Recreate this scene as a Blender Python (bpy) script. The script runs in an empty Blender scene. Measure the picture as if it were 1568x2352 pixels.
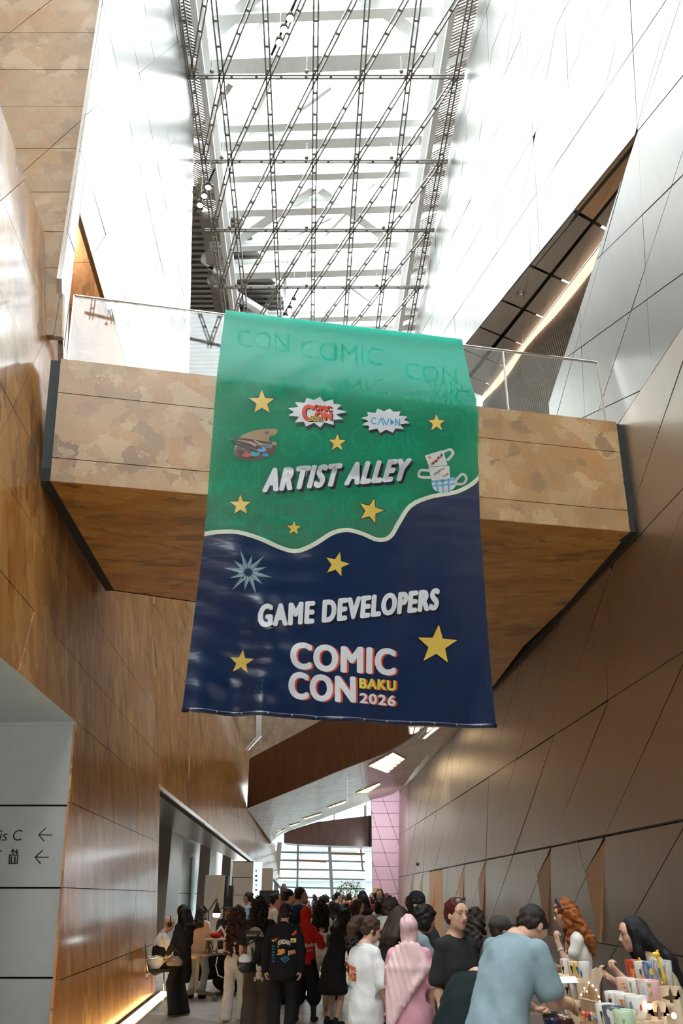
import bpy, bmesh, math, random
import numpy as np
from mathutils import Vector, Matrix
from mathutils.bvhtree import BVHTree
random.seed(7)
SC = bpy.context.scene
COL = SC.collection

# ------------------------------------------------------------------ camera, sky, exposure
FPX, CX, CY = 1829.0, 784.0, 1176.0           # focal length and centre in pixels of 1568 x 2352
PITCH, EYE = math.radians(25.75), 1.72
cam_d = bpy.data.cameras.new('camera')
cam = bpy.data.objects.new('camera', cam_d)
COL.objects.link(cam)
cam_d.sensor_fit = 'VERTICAL'
cam_d.sensor_height = 36.0
cam_d.lens = 36.0 * FPX / 2352.0
cam_d.clip_end = 500
cam.location = (0, 0, EYE)
cam.rotation_euler = (math.pi / 2 + PITCH, 0, 0)
SC.camera = cam

world = bpy.data.worlds.new('sky')
SC.world = world
world.use_nodes = True
bg = world.node_tree.nodes['Background']
bg.inputs[0].default_value = (0.93, 0.97, 1.0, 1)
bg.inputs[1].default_value = 12.5               # bright overcast sky

SC.view_settings.view_transform = 'Standard'
SC.view_settings.look = 'None'
SC.view_settings.gamma = 1
SC.view_settings.use_curve_mapping = False
SC.view_settings.exposure = 0.0

# ------------------------------------------------------------------ projection helpers (survey of the photo)
_c, _s = math.cos(PITCH), math.sin(PITCH)
O = np.array([0, 0, EYE])
def ray(px, py):
    a, b = (px - CX) / FPX, (CY - py) / FPX
    return np.array([a, _c - b * _s, _s + b * _c])
def atz(px, py, z):
    d = ray(px, py); return O + d * (z - EYE) / d[2]
def aty(px, py, y):
    d = ray(px, py); return O + d * y / d[1]
def onp(px, py, p, n):
    d = ray(px, py); return O + d * (np.dot(np.asarray(p) - O, n) / np.dot(d, n))

# ------------------------------------------------------------------ object helpers
def link(o, parent=None):
    COL.objects.link(o)
    if parent is not None: o.parent = parent
    return o
def mesh_of(name, V, Fc, mat=None, smooth=False):
    me = bpy.data.meshes.new(name)
    me.from_pydata([tuple(map(float, v)) for v in V], [], [tuple(f) for f in Fc])
    if mat is not None: me.materials.append(mat)
    if smooth: me.polygons.foreach_set('use_smooth', [True] * len(me.polygons))
    me.update()
    return me
def obj(name, V, Fc, mat, parent=None, smooth=False):
    return link(bpy.data.objects.new(name, mesh_of(name, V, Fc, mat, smooth)), parent)
def tag(o, label, cat, group=None, kind=None):
    if label: o['label'] = label
    if cat: o['category'] = cat
    if group: o['group'] = group
    if kind: o['kind'] = kind
    return o
def empty(name, loc=(0, 0, 0), rz=0.0):
    o = bpy.data.objects.new(name, None); COL.objects.link(o)
    o.location = loc; o.rotation_euler = (0, 0, rz); o.empty_display_size = .1
    return o
def copy_tree(o, parent=None):
    c = o.copy(); COL.objects.link(c)
    if parent is not None: c.parent = parent
    for ch in list(o.children): copy_tree(ch, c)
    return c

class MB:
    """collects simple solids and links them as one mesh object"""
    def __init__(self): self.V, self.F = [], []
    def add(self, V, Fc):
        k = len(self.V); self.V += [tuple(map(float, v)) for v in V]; self.F += [tuple(i + k for i in f) for f in Fc]; return self
    def prism(self, poly, d):
        """polygon (3D, any planar) extruded by vector d"""
        n = len(poly); P = [np.asarray(p, float) for p in poly]; d = np.asarray(d, float)
        V = P + [p + d for p in P]
        nn = np.zeros(3)
        for i in range(n): nn += np.cross(P[i], P[(i + 1) % n])
        fl = np.dot(nn, d) > 0
        a, b = list(range(n)), list(range(n, 2 * n))
        Fc = [a[::-1], b] if fl else [a, b[::-1]]
        for i in range(n):
            j = (i + 1) % n
            Fc.append((i, j, n + j, n + i) if fl else (j, i, n + i, n + j))
        return self.add(V, Fc)
    def box(self, c, s, rz=0.0, ax=None):
        c = np.asarray(c, float); hx, hy, hz = [k / 2 for k in s]
        cs, sn = math.cos(rz), math.sin(rz)
        ex, ey, ez = np.array([cs, sn, 0]), np.array([-sn, cs, 0]), np.array([0, 0, 1.])
        if ax is not None: ex, ey, ez = [np.asarray(k, float) for k in ax]
        poly = [c - ex * hx - ey * hy - ez * hz, c + ex * hx - ey * hy - ez * hz, c + ex * hx + ey * hy - ez * hz, c - ex * hx + ey * hy - ez * hz]
        return self.prism(poly, ez * 2 * hz)
    def beam(self, p, q, w, h, up=(0, 0, 1)):
        p, q = np.asarray(p, float), np.asarray(q, float); t = q - p; t /= np.linalg.norm(t)
        up = np.asarray(up, float)
        if abs(np.dot(t, up)) > .98: up = np.array([1., 0, 0])
        sd = np.cross(t, up); sd /= np.linalg.norm(sd); u = np.cross(sd, t)
        return self.prism([p - sd * w / 2 - u * h / 2, p + sd * w / 2 - u * h / 2, p + sd * w / 2 + u * h / 2, p - sd * w / 2 + u * h / 2], q - p)
    def ibeam(self, p, q, w, h, t=.03, up=(0, 0, 1)):
        up = np.asarray(up, float)
        self.beam(p, q, t, h, up)
        for s in (-1, 1): self.beam(np.asarray(p) + up * s * h / 2, np.asarray(q) + up * s * h / 2, w, t, up)
        return self
    def tube(self, pts, r, n=8, cap=True):
        pts = [np.asarray(p, float) for p in pts]; m = len(pts)
        rr = r if hasattr(r, '__len__') else [r] * m
        V, Fc = [], []; prev = None
        for i, p in enumerate(pts):
            t = pts[min(i + 1, m - 1)] - pts[max(i - 1, 0)]; t /= (np.linalg.norm(t) + 1e-9)
            a = prev if prev is not None else (np.array([0, 0, 1.]) if abs(t[2]) < .9 else np.array([1., 0, 0]))
            u = np.cross(t, a); u /= (np.linalg.norm(u) + 1e-9); w = np.cross(u, t); prev = w
            for k in range(n):
                an = 2 * math.pi * k / n; V.append(p + rr[i] * (u * math.cos(an) + w * math.sin(an)))
        for i in range(m - 1):
            for k in range(n):
                k2 = (k + 1) % n; Fc.append((i * n + k, i * n + k2, (i + 1) * n + k2, (i + 1) * n + k))
        if cap: Fc += [tuple(range(n))[::-1], tuple(range((m - 1) * n, m * n))]
        return self.add(V, Fc)
    def lathe(self, prof, c=(0, 0, 0), n=20, ax=None):
        c = np.asarray(c, float); ex, ey, ez = np.eye(3) if ax is None else [np.asarray(k, float) for k in ax]
        V, Fc = [], []; m = len(prof)
        for r, z in prof:
            for k in range(n):
                a = 2 * math.pi * k / n; V.append(c + ex * r * math.cos(a) + ey * r * math.sin(a) + ez * z)
        for i in range(m - 1):
            for k in range(n):
                k2 = (k + 1) % n; Fc.append((i * n + k, i * n + k2, (i + 1) * n + k2, (i + 1) * n + k))
        Fc += [tuple(range(n))[::-1], tuple(range((m - 1) * n, m * n))]
        return self.add(V, Fc)
    def ell(self, c, r, n=10, m=7, ax=None):
        prof = [(max(1e-4, math.sin(math.pi * i / m)), -math.cos(math.pi * i / m)) for i in range(m + 1)]
        E = np.eye(3) if ax is None else np.array([np.asarray(k, float) for k in ax])
        return self.lathe(prof, c, n, (E[0] * r[0], E[1] * r[1], E[2] * r[2]))
    def build(self, name, mat, parent=None, smooth=False):
        return obj(name, self.V, self.F, mat, parent, smooth)

# ------------------------------------------------------------------ materials
class NT:
    def __init__(self, name):
        self.m = bpy.data.materials.new(name); self.m.use_nodes = True
        self.t = self.m.node_tree; self.b = self.t.nodes['Principled BSDF']; self.out = self.t.nodes['Material Output']
    def n(self, typ, **kw):
        nd = self.t.nodes.new(typ)
        for k, v in kw.items():
            if k.startswith('i_'):
                key = k[2:]; key = int(key) if key.isdigit() else key.replace('_', ' ')
                nd.inputs[key].default_value = v
            else: setattr(nd, k, v)
        return nd
    def l(self, a, b): self.t.links.new(a, b)
    def coords(self, scale=(1, 1, 1), rot=(0, 0, 0), kind='Object'):
        tc = self.n('ShaderNodeTexCoord'); mp = self.n('ShaderNodeMapping')
        mp.inputs['Scale'].default_value = scale; mp.inputs['Rotation'].default_value = rot
        self.l(tc.outputs[kind], mp.inputs[0]); return mp.outputs[0]
    def noise(self, vec, scale, detail=4, rough=.55, dist=0.0):
        nd = self.n('ShaderNodeTexNoise'); nd.inputs['Scale'].default_value = scale; nd.inputs['Detail'].default_value = detail
        nd.inputs['Roughness'].default_value = rough; nd.inputs['Distortion'].default_value = dist
        self.l(vec, nd.inputs['Vector']); return nd.outputs['Fac']
    def ramp(self, fac, stops, interp='LINEAR'):
        nd = self.n('ShaderNodeValToRGB'); e = nd.color_ramp.elements; nd.color_ramp.interpolation = interp
        while len(e) < len(stops): e.new(.5)
        for k, (p, c) in enumerate(stops):
            e[k].position = p; e[k].color = (*c, 1) if hasattr(c, '__len__') else (c, c, c, 1)
        self.l(fac, nd.inputs[0]); return nd.outputs[0]
    def mix(self, fac, a, b, mode='MIX'):
        nd = self.n('ShaderNodeMix', data_type='RGBA', blend_type=mode)
        for s, v in ((0, fac), (6, a), (7, b)):
            if hasattr(v, 'is_linked') or hasattr(v, 'links'): self.l(v, nd.inputs[s])
            else: nd.inputs[s].default_value = v if not hasattr(v, '__len__') else (*v, 1)[:4]
        return nd.outputs[2]
    def bump(self, h, strength=.2, dist=.01):
        nd = self.n('ShaderNodeBump'); nd.inputs['Strength'].default_value = strength; nd.inputs['Distance'].default_value = dist
        self.l(h, nd.inputs['Height']); self.l(nd.outputs[0], self.b.inputs['Normal'])
    def p(self, **kw):
        for k, v in kw.items():
            s = self.b.inputs[k.replace('_', ' ')]
            if hasattr(v, 'links'): self.l(v, s)
            elif hasattr(v, '__len__'): s.default_value = (*v, 1)[:len(s.default_value)]
            else: s.default_value = v
        return self.m
def lin(h):
    """sRGB 0-255 triple to linear"""
    return tuple((c / 255 / 12.92 if c / 255 <= .04045 else ((c / 255 + .055) / 1.055) ** 2.4) for c in h)
def plain(name, rgb, rough=.6, metal=0.0, var=.12, vs=6.0, **kw):
    """slightly mottled plain surface"""
    k = NT(name); v = k.coords(); f = k.noise(v, vs, 3)
    c = k.ramp(f, [(.3, tuple(x * (1 - var) for x in rgb)), (.7, tuple(min(1, x * (1 + var)) for x in rgb))])
    return k.p(Base_Color=c, Roughness=rough, Metallic=metal, **kw)
def emit(name, rgb, strength):
    k = NT(name); return k.p(Base_Color=(0, 0, 0), Emission_Color=rgb, Emission_Strength=strength)

def veneer(name, dark, mid, light, stretch=(1, 1, 1), rot=(0, 0, 0), rough=.3, coat=.5, size=2.2, edge=.10, seed=0.0, mixv=.75, ior=1.5):
    """burl veneer: overlapping cloudy patches with lobed outlines, each of its own shade, over a fine figured grain"""
    k = NT(name); v = k.coords(stretch, rot)
    off = k.n('ShaderNodeVectorMath', operation='ADD'); k.l(v, off.inputs[0]); off.inputs[1].default_value = (seed, seed * .7, seed * 1.3); v = off.outputs[0]
    def warp(amp, sc):
        nz = k.n('ShaderNodeTexNoise'); nz.inputs['Scale'].default_value = sc; nz.inputs['Detail'].default_value = 3; k.l(v, nz.inputs['Vector'])
        w = k.n('ShaderNodeVectorMath', operation='MULTIPLY_ADD'); k.l(nz.outputs['Color'], w.inputs[0]); w.inputs[1].default_value = (amp, amp, amp); k.l(v, w.inputs[2]); return w.outputs[0]
    def cells(vec, sc):
        vo = k.n('ShaderNodeTexVoronoi'); vo.inputs['Scale'].default_value = sc; k.l(vec, vo.inputs['Vector'])
        sp = k.n('ShaderNodeSeparateColor'); k.l(vo.outputs['Color'], sp.inputs[0]); return sp.outputs
    big, small = cells(warp(edge * 2.2, 9), size), cells(warp(edge * 1.6, 16), size * 2.3)
    lerp = lambda p, q, t: tuple(x + (y - x) * t for x, y in zip(p, q))
    warm = (mid[0] * 1.05, mid[1] * .88, mid[2] * .65)
    c1 = k.ramp(big[0], [(0, dark), (.10, lerp(dark, mid, .35)), (.2, warm), (.45, mid), (.7, lerp(mid, light, .35)), (1, light)])
    c2 = k.ramp(small[1], [(0, lerp(dark, mid, .15)), (.12, lerp(dark, mid, .5)), (.3, warm), (.6, mid), (1, light)])
    lo_f = k.noise(v, 1.1, 4, .6)
    c = k.mix(k.ramp(small[2], [(.42, 0), (.5, .85)]), c1, c2)
    c = k.mix(1 - mixv, c, mid)
    g0 = k.ramp(lo_f, [(.3, .82), (.7, 1.1)])
    c = k.mix(1.0, c, g0, 'MULTIPLY')
    wv = k.n('ShaderNodeTexWave'); wv.inputs['Scale'].default_value = 5; wv.inputs['Distortion'].default_value = 24; wv.inputs['Detail'].default_value = 3
    k.l(v, wv.inputs['Vector'])
    c = k.mix(.6, c, k.ramp(wv.outputs['Fac'], [(0, .90), (1, 1.06)]), 'MULTIPLY')
    return k.p(Base_Color=c, Roughness=rough, Coat_Weight=coat, Coat_Roughness=.13, Specular_IOR_Level=.5, Coat_IOR=ior)

def metal_panel(name, rgb, rough=.34, var=.03, stretch=(.6, .6, .05)):
    k = NT(name); v = k.coords(stretch); f = k.noise(v, 9, 3)
    c = k.ramp(f, [(.3, tuple(x * (1 - var) for x in rgb)), (.7, tuple(x * (1 + var) for x in rgb))])
    return k.p(Base_Color=c, Roughness=rough, Metallic=1.0)

M = {}
M['timber_left'] = veneer('left wall veneer', (.13, .05, .010), (.37, .155, .032), (.56, .29, .085), (1, 1, .30), rough=.34, coat=.5, size=2.9, ior=1.6, mixv=1.0, edge=.13)
M['timber_bridge'] = veneer('bridge veneer', (.15, .09, .045), (.34, .205, .095), (.43, .295, .155), (.9, .9, .9), rough=.45, coat=.1, size=2.0, seed=5, mixv=.8)
M['timber_soffit'] = veneer('soffit veneer', (.15, .05, .008), (.42, .18, .030), (.54, .27, .065), (.6, 1.5, 1), rough=.4, coat=.12, size=2.2, seed=9, mixv=.8)
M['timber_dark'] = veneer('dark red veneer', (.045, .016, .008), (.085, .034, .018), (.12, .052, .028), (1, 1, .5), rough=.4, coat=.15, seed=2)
M['timber_set'] = veneer('set back veneer', (.20, .135, .085), (.33, .225, .135), (.42, .31, .205), (1, 1, 1), rough=.45, coat=.1, size=1.6, seed=14, mixv=.7)
M['right_metal'] = metal_panel('champagne metal', (.44, .375, .31), .38)
M['right_metal_lit'] = metal_panel('champagne metal lit', (.50, .49, .47), .33)  # same metal as the lower wall, skylight brightness put into the colour
M['left_silver_sheen'] = metal_panel('silver sheen', (.42, .41, .395), .26, stretch=(.9, .9, .03))  # white sky reflection of the veneer wall put in as silver metal
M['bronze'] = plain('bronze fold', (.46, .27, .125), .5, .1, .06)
M['gap'] = plain('dark joint', (.012, .010, .008), .8)
M['reveal'] = plain('dark green reveal', (.010, .016, .014), .7)
M['sign_white'] = plain('pale enamel panel', (.50, .545, .55), .32, .15, .03)
M['sign_black'] = plain('sign black', (.015, .022, .024), .5)
M['beige_door'] = plain('beige panel', (.36, .29, .225), .45, .1, .05)
M['grey_col'] = plain('grey pilaster', (.33, .31, .28), .4, .4, .05)
M['arcade_metal'] = metal_panel('arcade silver', (.62, .60, .56), .28, .15, (3, 3, .15))
M['pink_lit_wall'] = plain('lilac lit panel', (.62, .43, .53), .5, .1, .03)  # lilac of the lighting is put into the panel colour
M['steel'] = plain('painted steel', (.78, .80, .79), .45, .2, .04)
M['steel_dark'] = plain('dark steel', (.25, .24, .22), .4, .6, .06)
M['chrome'] = plain('brushed steel rail', (.70, .68, .64), .22, 1.0, .04)
M['black'] = plain('black plastic', (.012, .012, .013), .5)
M['white'] = plain('white paint', (.78, .77, .74), .5, 0, .04)
def glass_mat(name, tint=(.95, .98, .97), rough=.02):
    k = NT(name); t = k.t
    tr = t.nodes.new('ShaderNodeBsdfTransparent'); tr.inputs[0].default_value = (*tint, 1)
    gl = t.nodes.new('ShaderNodeBsdfGlossy'); gl.inputs['Roughness'].default_value = rough
    lw = t.nodes.new('ShaderNodeLayerWeight'); lw.inputs[0].default_value = .5
    pw = t.nodes.new('ShaderNodeMath'); pw.operation = 'POWER'; pw.inputs[1].default_value = 4.0; k.l(lw.outputs['Facing'], pw.inputs[0])
    fr = t.nodes.new('ShaderNodeMath'); fr.operation = 'MULTIPLY_ADD'; fr.inputs[1].default_value = .85; fr.inputs[2].default_value = .05; k.l(pw.outputs[0], fr.inputs[0])
    mx = t.nodes.new('ShaderNodeMixShader')
    k.l(fr.outputs[0], mx.inputs[0]); k.l(tr.outputs[0], mx.inputs[1]); k.l(gl.outputs[0], mx.inputs[2]); k.l(mx.outputs[0], k.out.inputs[0])
    return k.m
M['glass'] = glass_mat('clear glass')
M['facade_glass'] = glass_mat('sun control glass', (.68, .75, .76))
M['roof_glass'] = glass_mat('roof glass', (.97, .985, .98))
M['lamp_glow'] = emit('lamp glow', (1.0, .72, .42), 14)
M['strip_glow'] = emit('strip glow', (1.0, .66, .42), 1.8)
M['floor_glow'] = emit('floor strip glow', (1.0, .66, .22), 9)
M['slot_glow'] = emit('slot glow', (1.0, .80, .52), 7)
M['louvre'] = plain('louvre', (.7, .62, .48), .3, .8)

# ------------------------------------------------------------------ polygon tools
def area(p):
    return .5 * sum(p[i][0] * p[(i + 1) % len(p)][1] - p[(i + 1) % len(p)][0] * p[i][1] for i in range(len(p)))
def clip(poly, a, b, c):
    """part of a convex polygon with a*u + b*v >= c"""
    out = []
    for i in range(len(poly)):
        p, q = poly[i], poly[(i + 1) % len(poly)]
        dp, dq = a * p[0] + b * p[1] - c, a * q[0] + b * q[1] - c
        if dp >= 0: out.append(p)
        if (dp > 0) != (dq > 0) and dp != dq:
            t = dp / (dp - dq); out.append((p[0] + t * (q[0] - p[0]), p[1] + t * (q[1] - p[1])))
    return out
def ok(p): return len(p) >= 3 and abs(area(p)) > .004
def split(polys, a, b, c):
    out = []
    for p in polys:
        for s in (1, -1):
            r = clip(p, s * a, s * b, s * c)
            if ok(r): out.append(r)
    return out
def family(polys, a, b, cs):
    for c in cs: polys = split(polys, a, b, c)
    return polys
def inset(poly, d):
    if area(poly) < 0: poly = poly[::-1]
    res = poly
    for i in range(len(poly)):
        p, q = poly[i], poly[(i + 1) % len(poly)]
        e = (q[0] - p[0], q[1] - p[1]); L = math.hypot(*e)
        if L < 1e-6: continue
        a, b = -e[1] / L, e[0] / L
        res = clip(res, a, b, a * p[0] + b * p[1] + d)
        if len(res) < 3: return []
    return res
def carve(polys, hole):
    """remove a convex hole from convex polygons"""
    if area(hole) < 0: hole = hole[::-1]
    out = []
    for p in polys:
        rest = p
        for i in range(len(hole)):
            a0, b0 = hole[i], hole[(i + 1) % len(hole)]
            e = (b0[0] - a0[0], b0[1] - a0[1]); a, b = -e[1], e[0]; c = a * a0[0] + b * a0[1]
            o = clip(rest, -a, -b, -c)
            if ok(o): out.append(o)
            rest = clip(rest, a, b, c)
            if not ok(rest): break
    return out

def hull(pts):
    pts = sorted(set((round(a, 5), round(b, 5)) for a, b in pts)); lo, hi = [], []
    for src, dst in ((pts, lo), (pts[::-1], hi)):
        for p in src:
            while len(dst) > 1 and (dst[-1][0] - dst[-2][0]) * (p[1] - dst[-2][1]) - (dst[-1][1] - dst[-2][1]) * (p[0] - dst[-2][0]) <= 0: dst.pop()
            dst.append(p)
    return lo[:-1] + hi[:-1]

class Wall:
    """plane through p0 with unit-like directions e1 (u) and e2 (v); n points into the hall"""
    def __init__(s, p0, e1, e2, inward):
        s.p0, s.e1, s.e2 = [np.asarray(k, float) for k in (p0, e1, e2)]
        n = np.cross(s.e1, s.e2); n /= np.linalg.norm(n)
        s.n = n if np.dot(n, inward) > 0 else -n
    def P(s, u, v, d=0.0): return s.p0 + s.e1 * u + s.e2 * v + s.n * d
    def uv(s, px, py):
        q = onp(px, py, s.p0, s.n) - s.p0
        A = np.array([s.e1, s.e2]).T
        return tuple(np.linalg.lstsq(A, q, rcond=None)[0])
    def panels(s, name, polys, mat, parent, gap=.012, thick=.03, wob=.004, n0=0.0):
        for p in polys:
            r = inset(p, gap / 2)
            if not ok(r): continue
            a, b, c = [random.uniform(-1, 1) * wob for _ in range(3)]
            cu = sum(q[0] for q in r) / len(r); cv = sum(q[1] for q in r) / len(r)
            pts = [s.P(u, v, n0 + c + a * (u - cu) + b * (v - cv)) for u, v in r]
            MB().prism(pts, -s.n * thick).build(name, mat, parent)
    def sheet(s, name, polys, mat, parent=None, d=-.06, thick=.12):
        m = MB()
        for p in polys: m.prism([s.P(u, v, d) for u, v in p], -s.n * thick)
        return m.build(name, mat, parent)

XP = (1, 0, 0); XM = (-1, 0, 0)
# planes (u is metres along the hall = world Y, v is height = world Z)
WL = Wall((-4.11 + .072 * 9.6 + .16 * 6.82, 0, 0), (-.072, 1, 0), (-.16, 0, 1), XP)          # near left wall, leans outwards
WLF = Wall((-4.90 + .16 * 6.82, 0, 0), (0, 1, 0), (-.16, 0, 1), XP)                          # far left wall
WLU = Wall((-4.46 + .04 * 9.5 - .0 * 10.3, 0, 0), (-.04, 1, 0), (.004, 0, 1), XP)            # upper left wall, sky reflection put in as metal
WR = Wall((4.59 + .042 * 11.29 - .043 * 6.82, 0, 0), (-.042, 1, 0), (.043, 0, 1), XM)        # lower right wall
WRU = Wall((4.679 + .042 * 11.29 + .048 * 8.9, 0, 0), (-.042, 1, 0), (-.048, 0, 1), XM)     # upper right wall, leans inwards
YB = -24.0                                                                                   # hall goes on behind the camera

# ------------------------------------------------------------------ floor
fl = MB().box((0, 28, -.11), (22, 78, .2)).build('floor', M['gap'])
tag(fl, None, None, kind='structure')
fl['label'] = 'polished pale stone floor of the hall'
def stone(name, c0, c1, c2, rough):
    k = NT(name); v = k.coords(); n1 = k.noise(v, 1.1, 6, .6, .6); n2 = k.noise(v, 14, 4, .6)
    c = k.ramp(n1, [(.3, c0), (.5, c1), (.7, c2)]); g = k.ramp(n2, [(.3, .86), (.7, 1.06)])
    c = k.mix(.8, c, g, 'MULTIPLY')
    return k.p(Base_Color=c, Roughness=rough, Coat_Weight=.12, Coat_Roughness=.1)
M['stone_a'] = stone('pale stone', (.42, .39, .35), (.52, .49, .45), (.60, .57, .53), .30)
M['stone_b'] = stone('darker stone', (.27, .245, .21), (.34, .31, .275), (.42, .39, .35), .30)
MB().box((0, 5, -.006), (22, 12, .01)).build('paving', M['stone_a'], fl)
MB().box((0, 48.5, -.006), (22, 37, .01)).build('paving', M['stone_a'], fl)
tw = 1.35
for i in range(-6, 6):
    for j in range(14):
        x0, y0 = i * tw, 11.02 + j * tw
        sq = [(x0, y0), (x0 + tw, y0), (x0 + tw, y0 + tw), (x0, y0 + tw)]
        diag = ((i + j) % 3 == 0)
        polys = [sq] if not diag else [[sq[0], sq[1], sq[3]], [sq[1], sq[2], sq[3]]]
        for k, p in enumerate(polys):
            r = inset(p, .003)
            dark = ((i * 2 + j * 3) % 7 in (0, 3)) if not diag else (k == (i % 2))
            MB().prism([(x, y, 0) for x, y in r], (0, 0, -.015)).build('stone_tile', M['stone_b' if dark else 'stone_a'], fl)

# ------------------------------------------------------------------ left wall (veneer, leaning)
zsl = WL.uv(270, 1740)[1] + .13
wl = WL.sheet('wall_left', [[(YB, zsl), (20.6, zsl), (20.6, 10.15), (YB, 10.15)], [(13.2, 10.15), (20.6, 10.15), (20.6, 12.75), (13.2, 12.75)], [(11.75, 0), (16.9, 0), (19.9, zsl), (11.75, zsl)]], M['gap'])
tag(wl, None, None, kind='structure'); wl['label'] = 'near left wall clad in glossy brown burl veneer panels'
ends = [WL.uv(174, 1672), WL.uv(128, 2352), WL.uv(357, 2300), WL.uv(368, 1835)]
levels = [WL.uv(x, y)[1] for x, y in ((265, 1890), (250, 2043), (250, 2208))]
ztop = WL.uv(100, 525)[1]
zsill = WL.uv(270, 1740)[1]
up = [(2.0, zsill), (20.6, zsill), (20.6, ztop), (2.0, ztop)]
hz = [WL.uv(*q)[1] for q in ((40, 1357), (100, 1242), (50, 972), (41, 758), (110, 722))]
polys = family([up], 0, 1, hz) + family([[(13.2, ztop), (20.6, ztop), (20.6, 12.8), (13.2, 12.8)]], 0, 1, [11.2, 12.2])
s_r = 1.5                                                   # rising diagonals
c0 = WL.uv(30, 937)
polys = family(polys, -s_r, 1, [c0[1] - s_r * c0[0] + k * s_r * 2.55 for k in range(-8, 6)])
WL.panels('panel', polys, M['timber_left'], wl, .010, wob=.0015)
lowp = [ends[0], (ends[1][0] - .35, 0.0), (WL.uv(357, 2298)[0], 0.02), (ends[3][0], zsill), (ends[0][0], zsill)]
lowh = hull(lowp)
polys = family([lowh], 0, 1, levels)
c1 = WL.uv(213, 1872); sl = (WL.uv(245, 1735)[1] - WL.uv(184, 2040)[1]) / (WL.uv(245, 1735)[0] - WL.uv(184, 2040)[0])
polys = family(polys, -sl, 1, [c1[1] - sl * c1[0] + k * sl * 2.4 for k in range(-3, 3)])
WL.panels('panel', polys, M['timber_left'], wl, .010, wob=.0015)
# end return of the timber wall, into the arcade
q0, q1 = WL.P(*lowp[2]), WL.P(*lowp[3])
MB().prism([q0, q1, q1 + (-2.2, .25, 0), q0 + (-2.2, .25, 0)], (0, -.05, 0)).build('panel', M['timber_left'], wl)
# light cove at the foot
f0, f1 = WL.P(8.0, 0), WL.P(WL.uv(357, 2298)[0], 0)
dirf = (f1 - f0) / np.linalg.norm(f1 - f0)
cove = MB()
cove.prism([f0 + (.05, 0, .006), f1 + (.05, .3, .006), f1 + (.26, .3, .006), f0 + (.26, 0, .006)], (0, 0, .012))
fs = cove.build('floor_light', M['floor_glow']); tag(fs, 'warm strip light glowing in the floor along the timber wall foot', 'light strip')
MB().prism([f0 + (.26, 0, .004), f1 + (.26, .3, .004), f1 + (.30, .3, .004), f0 + (.30, 0, .004)], (0, 0, .016)).build('edge_trim', M['chrome'], fs)
MB().prism([f0 + (.0, 0, .004), f1 + (.0, .3, .004), f1 + (.05, .3, .004), f0 + (.05, 0, .004)], (0, 0, .016)).build('edge_trim', M['black'], fs)

# sign bay let into the near left wall
YS = float(WL.P(*ends[0])[1])
sx = float(WL.P(*ends[1])[0]) - .12
zs = [aty(60, y, YS)[2] for y in (1668, 1850, 2039, 2246)]
sgn = MB().prism([(-9, YS + .06, 0), (sx - .0, YS + .06, 0), (sx - .66, YS + .06, 3.85), (-9, YS + .06, 3.85)], (0, .1, 0)).build('wall_sign_bay', M['gap']); sgn['kind'] = 'structure'
sgn['label'] = 'pale enamel sign panels set in a bay of the left wall'
tops = [zs[0], zs[1], zs[2], zs[3], 0.0]
for k in range(4):
    zt, zb = tops[k] - (.0 if k == 0 else .012), tops[k + 1] + .012
    rx = lambda z: float(aty(174 - 46 * (1672 - 1672) / 680, 1672, YS)[0]) + (z - zs[0]) * (aty(174, 1672, YS)[0] - aty(128, 2352, YS)[0]) / (zs[0] - aty(128, 2352, YS)[2])
    MB().prism([(-9, YS, zb), (rx(zb), YS, zb), (rx(zt), YS, zt), (-9, YS, zt)], (0, .05, 0)).build('panel', M['sign_white'], sgn)
za, zb_ = WL.P(0, zsill), None
MB().prism([WL.P(3, zsill, -.01), WL.P(ends[0][0], zsill, -.01), (float(aty(174, 1672, YS)[0]), YS, zs[0] + .003), (-9, YS, zs[0] + .003), (-9, 3, zs[0] + .1)], (0, 0, .03)).build('soffit_panel', M['sign_white'], sgn)
# writing on the sign
SGN = Wall((0, YS - .004, 0), (1, 0, 0), (0, 0, 1), (0, -1, 0))
def text_mesh(txt, bold=0.0, shear=0.0, spacing=1.0, res=4):
    cu = bpy.data.curves.new('t', 'FONT'); cu.body = txt; cu.offset = bold; cu.shear = shear; cu.space_character = spacing
    cu.resolution_u = res; cu.fill_mode = 'FRONT'
    o = bpy.data.objects.new('t', cu); COL.objects.link(o)
    dg = bpy.context.evaluated_depsgraph_get(); dg.update()
    me = bpy.data.meshes.new_from_object(o.evaluated_get(dg))
    bpy.data.objects.remove(o); bpy.data.curves.remove(cu)
    V = np.array([v.co[:2] for v in me.vertices]).reshape(-1, 2); Fc = [tuple(p.vertices) for p in me.polygons]
    bpy.data.meshes.remove(me)
    lo, hi = V.min(0), V.max(0)
    return (V - lo) / (hi - lo), Fc, (hi - lo)
def text_on(W, name, txt, quad, mat, parent, d=.003, **kw):
    """quad: pixel corners bl, br, tr, tl of the ink box in the photo, taken onto the wall plane"""
    V, Fc, _ = text_mesh(txt, **kw)
    Q = [np.array(W.uv(*q)) for q in quad]
    P = [Q[0] * (1 - a) * (1 - b) + Q[1] * a * (1 - b) + Q[2] * a * b + Q[3] * (1 - a) * b for a, b in V]
    return obj(name, [W.P(u, v, d) for u, v in P], Fc, mat, parent)
text_on(SGN, 'lettering', 'Ofis C', [(-38, 1932), (51, 1931), (52, 1906), (-34, 1906)], M['sign_black'], sgn, shear=.12)
MB().prism([SGN.P(*SGN.uv(*q), .003) for q in ((-4, 1953), (4, 1953), (4, 1956), (-4, 1956))], (0, .001, 0)).build('lettering', M['sign_black'], sgn)
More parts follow.
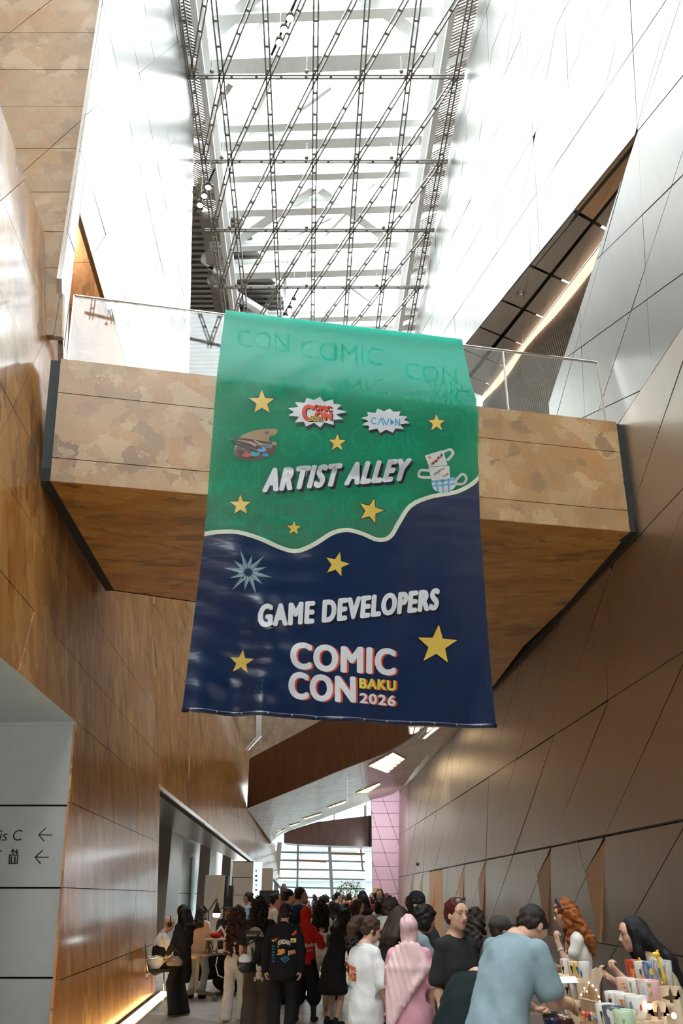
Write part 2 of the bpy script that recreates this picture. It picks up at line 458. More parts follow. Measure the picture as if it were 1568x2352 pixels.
def stroke(W, m, pts, w):
    for p, q in zip(pts[:-1], pts[1:]):
        a, b = np.array(W.uv(*p)), np.array(W.uv(*q)); t = (b - a) / np.linalg.norm(b - a); s = np.array([-t[1], t[0]]) * w / 2; a, b = a - t * w * .3, b + t * w * .3
        m.prism([W.P(*(a - s), .002), W.P(*(b - s), .002), W.P(*(b + s), .002), W.P(*(a + s), .002)], W.n * .002)
for pts in ([(120, 1918), (89, 1917.5)], [(105, 1902), (89, 1917.5), (102, 1932)]):
    pass
m = MB(); stroke(SGN, m, [(120, 1918), (89, 1917.5)], .014); stroke(SGN, m, [(105.5, 1902), (89, 1917.5), (101.5, 1932)], .014); m.build('arrow_mark', M['sign_black'], sgn)
m = MB(); stroke(SGN, m, [(112, 1969), (81, 1968.5)], .014); stroke(SGN, m, [(98, 1953), (81, 1968.5), (93, 1984)], .014); m.build('arrow_mark', M['sign_black'], sgn)
m = MB(); stroke(SGN, m, [(22, 1964), (41, 1964), (39.5, 1983), (21, 1983), (22, 1964)], .016)
for dx in (0, 8):
    m.prism([SGN.P(*SGN.uv(26.5 + dx, 1969.0), .002) + .012 * np.array([math.cos(a), 0, math.sin(a)]) for a in np.linspace(0, 2 * math.pi, 9)[:-1]], (0, -.002, 0))
    stroke(SGN, m, [(26.3 + dx, 1971.5), (26 + dx, 1976)], .020); stroke(SGN, m, [(25.3 + dx, 1976), (25 + dx, 1981)], .010); stroke(SGN, m, [(27.3 + dx, 1976), (27 + dx, 1981)], .010)
stroke(SGN, m, [(30, 1961), (30, 1952)], .014); stroke(SGN, m, [(26.5, 1956), (30, 1951), (33.5, 1956)], .012)
stroke(SGN, m, [(38.5, 1951), (38.5, 1960)], .014); stroke(SGN, m, [(35, 1956), (38.5, 1961), (42, 1956)], .012)
m.build('lift_pictogram', M['sign_black'], sgn)
# ------------------------------------------------------------------ upper left: set back faces and silver sheen wall
WB1 = Wall((0, 9.88 + .05 * 10.3, 0), (1, 0, 0), (0, -.05, 1), (0, -1, 0))
wb = WB1.sheet('wall_left_set_back', [[WB1.uv(*q) for q in ((262, -150), (143, 640), (141, 770), (-700, 770), (-700, -150))]], M['timber_set'], d=-.032, thick=.1)
tag(wb, None, None, kind='structure'); wb['label'] = 'set back tan veneer face above the near left wall'
polys = [[WB1.uv(*q) for q in ((262, -150), (143, 640), (141, 770), (-700, 770), (-700, -150))]]
polys = family(polys, 0, 1, [WB1.uv(150, y)[1] for y in (-80, -8, 75, 160, 244, 341, 441, 532, 615)])
for p, q in (((195, 268), (50, 398)), ((118, 0), (0, 93))):
    a, b = WB1.uv(*p), WB1.uv(*q); n_ = (b[1] - a[1], a[0] - b[0]); polys = split(polys, n_[0], n_[1], n_[0] * a[0] + n_[1] * a[1])
WB1.panels('panel', polys, M['timber_set'], wb, .012, wob=.001)

A_ = [(262, -150), (425, -90), (448, 190), (430, 900), (430, 1050), (150, 1050), (158, 700), (142, 640)]
up_l = [WLU.uv(*q) for q in A_]
def convex_parts(poly):
    """fan from the centroid, good for star shaped outlines"""
    cu = sum(p[0] for p in poly) / len(poly); cv = sum(p[1] for p in poly) / len(poly)
    return [[(cu, cv), poly[i], poly[(i + 1) % len(poly)]] for i in range(len(poly))]
hole2 = hull([WLU.uv(*q) for q in ((183, 490), (318, 950), (146, 950), (160, 690))])
polys = [hull(up_l)]
wu = WLU.sheet('wall_left_upper', carve(polys, hole2), M['left_silver_sheen'], d=-.033, thick=.05)
tag(wu, None, None, kind='structure'); wu['label'] = 'upper left veneer wall, sky reflection put in as silver sheen panels under the skylight'
for fam in ([((197, 264), (434, 77)), ((222, 601), (446, 245)), ((268, 796), (440, 440))], [((230, 241), (293, 486)), ((184, 340), (268, 647))]):
    L = [(WLU.uv(*a), WLU.uv(*b)) for a, b in fam]
    a, b = L[0]; n_ = np.array((b[1] - a[1], a[0] - b[0])); n_ /= np.linalg.norm(n_)
    cs = [float(n_ @ np.array(x[0])) for x in L]; st = (cs[-1] - cs[0]) / (len(cs) - 1)
    polys = family(polys, n_[0], n_[1], [cs[0] + k * st for k in range(-12, 18)])
WLU.panels('panel', carve(polys, hole2), M['left_silver_sheen'], wu, .008, wob=.004)
WB2 = Wall((0, 12.3, 0), (1, 0, 0), (0, 0, 1), (0, -1, 0))
p2 = hull([WB2.uv(*q) for q in ((185, 440), (330, 1000), (120, 1000), (150, 640))])
w2 = WB2.sheet('wall_left_recess', [p2], M['gap'], d=-.05); tag(w2, None, None, kind='structure'); w2['label'] = 'orange brown veneer face seen through the triangular opening'
WB2.panels('panel', family([p2], 0, 1, [WB2.uv(200, y)[1] for y in (603, 700, 790)]), M['timber_left'], w2, .012, wob=.001)
# ------------------------------------------------------------------ lower right wall with folded notches
YE = 45.6
Y0, Z0, DY, DZ, SV, SD = WR.uv(1388, 1914)[0], 2.61, 3.15, 2.03, -.36, -1.93
full = [(YB, 0), (YE, 0), (YE, 8.9), (YB, 8.9)]
wr = WR.sheet('wall_right', [full], M['gap']); tag(wr, None, None, kind='structure'); wr['label'] = 'leaning right wall of champagne metal panels with triangular joints'
vis = [(4.0, 0), (YE, 0), (YE, 8.9), (4.0, 8.9)]
polys = family([vis], 0, 1, [Z0 + DZ * k for k in (1, 2)] + [WR.uv(1455, 1227)[1]])
low = clip(vis, 0, -1, -Z0); polys = []
upr = clip(vis, 0, 1, Z0)
upl = family([upr], 0, 1, [Z0 + DZ, Z0 + 2 * DZ + .06])
upl = family(upl, 1, -SV, [Y0 - SV * Z0 + DY * k for k in range(-6, 14)])
upl = family(upl, 1, -SD, [Y0 - SD * Z0 + DY * k for k in range(-6, 16)])
lows = family([low], 0, 1, [1.03])
lows = family(lows, 1, -SV, [Y0 - SV * Z0 + DY * k for k in range(-6, 14)])
lows = family(lows, 1, -SD, [Y0 - SD * Z0 + DY * k for k in range(-6, 16)])
lc = WR.uv(1343, 2003); dl = (lc[0] - Y0, lc[1] - Z0)
notches = []
for k in (0, 1, 3, 4, 6, 7, 8):
    y = Y0 + DY * k
    if k == 6: y -= .3
    t = [(y, Z0 - .03), (y - SV * -1.58 * -1 + 1.14, 1.03), (y + dl[0], Z0 + dl[1])]
    t[1] = (y + .57, 1.03)
    notches.append(t); lows = carve(lows, t)
door_q = [WR.uv(*q) for q in ((1017, 2080), (1015, 1994.5), (986, 1999), (986, 2080))]
door_q = [(door_q[0][0], .0), (door_q[0][0], Z0 - .02), (door_q[2][0], Z0 - .02), (door_q[2][0], .0)]
lows = carve(lows, door_q)
WR.panels('panel', [p for p in upl + lows if abs(area(p)) > .02], M['right_metal'], wr, .012, wob=.003)
for z_ in (Z0, Z0 + DZ):
    MB().prism([WR.P(4.0, z_ - .013, .003), WR.P(YE, z_ - .013, .003), WR.P(YE, z_ + .013, .003), WR.P(4.0, z_ + .013, .003)], -WR.n * .02).build('joint', M['gap'], wr)
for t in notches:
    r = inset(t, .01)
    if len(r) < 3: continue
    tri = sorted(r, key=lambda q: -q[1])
    MB().prism([WR.P(a, b, -.02 + .05 * (Z0 - b)) for a, b in r], -WR.n * .05).build('fold_panel', M['bronze'], wr)  # warm reflection on the tilted facets is put into their brown colour
dr = MB().prism([WR.P(a, b, .0) for a, b in inset(door_q, .02)], -WR.n * .05).build('door_1', M['bronze']); tag(dr, None, None, kind='structure'); dr['label'] = 'plain bronze door in the right wall behind the crowd'
cam_eye = MB().ell(WR.P(*WR.uv(960, 1985), .03), (.07, .07, .07), 10, 6).build('dome_camera', M['black'], smooth=True); tag(cam_eye, 'small black dome camera on the far end of the right wall', 'camera')

# ------------------------------------------------------------------ upper right wall with the slit
top_r = 24.3
fullu = [(YB, 8.9), (47, 8.9), (47, top_r), (YB, top_r)]
slit1 = [(8.62, 12.47), (14.35, 11.24), (24.0, 18.93)]
slit2 = [(14.35, 11.24), (15.3, 8.6), (25.5, 8.6), (24.0, 18.93)]
wru = WRU.sheet('wall_right_upper', carve(carve([fullu], slit1), slit2), M['gap'], d=-.05)
tag(wru, None, None, kind='structure'); wru['label'] = 'tall upper right wall of champagne metal panels in their skylit tone leaning under the skylight'
visu = [(3.0, 8.9), (46, 8.9), (46, top_r), (3.0, top_r)]
sa = (16.83 - 12.47) / (19 - 8.62)                 # rising family
polys = family([visu], -sa, 1, [12.47 - sa * 8.62 + 1.45 * k for k in range(-14, 9)])
sb = -.40                                           # steep family, u = c + sb * v
cb = 11.25 - sb * 13.48
polys = family(polys, 1, -sb, [cb + 2.62 * 1.16 * k for k in range(-6, 16)])
sc_ = -3.0                                          # third family
cc = 11.25 - sc_ * 13.48
polys = family(polys, 1, -sc_, [cc + 5.45 * k for k in range(-9, 14)])
polys = carve(carve(polys, slit1), slit2)
WRU.panels('panel', [p for p in polys if abs(area(p)) > .03], M['right_metal_lit'], wru, .016, wob=.003)
# inside of the slit: soffit, dark slot, glowing cornice and slatted wall
E0, E1 = WRU.P(8.62, 12.47, -.02), WRU.P(24.6, 19.18, -.02)
S0, S1 = np.array((5.85, 10.2, 13.75)), np.array((5.62, 26.7, 19.75))
bl = lambda a, b: E0 * (1 - a) * (1 - b) + E1 * a * (1 - b) + S1 * a * b + S0 * (1 - a) * b
M['soffit_taupe'] = plain('taupe soffit panel', (.30, .265, .225), .45, .2, .05)
M['soffit_lit'] = plain('lit soffit panel', (.60, .37, .19), .4, .3, .05)  # warm reflected light on the first soffit panel, put into its colour
so = MB().prism([q_ + np.array((0, 0, .35)) for q_ in (bl(-.02, -.0), bl(1, 0), bl(1, 1), bl(-.02, 1))], (.0, 0, .1)).build('ceiling_slit', M['gap']); tag(so, None, None, kind='structure'); so['label'] = 'taupe panelled soffit inside the slit of the right wall'
st_ = [0, .165, .332, .476, .618, .76, .90, 1.0]
for i in range(7):
    for r0, r1 in ((.0, .46), (.54, 1.0)):
        a0, a1 = st_[i] + .003, st_[i + 1] - .003
        q = [bl(a0, r0), bl(a1, r0), bl(a1, r1), bl(a0, r1)]
        mt = M['soffit_lit'] if i == 0 and r0 == 0 else M['soffit_taupe']
        for tri in ((0, 1, 2), (0, 2, 3)):
            c3 = sum(q[k] for k in tri) / 3
            MB().prism([c3 + (q[k] - c3) * .985 - np.array((0, 0, .02)) for k in tri], (0, 0, .015)).build('panel', mt, so)
ws = MB().prism([S0 + (.25, 0, .3), S1 + (.25, 0, .3), S1 + (.25, 0, -11), S0 + (.25, 0, -7)], (.1, 0, 0)).build('wall_right_slats', M['soffit_taupe']); tag(ws, None, None, kind='structure'); ws['label'] = 'wavy slatted wall glimpsed through the slit'
M['slat'] = plain('grey brown slat', (.33, .28, .235), .5, .1, .08)
nf = 110
for i in range(nf):
    a = (i + .5) / nf; top = S0 * (1 - a) + S1 * a - np.array((0, 0, .30)); prof = []
    for k in range(14):
        z = top[2] - .42 * k
        if z < 8.7: break
        d = .10 + .07 * math.sin(.9 * z + 9 * a) + .05 * math.sin(2.1 * z - 14 * a)
        dy = .10 * math.sin(1.3 * z + 6 * a) * math.exp(-((a - .26) / .16) ** 2)
        prof.append((top[0] + .2 - d, top[1] + dy, z))
    V = [(x, y - .022, z) for x, y, z in prof] + [(x, y + .022, z) for x, y, z in prof] + [(top[0] + .26, y + .022, z) for x, y, z in prof] + [(top[0] + .26, y - .022, z) for x, y, z in prof]
    n = len(prof); Fc = []
    for r in range(4):
        r2 = (r + 1) % 4
        for k in range(n - 1): Fc.append((r * n + k, r * n + k + 1, r2 * n + k + 1, r2 * n + k))
    Fc += [(0, n, 2 * n, 3 * n), tuple(k * n + n - 1 for k in (3, 2, 1, 0))]
    obj('slat', V, Fc, M['slat'], ws)
MB().prism([S0 + (.02, 0, -.06), S1 + (.02, 0, -.06), S1 + (.2, 0, -.06), S0 + (.2, 0, -.06)], (0, 0, -.12)).build('light_cornice', M['strip_glow'], ws)
dm = MB().lathe([(.13, 0), (.13, -.03), (.10, -.09), (.05, -.12), (.001, -.125)], bl(.42, .2) - np.array((0, 0, .02)), 16).build('dome_camera', M['steel_dark'], smooth=True); tag(dm, 'dark dome camera under the taupe soffit of the slit', 'camera')

# ------------------------------------------------------------------ bridge
BL_, BR_ = aty(115, 1105, 9.6), atz(1447, 1222, aty(115, 1105, 9.6)[2])
e1 = (BR_ - BL_); e1[2] = 0; e1 /= np.linalg.norm(e1)
BF = Wall((BL_[0], BL_[1], 0), e1, (0, 0, 1), (0, -1, 0))
zb = float(BL_[2]); zt = float(BF.uv(140, 823)[1])
uL = lambda z: BF.uv(115, 1105)[0] + (BF.uv(140, 823)[0] - BF.uv(115, 1105)[0]) * (z - zb) / (zt - zb)
uR = lambda z: BF.uv(1447, 1222)[0] + (BF.uv(1413, 960)[0] - BF.uv(1447, 1222)[0]) * (z - zb) / (zt - zb)
zj = [zb, BF.uv(116, 1050)[1], BF.uv(132, 901)[1], zt]
br = empty('footbridge', BF.P(4.3, zb)); tag(br, 'wide footbridge clad in mottled tan veneer spanning the hall', 'bridge')
def under(parent, o):
    o.parent = parent; o.matrix_parent_inverse = Matrix.Translation(-Vector(parent.location)); return o
def bpart(mb, name, mat): return under(br, mb.build(name, mat))
core = MB().prism([BF.P(uL(zb) - .1, zb + .03, -.05), BF.P(uR(zb) + .1, zb + .03, -.05), BF.P(uR(zt) + .1, zt - .01, -.05), BF.P(uL(zt) - .1, zt - .01, -.05)], -BF.n * .35)
bpart(core, 'parapet_core', M['gap'])
for k in range(3):
    for ua, ub in ((0, .5), (.5, 1)):
        za, zc = zj[k] + .006, zj[k + 1] - .006
        f = lambda s, z: uL(z) * (1 - s) + uR(z) * s
        g0, g1 = (ua, ub - .0008) if ua == 0 else (ua + .0008, ub)
        bpart(MB().prism([BF.P(f(g0, za), za), BF.P(f(g1, za), za), BF.P(f(g1, zc), zc), BF.P(f(g0, zc), zc)], -BF.n * .05), 'fascia_panel', M['timber_bridge'])
bpart(MB().prism([BF.P(uL(zb) - .14, zb - .02, -.03), BF.P(uL(zb), zb - .02, -.03), BF.P(uL(zt), zt - .03, -.03), BF.P(uL(zt) - .14, zt - .03, -.03)], -BF.n * .3), 'end_reveal', M['reveal'])
bpart(MB().prism([BF.P(uR(zb), zb - .02, -.03), BF.P(uR(zb) + .16, zb - .02, -.03), BF.P(uR(zt) + .13, zt - .03, -.03), BF.P(uR(zt), zt - .03, -.03)], -BF.n * .3), 'end_reveal', M['reveal'])
# soffit in plan, edges survey points at the soffit height
def pl(px, py, z=zb): q = atz(px, py, z); return (float(q[0]), float(q[1]))
fl_, fr_ = tuple(BF.P(uL(zb), 0)[:2]), tuple(BF.P(uR(zb), 0)[:2])
far = [pl(262, 1357), pl(440, 1382), (-.6, 15.9), (1.3, 17.6), (2.4, 19.8), (2.95, 22.5), pl(985, 1660)]
wrx = lambda y: float(WR.P(y, zb)[0])
right = [fr_, pl(1300, 1391), pl(1130, 1580), pl(1060, 1650), (wrx(26.5) - .25, 26.5)]
main = [[fl_, fr_, right[1], far[1], far[0]]]
main.append([far[1], right[1], (wrx(17.6) - .2, 17.6), far[3], far[2]])
main.append([far[3], (wrx(17.6) - .2, 17.6), right[2], (2.8, 21.58), far[4]])
main.append([(2.8, 21.58), right[2], right[4], far[6], far[5]])
polys = [hull(p) for p in main]
for a, b in (((113, 1104), (472, 1197)), ((322, 1240), (464, 1273)), ((1105, 1265), (1241, 1288))):
    a, b = pl(*a), pl(*b); n_ = (b[1] - a[1], a[0] - b[0]); c_ = n_[0] * a[0] + n_[1] * a[1]
    half = [p for p in polys if (sum(q[0] for q in p) / len(p) < 0) == (a[0] < 0)]
    rest = [p for p in polys if p not in half]
    polys = rest + split(half, n_[0], n_[1], c_)
for p in polys:
    r = inset(p, .005)
    if ok(r): bpart(MB().prism([(x, y, zb) for x, y in r], (0, 0, .05)), 'soffit_panel', M['timber_soffit'])
for k_, p in enumerate([hull(q) for q in main]):
    bpart(MB().prism([(x + .45 * BF.n[0] * -1 * (k_ == 0), y - .45 * BF.n[1] * (k_ == 0) if y < 12 else y, zb + .055) for x, y in p], (0, 0, 1.5)), 'deck_slab', M['gap'])
bpart(MB().prism([(fl_[0] - .2, fl_[1] + .5, 8.5), (fr_[0] + .1, fr_[1] + .5, 8.5), (4.1, 26, 8.5), (1.5, 18, 8.5), (far[1][0], far[1][1], 8.5), (far[0][0] - .1, far[0][1], 8.5)], (0, 0, .03)), 'deck_floor', M['stone_a'])
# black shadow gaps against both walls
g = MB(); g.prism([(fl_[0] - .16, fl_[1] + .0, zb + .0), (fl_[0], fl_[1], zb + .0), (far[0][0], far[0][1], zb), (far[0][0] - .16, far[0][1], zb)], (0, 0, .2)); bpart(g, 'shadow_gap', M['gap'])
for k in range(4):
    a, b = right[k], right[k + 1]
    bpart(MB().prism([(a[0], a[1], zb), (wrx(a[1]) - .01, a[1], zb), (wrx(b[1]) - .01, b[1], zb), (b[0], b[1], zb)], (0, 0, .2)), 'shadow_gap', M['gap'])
# rear fascia of the bridge along the void
for k in range(len(far) - 1):
    a, b = far[k], far[k + 1]
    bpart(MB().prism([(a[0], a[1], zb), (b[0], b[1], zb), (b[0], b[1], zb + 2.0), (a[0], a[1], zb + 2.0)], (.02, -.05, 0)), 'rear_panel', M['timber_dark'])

# glass balustrade on the bridge
bal = empty('glass_balustrade', BF.P(4.3, zt)); tag(bal, 'frameless glass balustrade with a slim steel handrail on the footbridge', 'balustrade')
def balp(mb, name, mat): return under(bal, mb.build(name, mat))
bu = [BF.uv(155, 815)[0], BF.uv(422, 850)[0], BF.uv(770, 880)[0], BF.uv(1172, 925)[0], BF.uv(1397, 955)[0]]
tu = [BF.uv(168, 675)[0], BF.uv(431, 706)[0], BF.uv(775, 752)[0], BF.uv(1160, 797)[0], BF.uv(1377, 823)[0]]
zr = float(BF.uv(168, 677)[1]) + .07; nb = -.10
for k in range(4):
    e = .012
    balp(MB().prism([BF.P(bu[k] + e, zt - .02, nb), BF.P(bu[k + 1] - e, zt - .02, nb), BF.P(tu[k + 1] - e, zr, nb), BF.P(tu[k] + e, zr, nb)], -BF.n * .018), 'glass_pane', M['glass'])
for k in range(5):
    balp(MB().beam(BF.P(bu[k], zt - .02, nb - .01), BF.P(tu[k], zr, nb - .01), .022, .03, BF.n), 'post', M['chrome'])
balp(MB().tube([BF.P(tu[0], zr, nb - .01), BF.P(tu[4], zr, nb - .01)], .024, 10), 'handrail', M['chrome'])
# ------------------------------------------------------------------ curved far deck with its dark fascia and pale soffit

FB = [aty(985, 1660, 26.4), aty(930, 1703, 29.2), aty(870, 1735, 31.6), aty(780, 1770, 34.3), aty(680, 1812, 37.5), onp(567, 1857, WLF.p0, WLF.n)]
OB = [np.array((wrx(29.2) - .2, 29.2, zb)), np.array((wrx(36) - .25, 36.0, zb)), aty(912, 1818, 44.6), aty(839, 1843, 46.6), aty(728, 1884, 49.5), aty(652, 1912, 51.5), aty(623, 1934, 53.0)]
def dense(pts, n):
    """smooth open curve through points, n samples"""
    P = np.array(pts); t = np.linspace(0, len(P) - 1, n); out = []
    for x in t:
        i = min(int(x), len(P) - 2); f = x - i
        p0, p1, p2, p3 = P[max(i - 1, 0)], P[i], P[i + 1], P[min(i + 2, len(P) - 1)]
        out.append(.5 * ((2 * p1) + (-p0 + p2) * f + (2 * p0 - 5 * p1 + 4 * p2 - p3) * f * f + (-p0 + 3 * p1 - 3 * p2 + p3) * f ** 3))
    return out
NS = 16
FC, OC = dense(FB, NS + 1), dense(OB, NS + 1)
FC[-1] = FB[-1]
jl = onp(622, 1938, WLF.p0, WLF.n)
M['deck_soffit'] = veneer('pale far soffit', (.20, .145, .095), (.28, .21, .145), (.35, .28, .21), (.5, 1, 1), rough=.38, coat=.12, seed=21)
deck = empty('curved_deck', FB[2]); tag(deck, 'curved gallery deck with dark red fascia and downlights beyond the footbridge', 'gallery')
def dpart(mb, name, mat, smooth=False):
    o = mb.build(name, mat, None, smooth); o.parent = deck; o.matrix_parent_inverse = Matrix.Translation(-Vector(deck.location)); return o
SV_, SF_ = [], []
cuts = [0, .34, .68, 1.0]
for i in range(NS):
    for j in range(3):
        q = []
        for a, b in ((i, cuts[j]), (i + 1, cuts[j]), (i + 1, cuts[j + 1]), (i, cuts[j + 1])):
            q.append(FC[a] * (1 - b) + OC[a] * b)
        c4 = sum(q) / 4
        k = len(SV_); SV_ += [tuple(x) for x in q]; SF_ += [(k, k + 1, k + 2), (k, k + 2, k + 3)]
        qq = [c4 + (x - c4) * .996 for x in q]
        dpart(MB().prism([qq[0], qq[1], qq[2]], (0, 0, .05)).prism([qq[0], qq[2], qq[3]], (0, 0, .05)), 'soffit_panel', M['deck_soffit'])
# triangle between the last ruled line and the left wall joint
tri = [FC[-1], OC[-1], jl]
dpart(MB().prism(tri, (0, 0, .05)), 'soffit_panel', M['deck_soffit'])
dpart(MB().prism([(wrx(26.5) - .2, 26.5, zb), tuple(OC[0]), tuple(FC[0])], (0, 0, .05)), 'soffit_panel', M['timber_soffit'])
for i in range(NS):
    a, b = FC[i], FC[i + 1]
    za, zc = 2.6 - .2 * i / NS, 2.6 - .2 * (i + 1) / NS
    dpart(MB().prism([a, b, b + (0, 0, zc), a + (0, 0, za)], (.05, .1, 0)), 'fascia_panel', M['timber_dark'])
# outer rim: a small rolled lip
lip = MB(); up = np.array((0, 0, 1.))
V, Fc = [], []
for i in range(2 * NS // 6, NS + 1):
    t = OC[min(i + 1, NS)] - OC[max(i - 1, 0)]; t /= np.linalg.norm(t); o_ = np.cross(t, up); o_ /= np.linalg.norm(o_)
    if o_[1] < 0 and o_[0] < 0: o_ = -o_
    sgn_ = 1 if np.dot(o_, OC[i] - FC[i]) > 0 else -1
    for k in range(7):
        a = math.pi / 2 * k / 6; V.append(OC[i] + o_ * sgn_ * .5 * math.sin(a) + up * .5 * (1 - math.cos(a)))
n_ = 7
for i in range(len(V) // n_ - 1):
    for k in range(n_ - 1): Fc.append((i * n_ + k, i * n_ + k + 1, (i + 1) * n_ + k + 1, (i + 1) * n_ + k))
M['rim'] = plain('satin rim', (.72, .70, .66), .2, .7, .03)
o = obj('rolled_rim', V, Fc, M['rim'], None, True); o.parent = deck; o.matrix_parent_inverse = Matrix.Translation(-Vector(deck.location))
bvh = BVHTree.FromPolygons(SV_ + [(fr_[0], fr_[1], zb), (4.2, 30, zb), (-5, 30, zb), (-5, 10, zb)], SF_ + [(len(SV_), len(SV_) + 1, len(SV_) + 2, len(SV_) + 3)])
def hit(px, py):
    h = bvh.ray_cast(Vector(O), Vector(ray(px, py)).normalized()); return np.array(h[0]) if h[0] is not None else None
slots = [((938, 1668), (1010, 1668), (975, 1696), (940, 1683)), ((846, 1757), (902, 1726), (930, 1741), (890, 1774)), ((818, 1819), (872, 1796), (873, 1801), (845, 1819)), ((752, 1853), (796, 1837), (790, 1844), (757, 1854)), ((695, 1879), (738, 1866), (735, 1870), (700, 1880)), ((664, 1895), (688, 1888), (686, 1891), (667, 1897)), ((634, 1912), (655, 1902), (650, 1907), (637, 1914))]
for si, s in enumerate(slots):
    P = [hit(*q) for q in s]
    if any(p is None for p in P): print('slot miss', s); continue
    c = sum(P) / 4
    e = empty('recessed_downlight', c); tag(e, None, 'ceiling light', 'recessed downlights along the curved deck soffit')
    e['label'] = ('nearest', 'second nearest', 'third nearest', 'fourth', 'fifth', 'sixth', 'farthest')[si] + ' recessed louvred downlight along the curved deck soffit, counted from the banner'
    fr = MB().prism([p - np.array((0, 0, .012)) for p in P], (0, 0, .012)).build('diffuser', M['slot_glow'])
    lv = MB()
    for k in range(1, 5):
        f = k / 5; a, b = P[0] * (1 - f) + P[1] * f, P[3] * (1 - f) + P[2] * f
        lv.beam(a - (0, 0, .03), b - (0, 0, .03), .05, .04)
    lv = lv.build('louvre', M['louvre'])
    fm = MB()
    for k in range(4): fm.beam(P[k] - (0, 0, .02), P[(k + 1) % 4] - (0, 0, .02), .05, .04)
    fm = fm.build('frame', M['louvre'])
    for x in (fr, lv, fm): x.parent = e; x.matrix_parent_inverse = Matrix.Translation(-Vector(e.location))

# second, straight fascia far behind
YF = 57.0
bx_ = [aty(x, y, YF) for x, y in ((652, 1912), (690, 1899), (728, 1888), (790, 1880), (853, 1873))]
bb_ = [aty(x, y, YF) for x, y in ((652, 1936), (690, 1939), (728, 1941), (790, 1943), (853, 1945))]
far_d = empty('far_gallery', bb_[2]); tag(far_d, 'reddish brown gallery front high before the far glass facade', 'gallery')
for k in range(4):
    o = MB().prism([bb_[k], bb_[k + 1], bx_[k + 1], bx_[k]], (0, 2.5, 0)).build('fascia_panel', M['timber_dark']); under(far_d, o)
for x_ in (bx_[1][0], bx_[4][0] - .3): under(far_d, MB().tube([(x_, 58.8, 5.6), (x_, 58.8, 9.6)], .03, 6).build('hanger_rod', M['steel']))
under(far_d, MB().prism([aty(846, 1945, YF - .05), aty(851, 1945, YF - .05), aty(851, 1873, YF - .05), aty(846, 1873, YF - .05)], (0, .1, 0)).build('dark_joint', M['gap']))

# ------------------------------------------------------------------ far left wall and arcade
pf = [WLF.uv(404, 1842), WLF.uv(581, 1980)]
u_end = 62.0
zl0, zl1 = pf[0][1], pf[1][1]
hdr = lambda u: zl0 + (zl1 - zl0) * (u - pf[0][0]) / (pf[1][0] - pf[0][0])
uh = WLF.uv(627, 2012)[0]
wlf_poly = [(20.6, hdr(20.6)), (uh, hdr(uh)), (u_end, 2.2), (u_end, 5.0), WLF.uv(563, 1724), WLF.uv(530, 1640), WLF.uv(432, 1384), (20.6, 12.8)]
wlf = WLF.sheet('wall_left_far', [wlf_poly], M['gap']); tag(wlf, None, None, kind='structure'); wlf['label'] = 'far stretch of the left veneer wall above the arcade'
polys = family([wlf_poly], 0, 1, [4.9, 5.93, 6.96, 8.0, 9.1, 10.2, 11.2, 12.2])
polys = family(polys, -1.4, 1, [4.0 - 1.4 * (21 + 3.4 * k) for k in range(-5, 13)])
WLF.panels('panel', [hull(p) for p in polys], M['timber_left'], wlf, .010)
XA = -6.2
WA = Wall((XA, 0, 0), (-.02, 1, 0), (0, 0, 1), XP)
wa = WA.sheet('wall_left_arcade', [[(19, 0), (58, 0), (58, 6), (19, 6)]], M['gap'], d=-.1); tag(wa, None, None, kind='structure'); wa['label'] = 'arcade back wall of silver panels behind the left stalls'
za_ = WA.uv(372, 1893)[1]; zb2 = WA.uv(525, 1972)[1]
us = [WA.uv(x, 2000)[0] for x in (330, 372, 414, 446, 478, 492, 527)] + [58]
for i in range(len(us) - 1):
    zs_ = WA.uv(430, 2052)[1]
    for v0, v1 in ((0.02, max(.8, zs_) - .01), (max(.8, zs_) + .01, za_)):
        WA.panels('panel', [[(us[i] + .01, v0), (us[i + 1] - .01, v0), (us[i + 1] - .01, v1), (us[i] + .01, v1)]], M['arcade_metal'], wa, .01, wob=.001)
# arcade ceiling
c_ = MB()
A0, A1 = WLF.P(20.0, hdr(20.0)), WLF.P(uh, hdr(uh))
ac = c_.prism([A0, A1, WA.P(58, zb2 + .3), WA.P(19, za_ + .0)], (0, 0, .1)).build('ceiling_arcade', M['arcade_metal']); tag(ac, None, None, kind='structure'); ac['label'] = 'reflective beige ceiling of the left arcade'
for x0, x1, nm in ((383, 411, 0), (477, 491, 0), (526, 535, 0)):
    a, b = WA.P(WA.uv(x0, 2000)[0], 0, .9), WA.P(WA.uv(x1, 2000)[0], 0, .9)
    a, b = onp(x0, 2050, WA.P(0, 0, .8), WA.n), onp(x1, 2050, WA.P(0, 0, .8), WA.n)
    o = MB().prism([(a[0], a[1], 0), (b[0], b[1], 0), (b[0] - .5, b[1], 0), (a[0] - .5, a[1], 0)], (0, 0, 4.3)).build('pilaster', M['grey_col'], wa)
# slim lit window and steel door pull on the panel between the pilasters
q = [WA.uv(*p) for p in ((434, 2090), (440, 1968), (448, 1970), (442, 2092))]
M['pane_blue'] = glass_mat('pane', (.5, .7, .85), .1)
M['pane_back'] = plain('pale blue pane', (.40, .58, .68), .15, .2)
wn = MB().prism([WA.P(*a, .02) for a in q], WA.n * .03).build('window_2', M['pane_back']); tag(wn, None, None, kind='structure'); wn['label'] = 'tall slim pale blue window slit in the arcade wall'
q = [WA.uv(*p) for p in ((453, 2088), (457, 2022), (464, 2020), (460, 2086))]
dp = MB().prism([WA.P(*a, .05) for a in q], WA.n * .05).build('door_pull', M['chrome']); tag(dp, 'long upright steel pull bar on the arcade wall', 'handle')
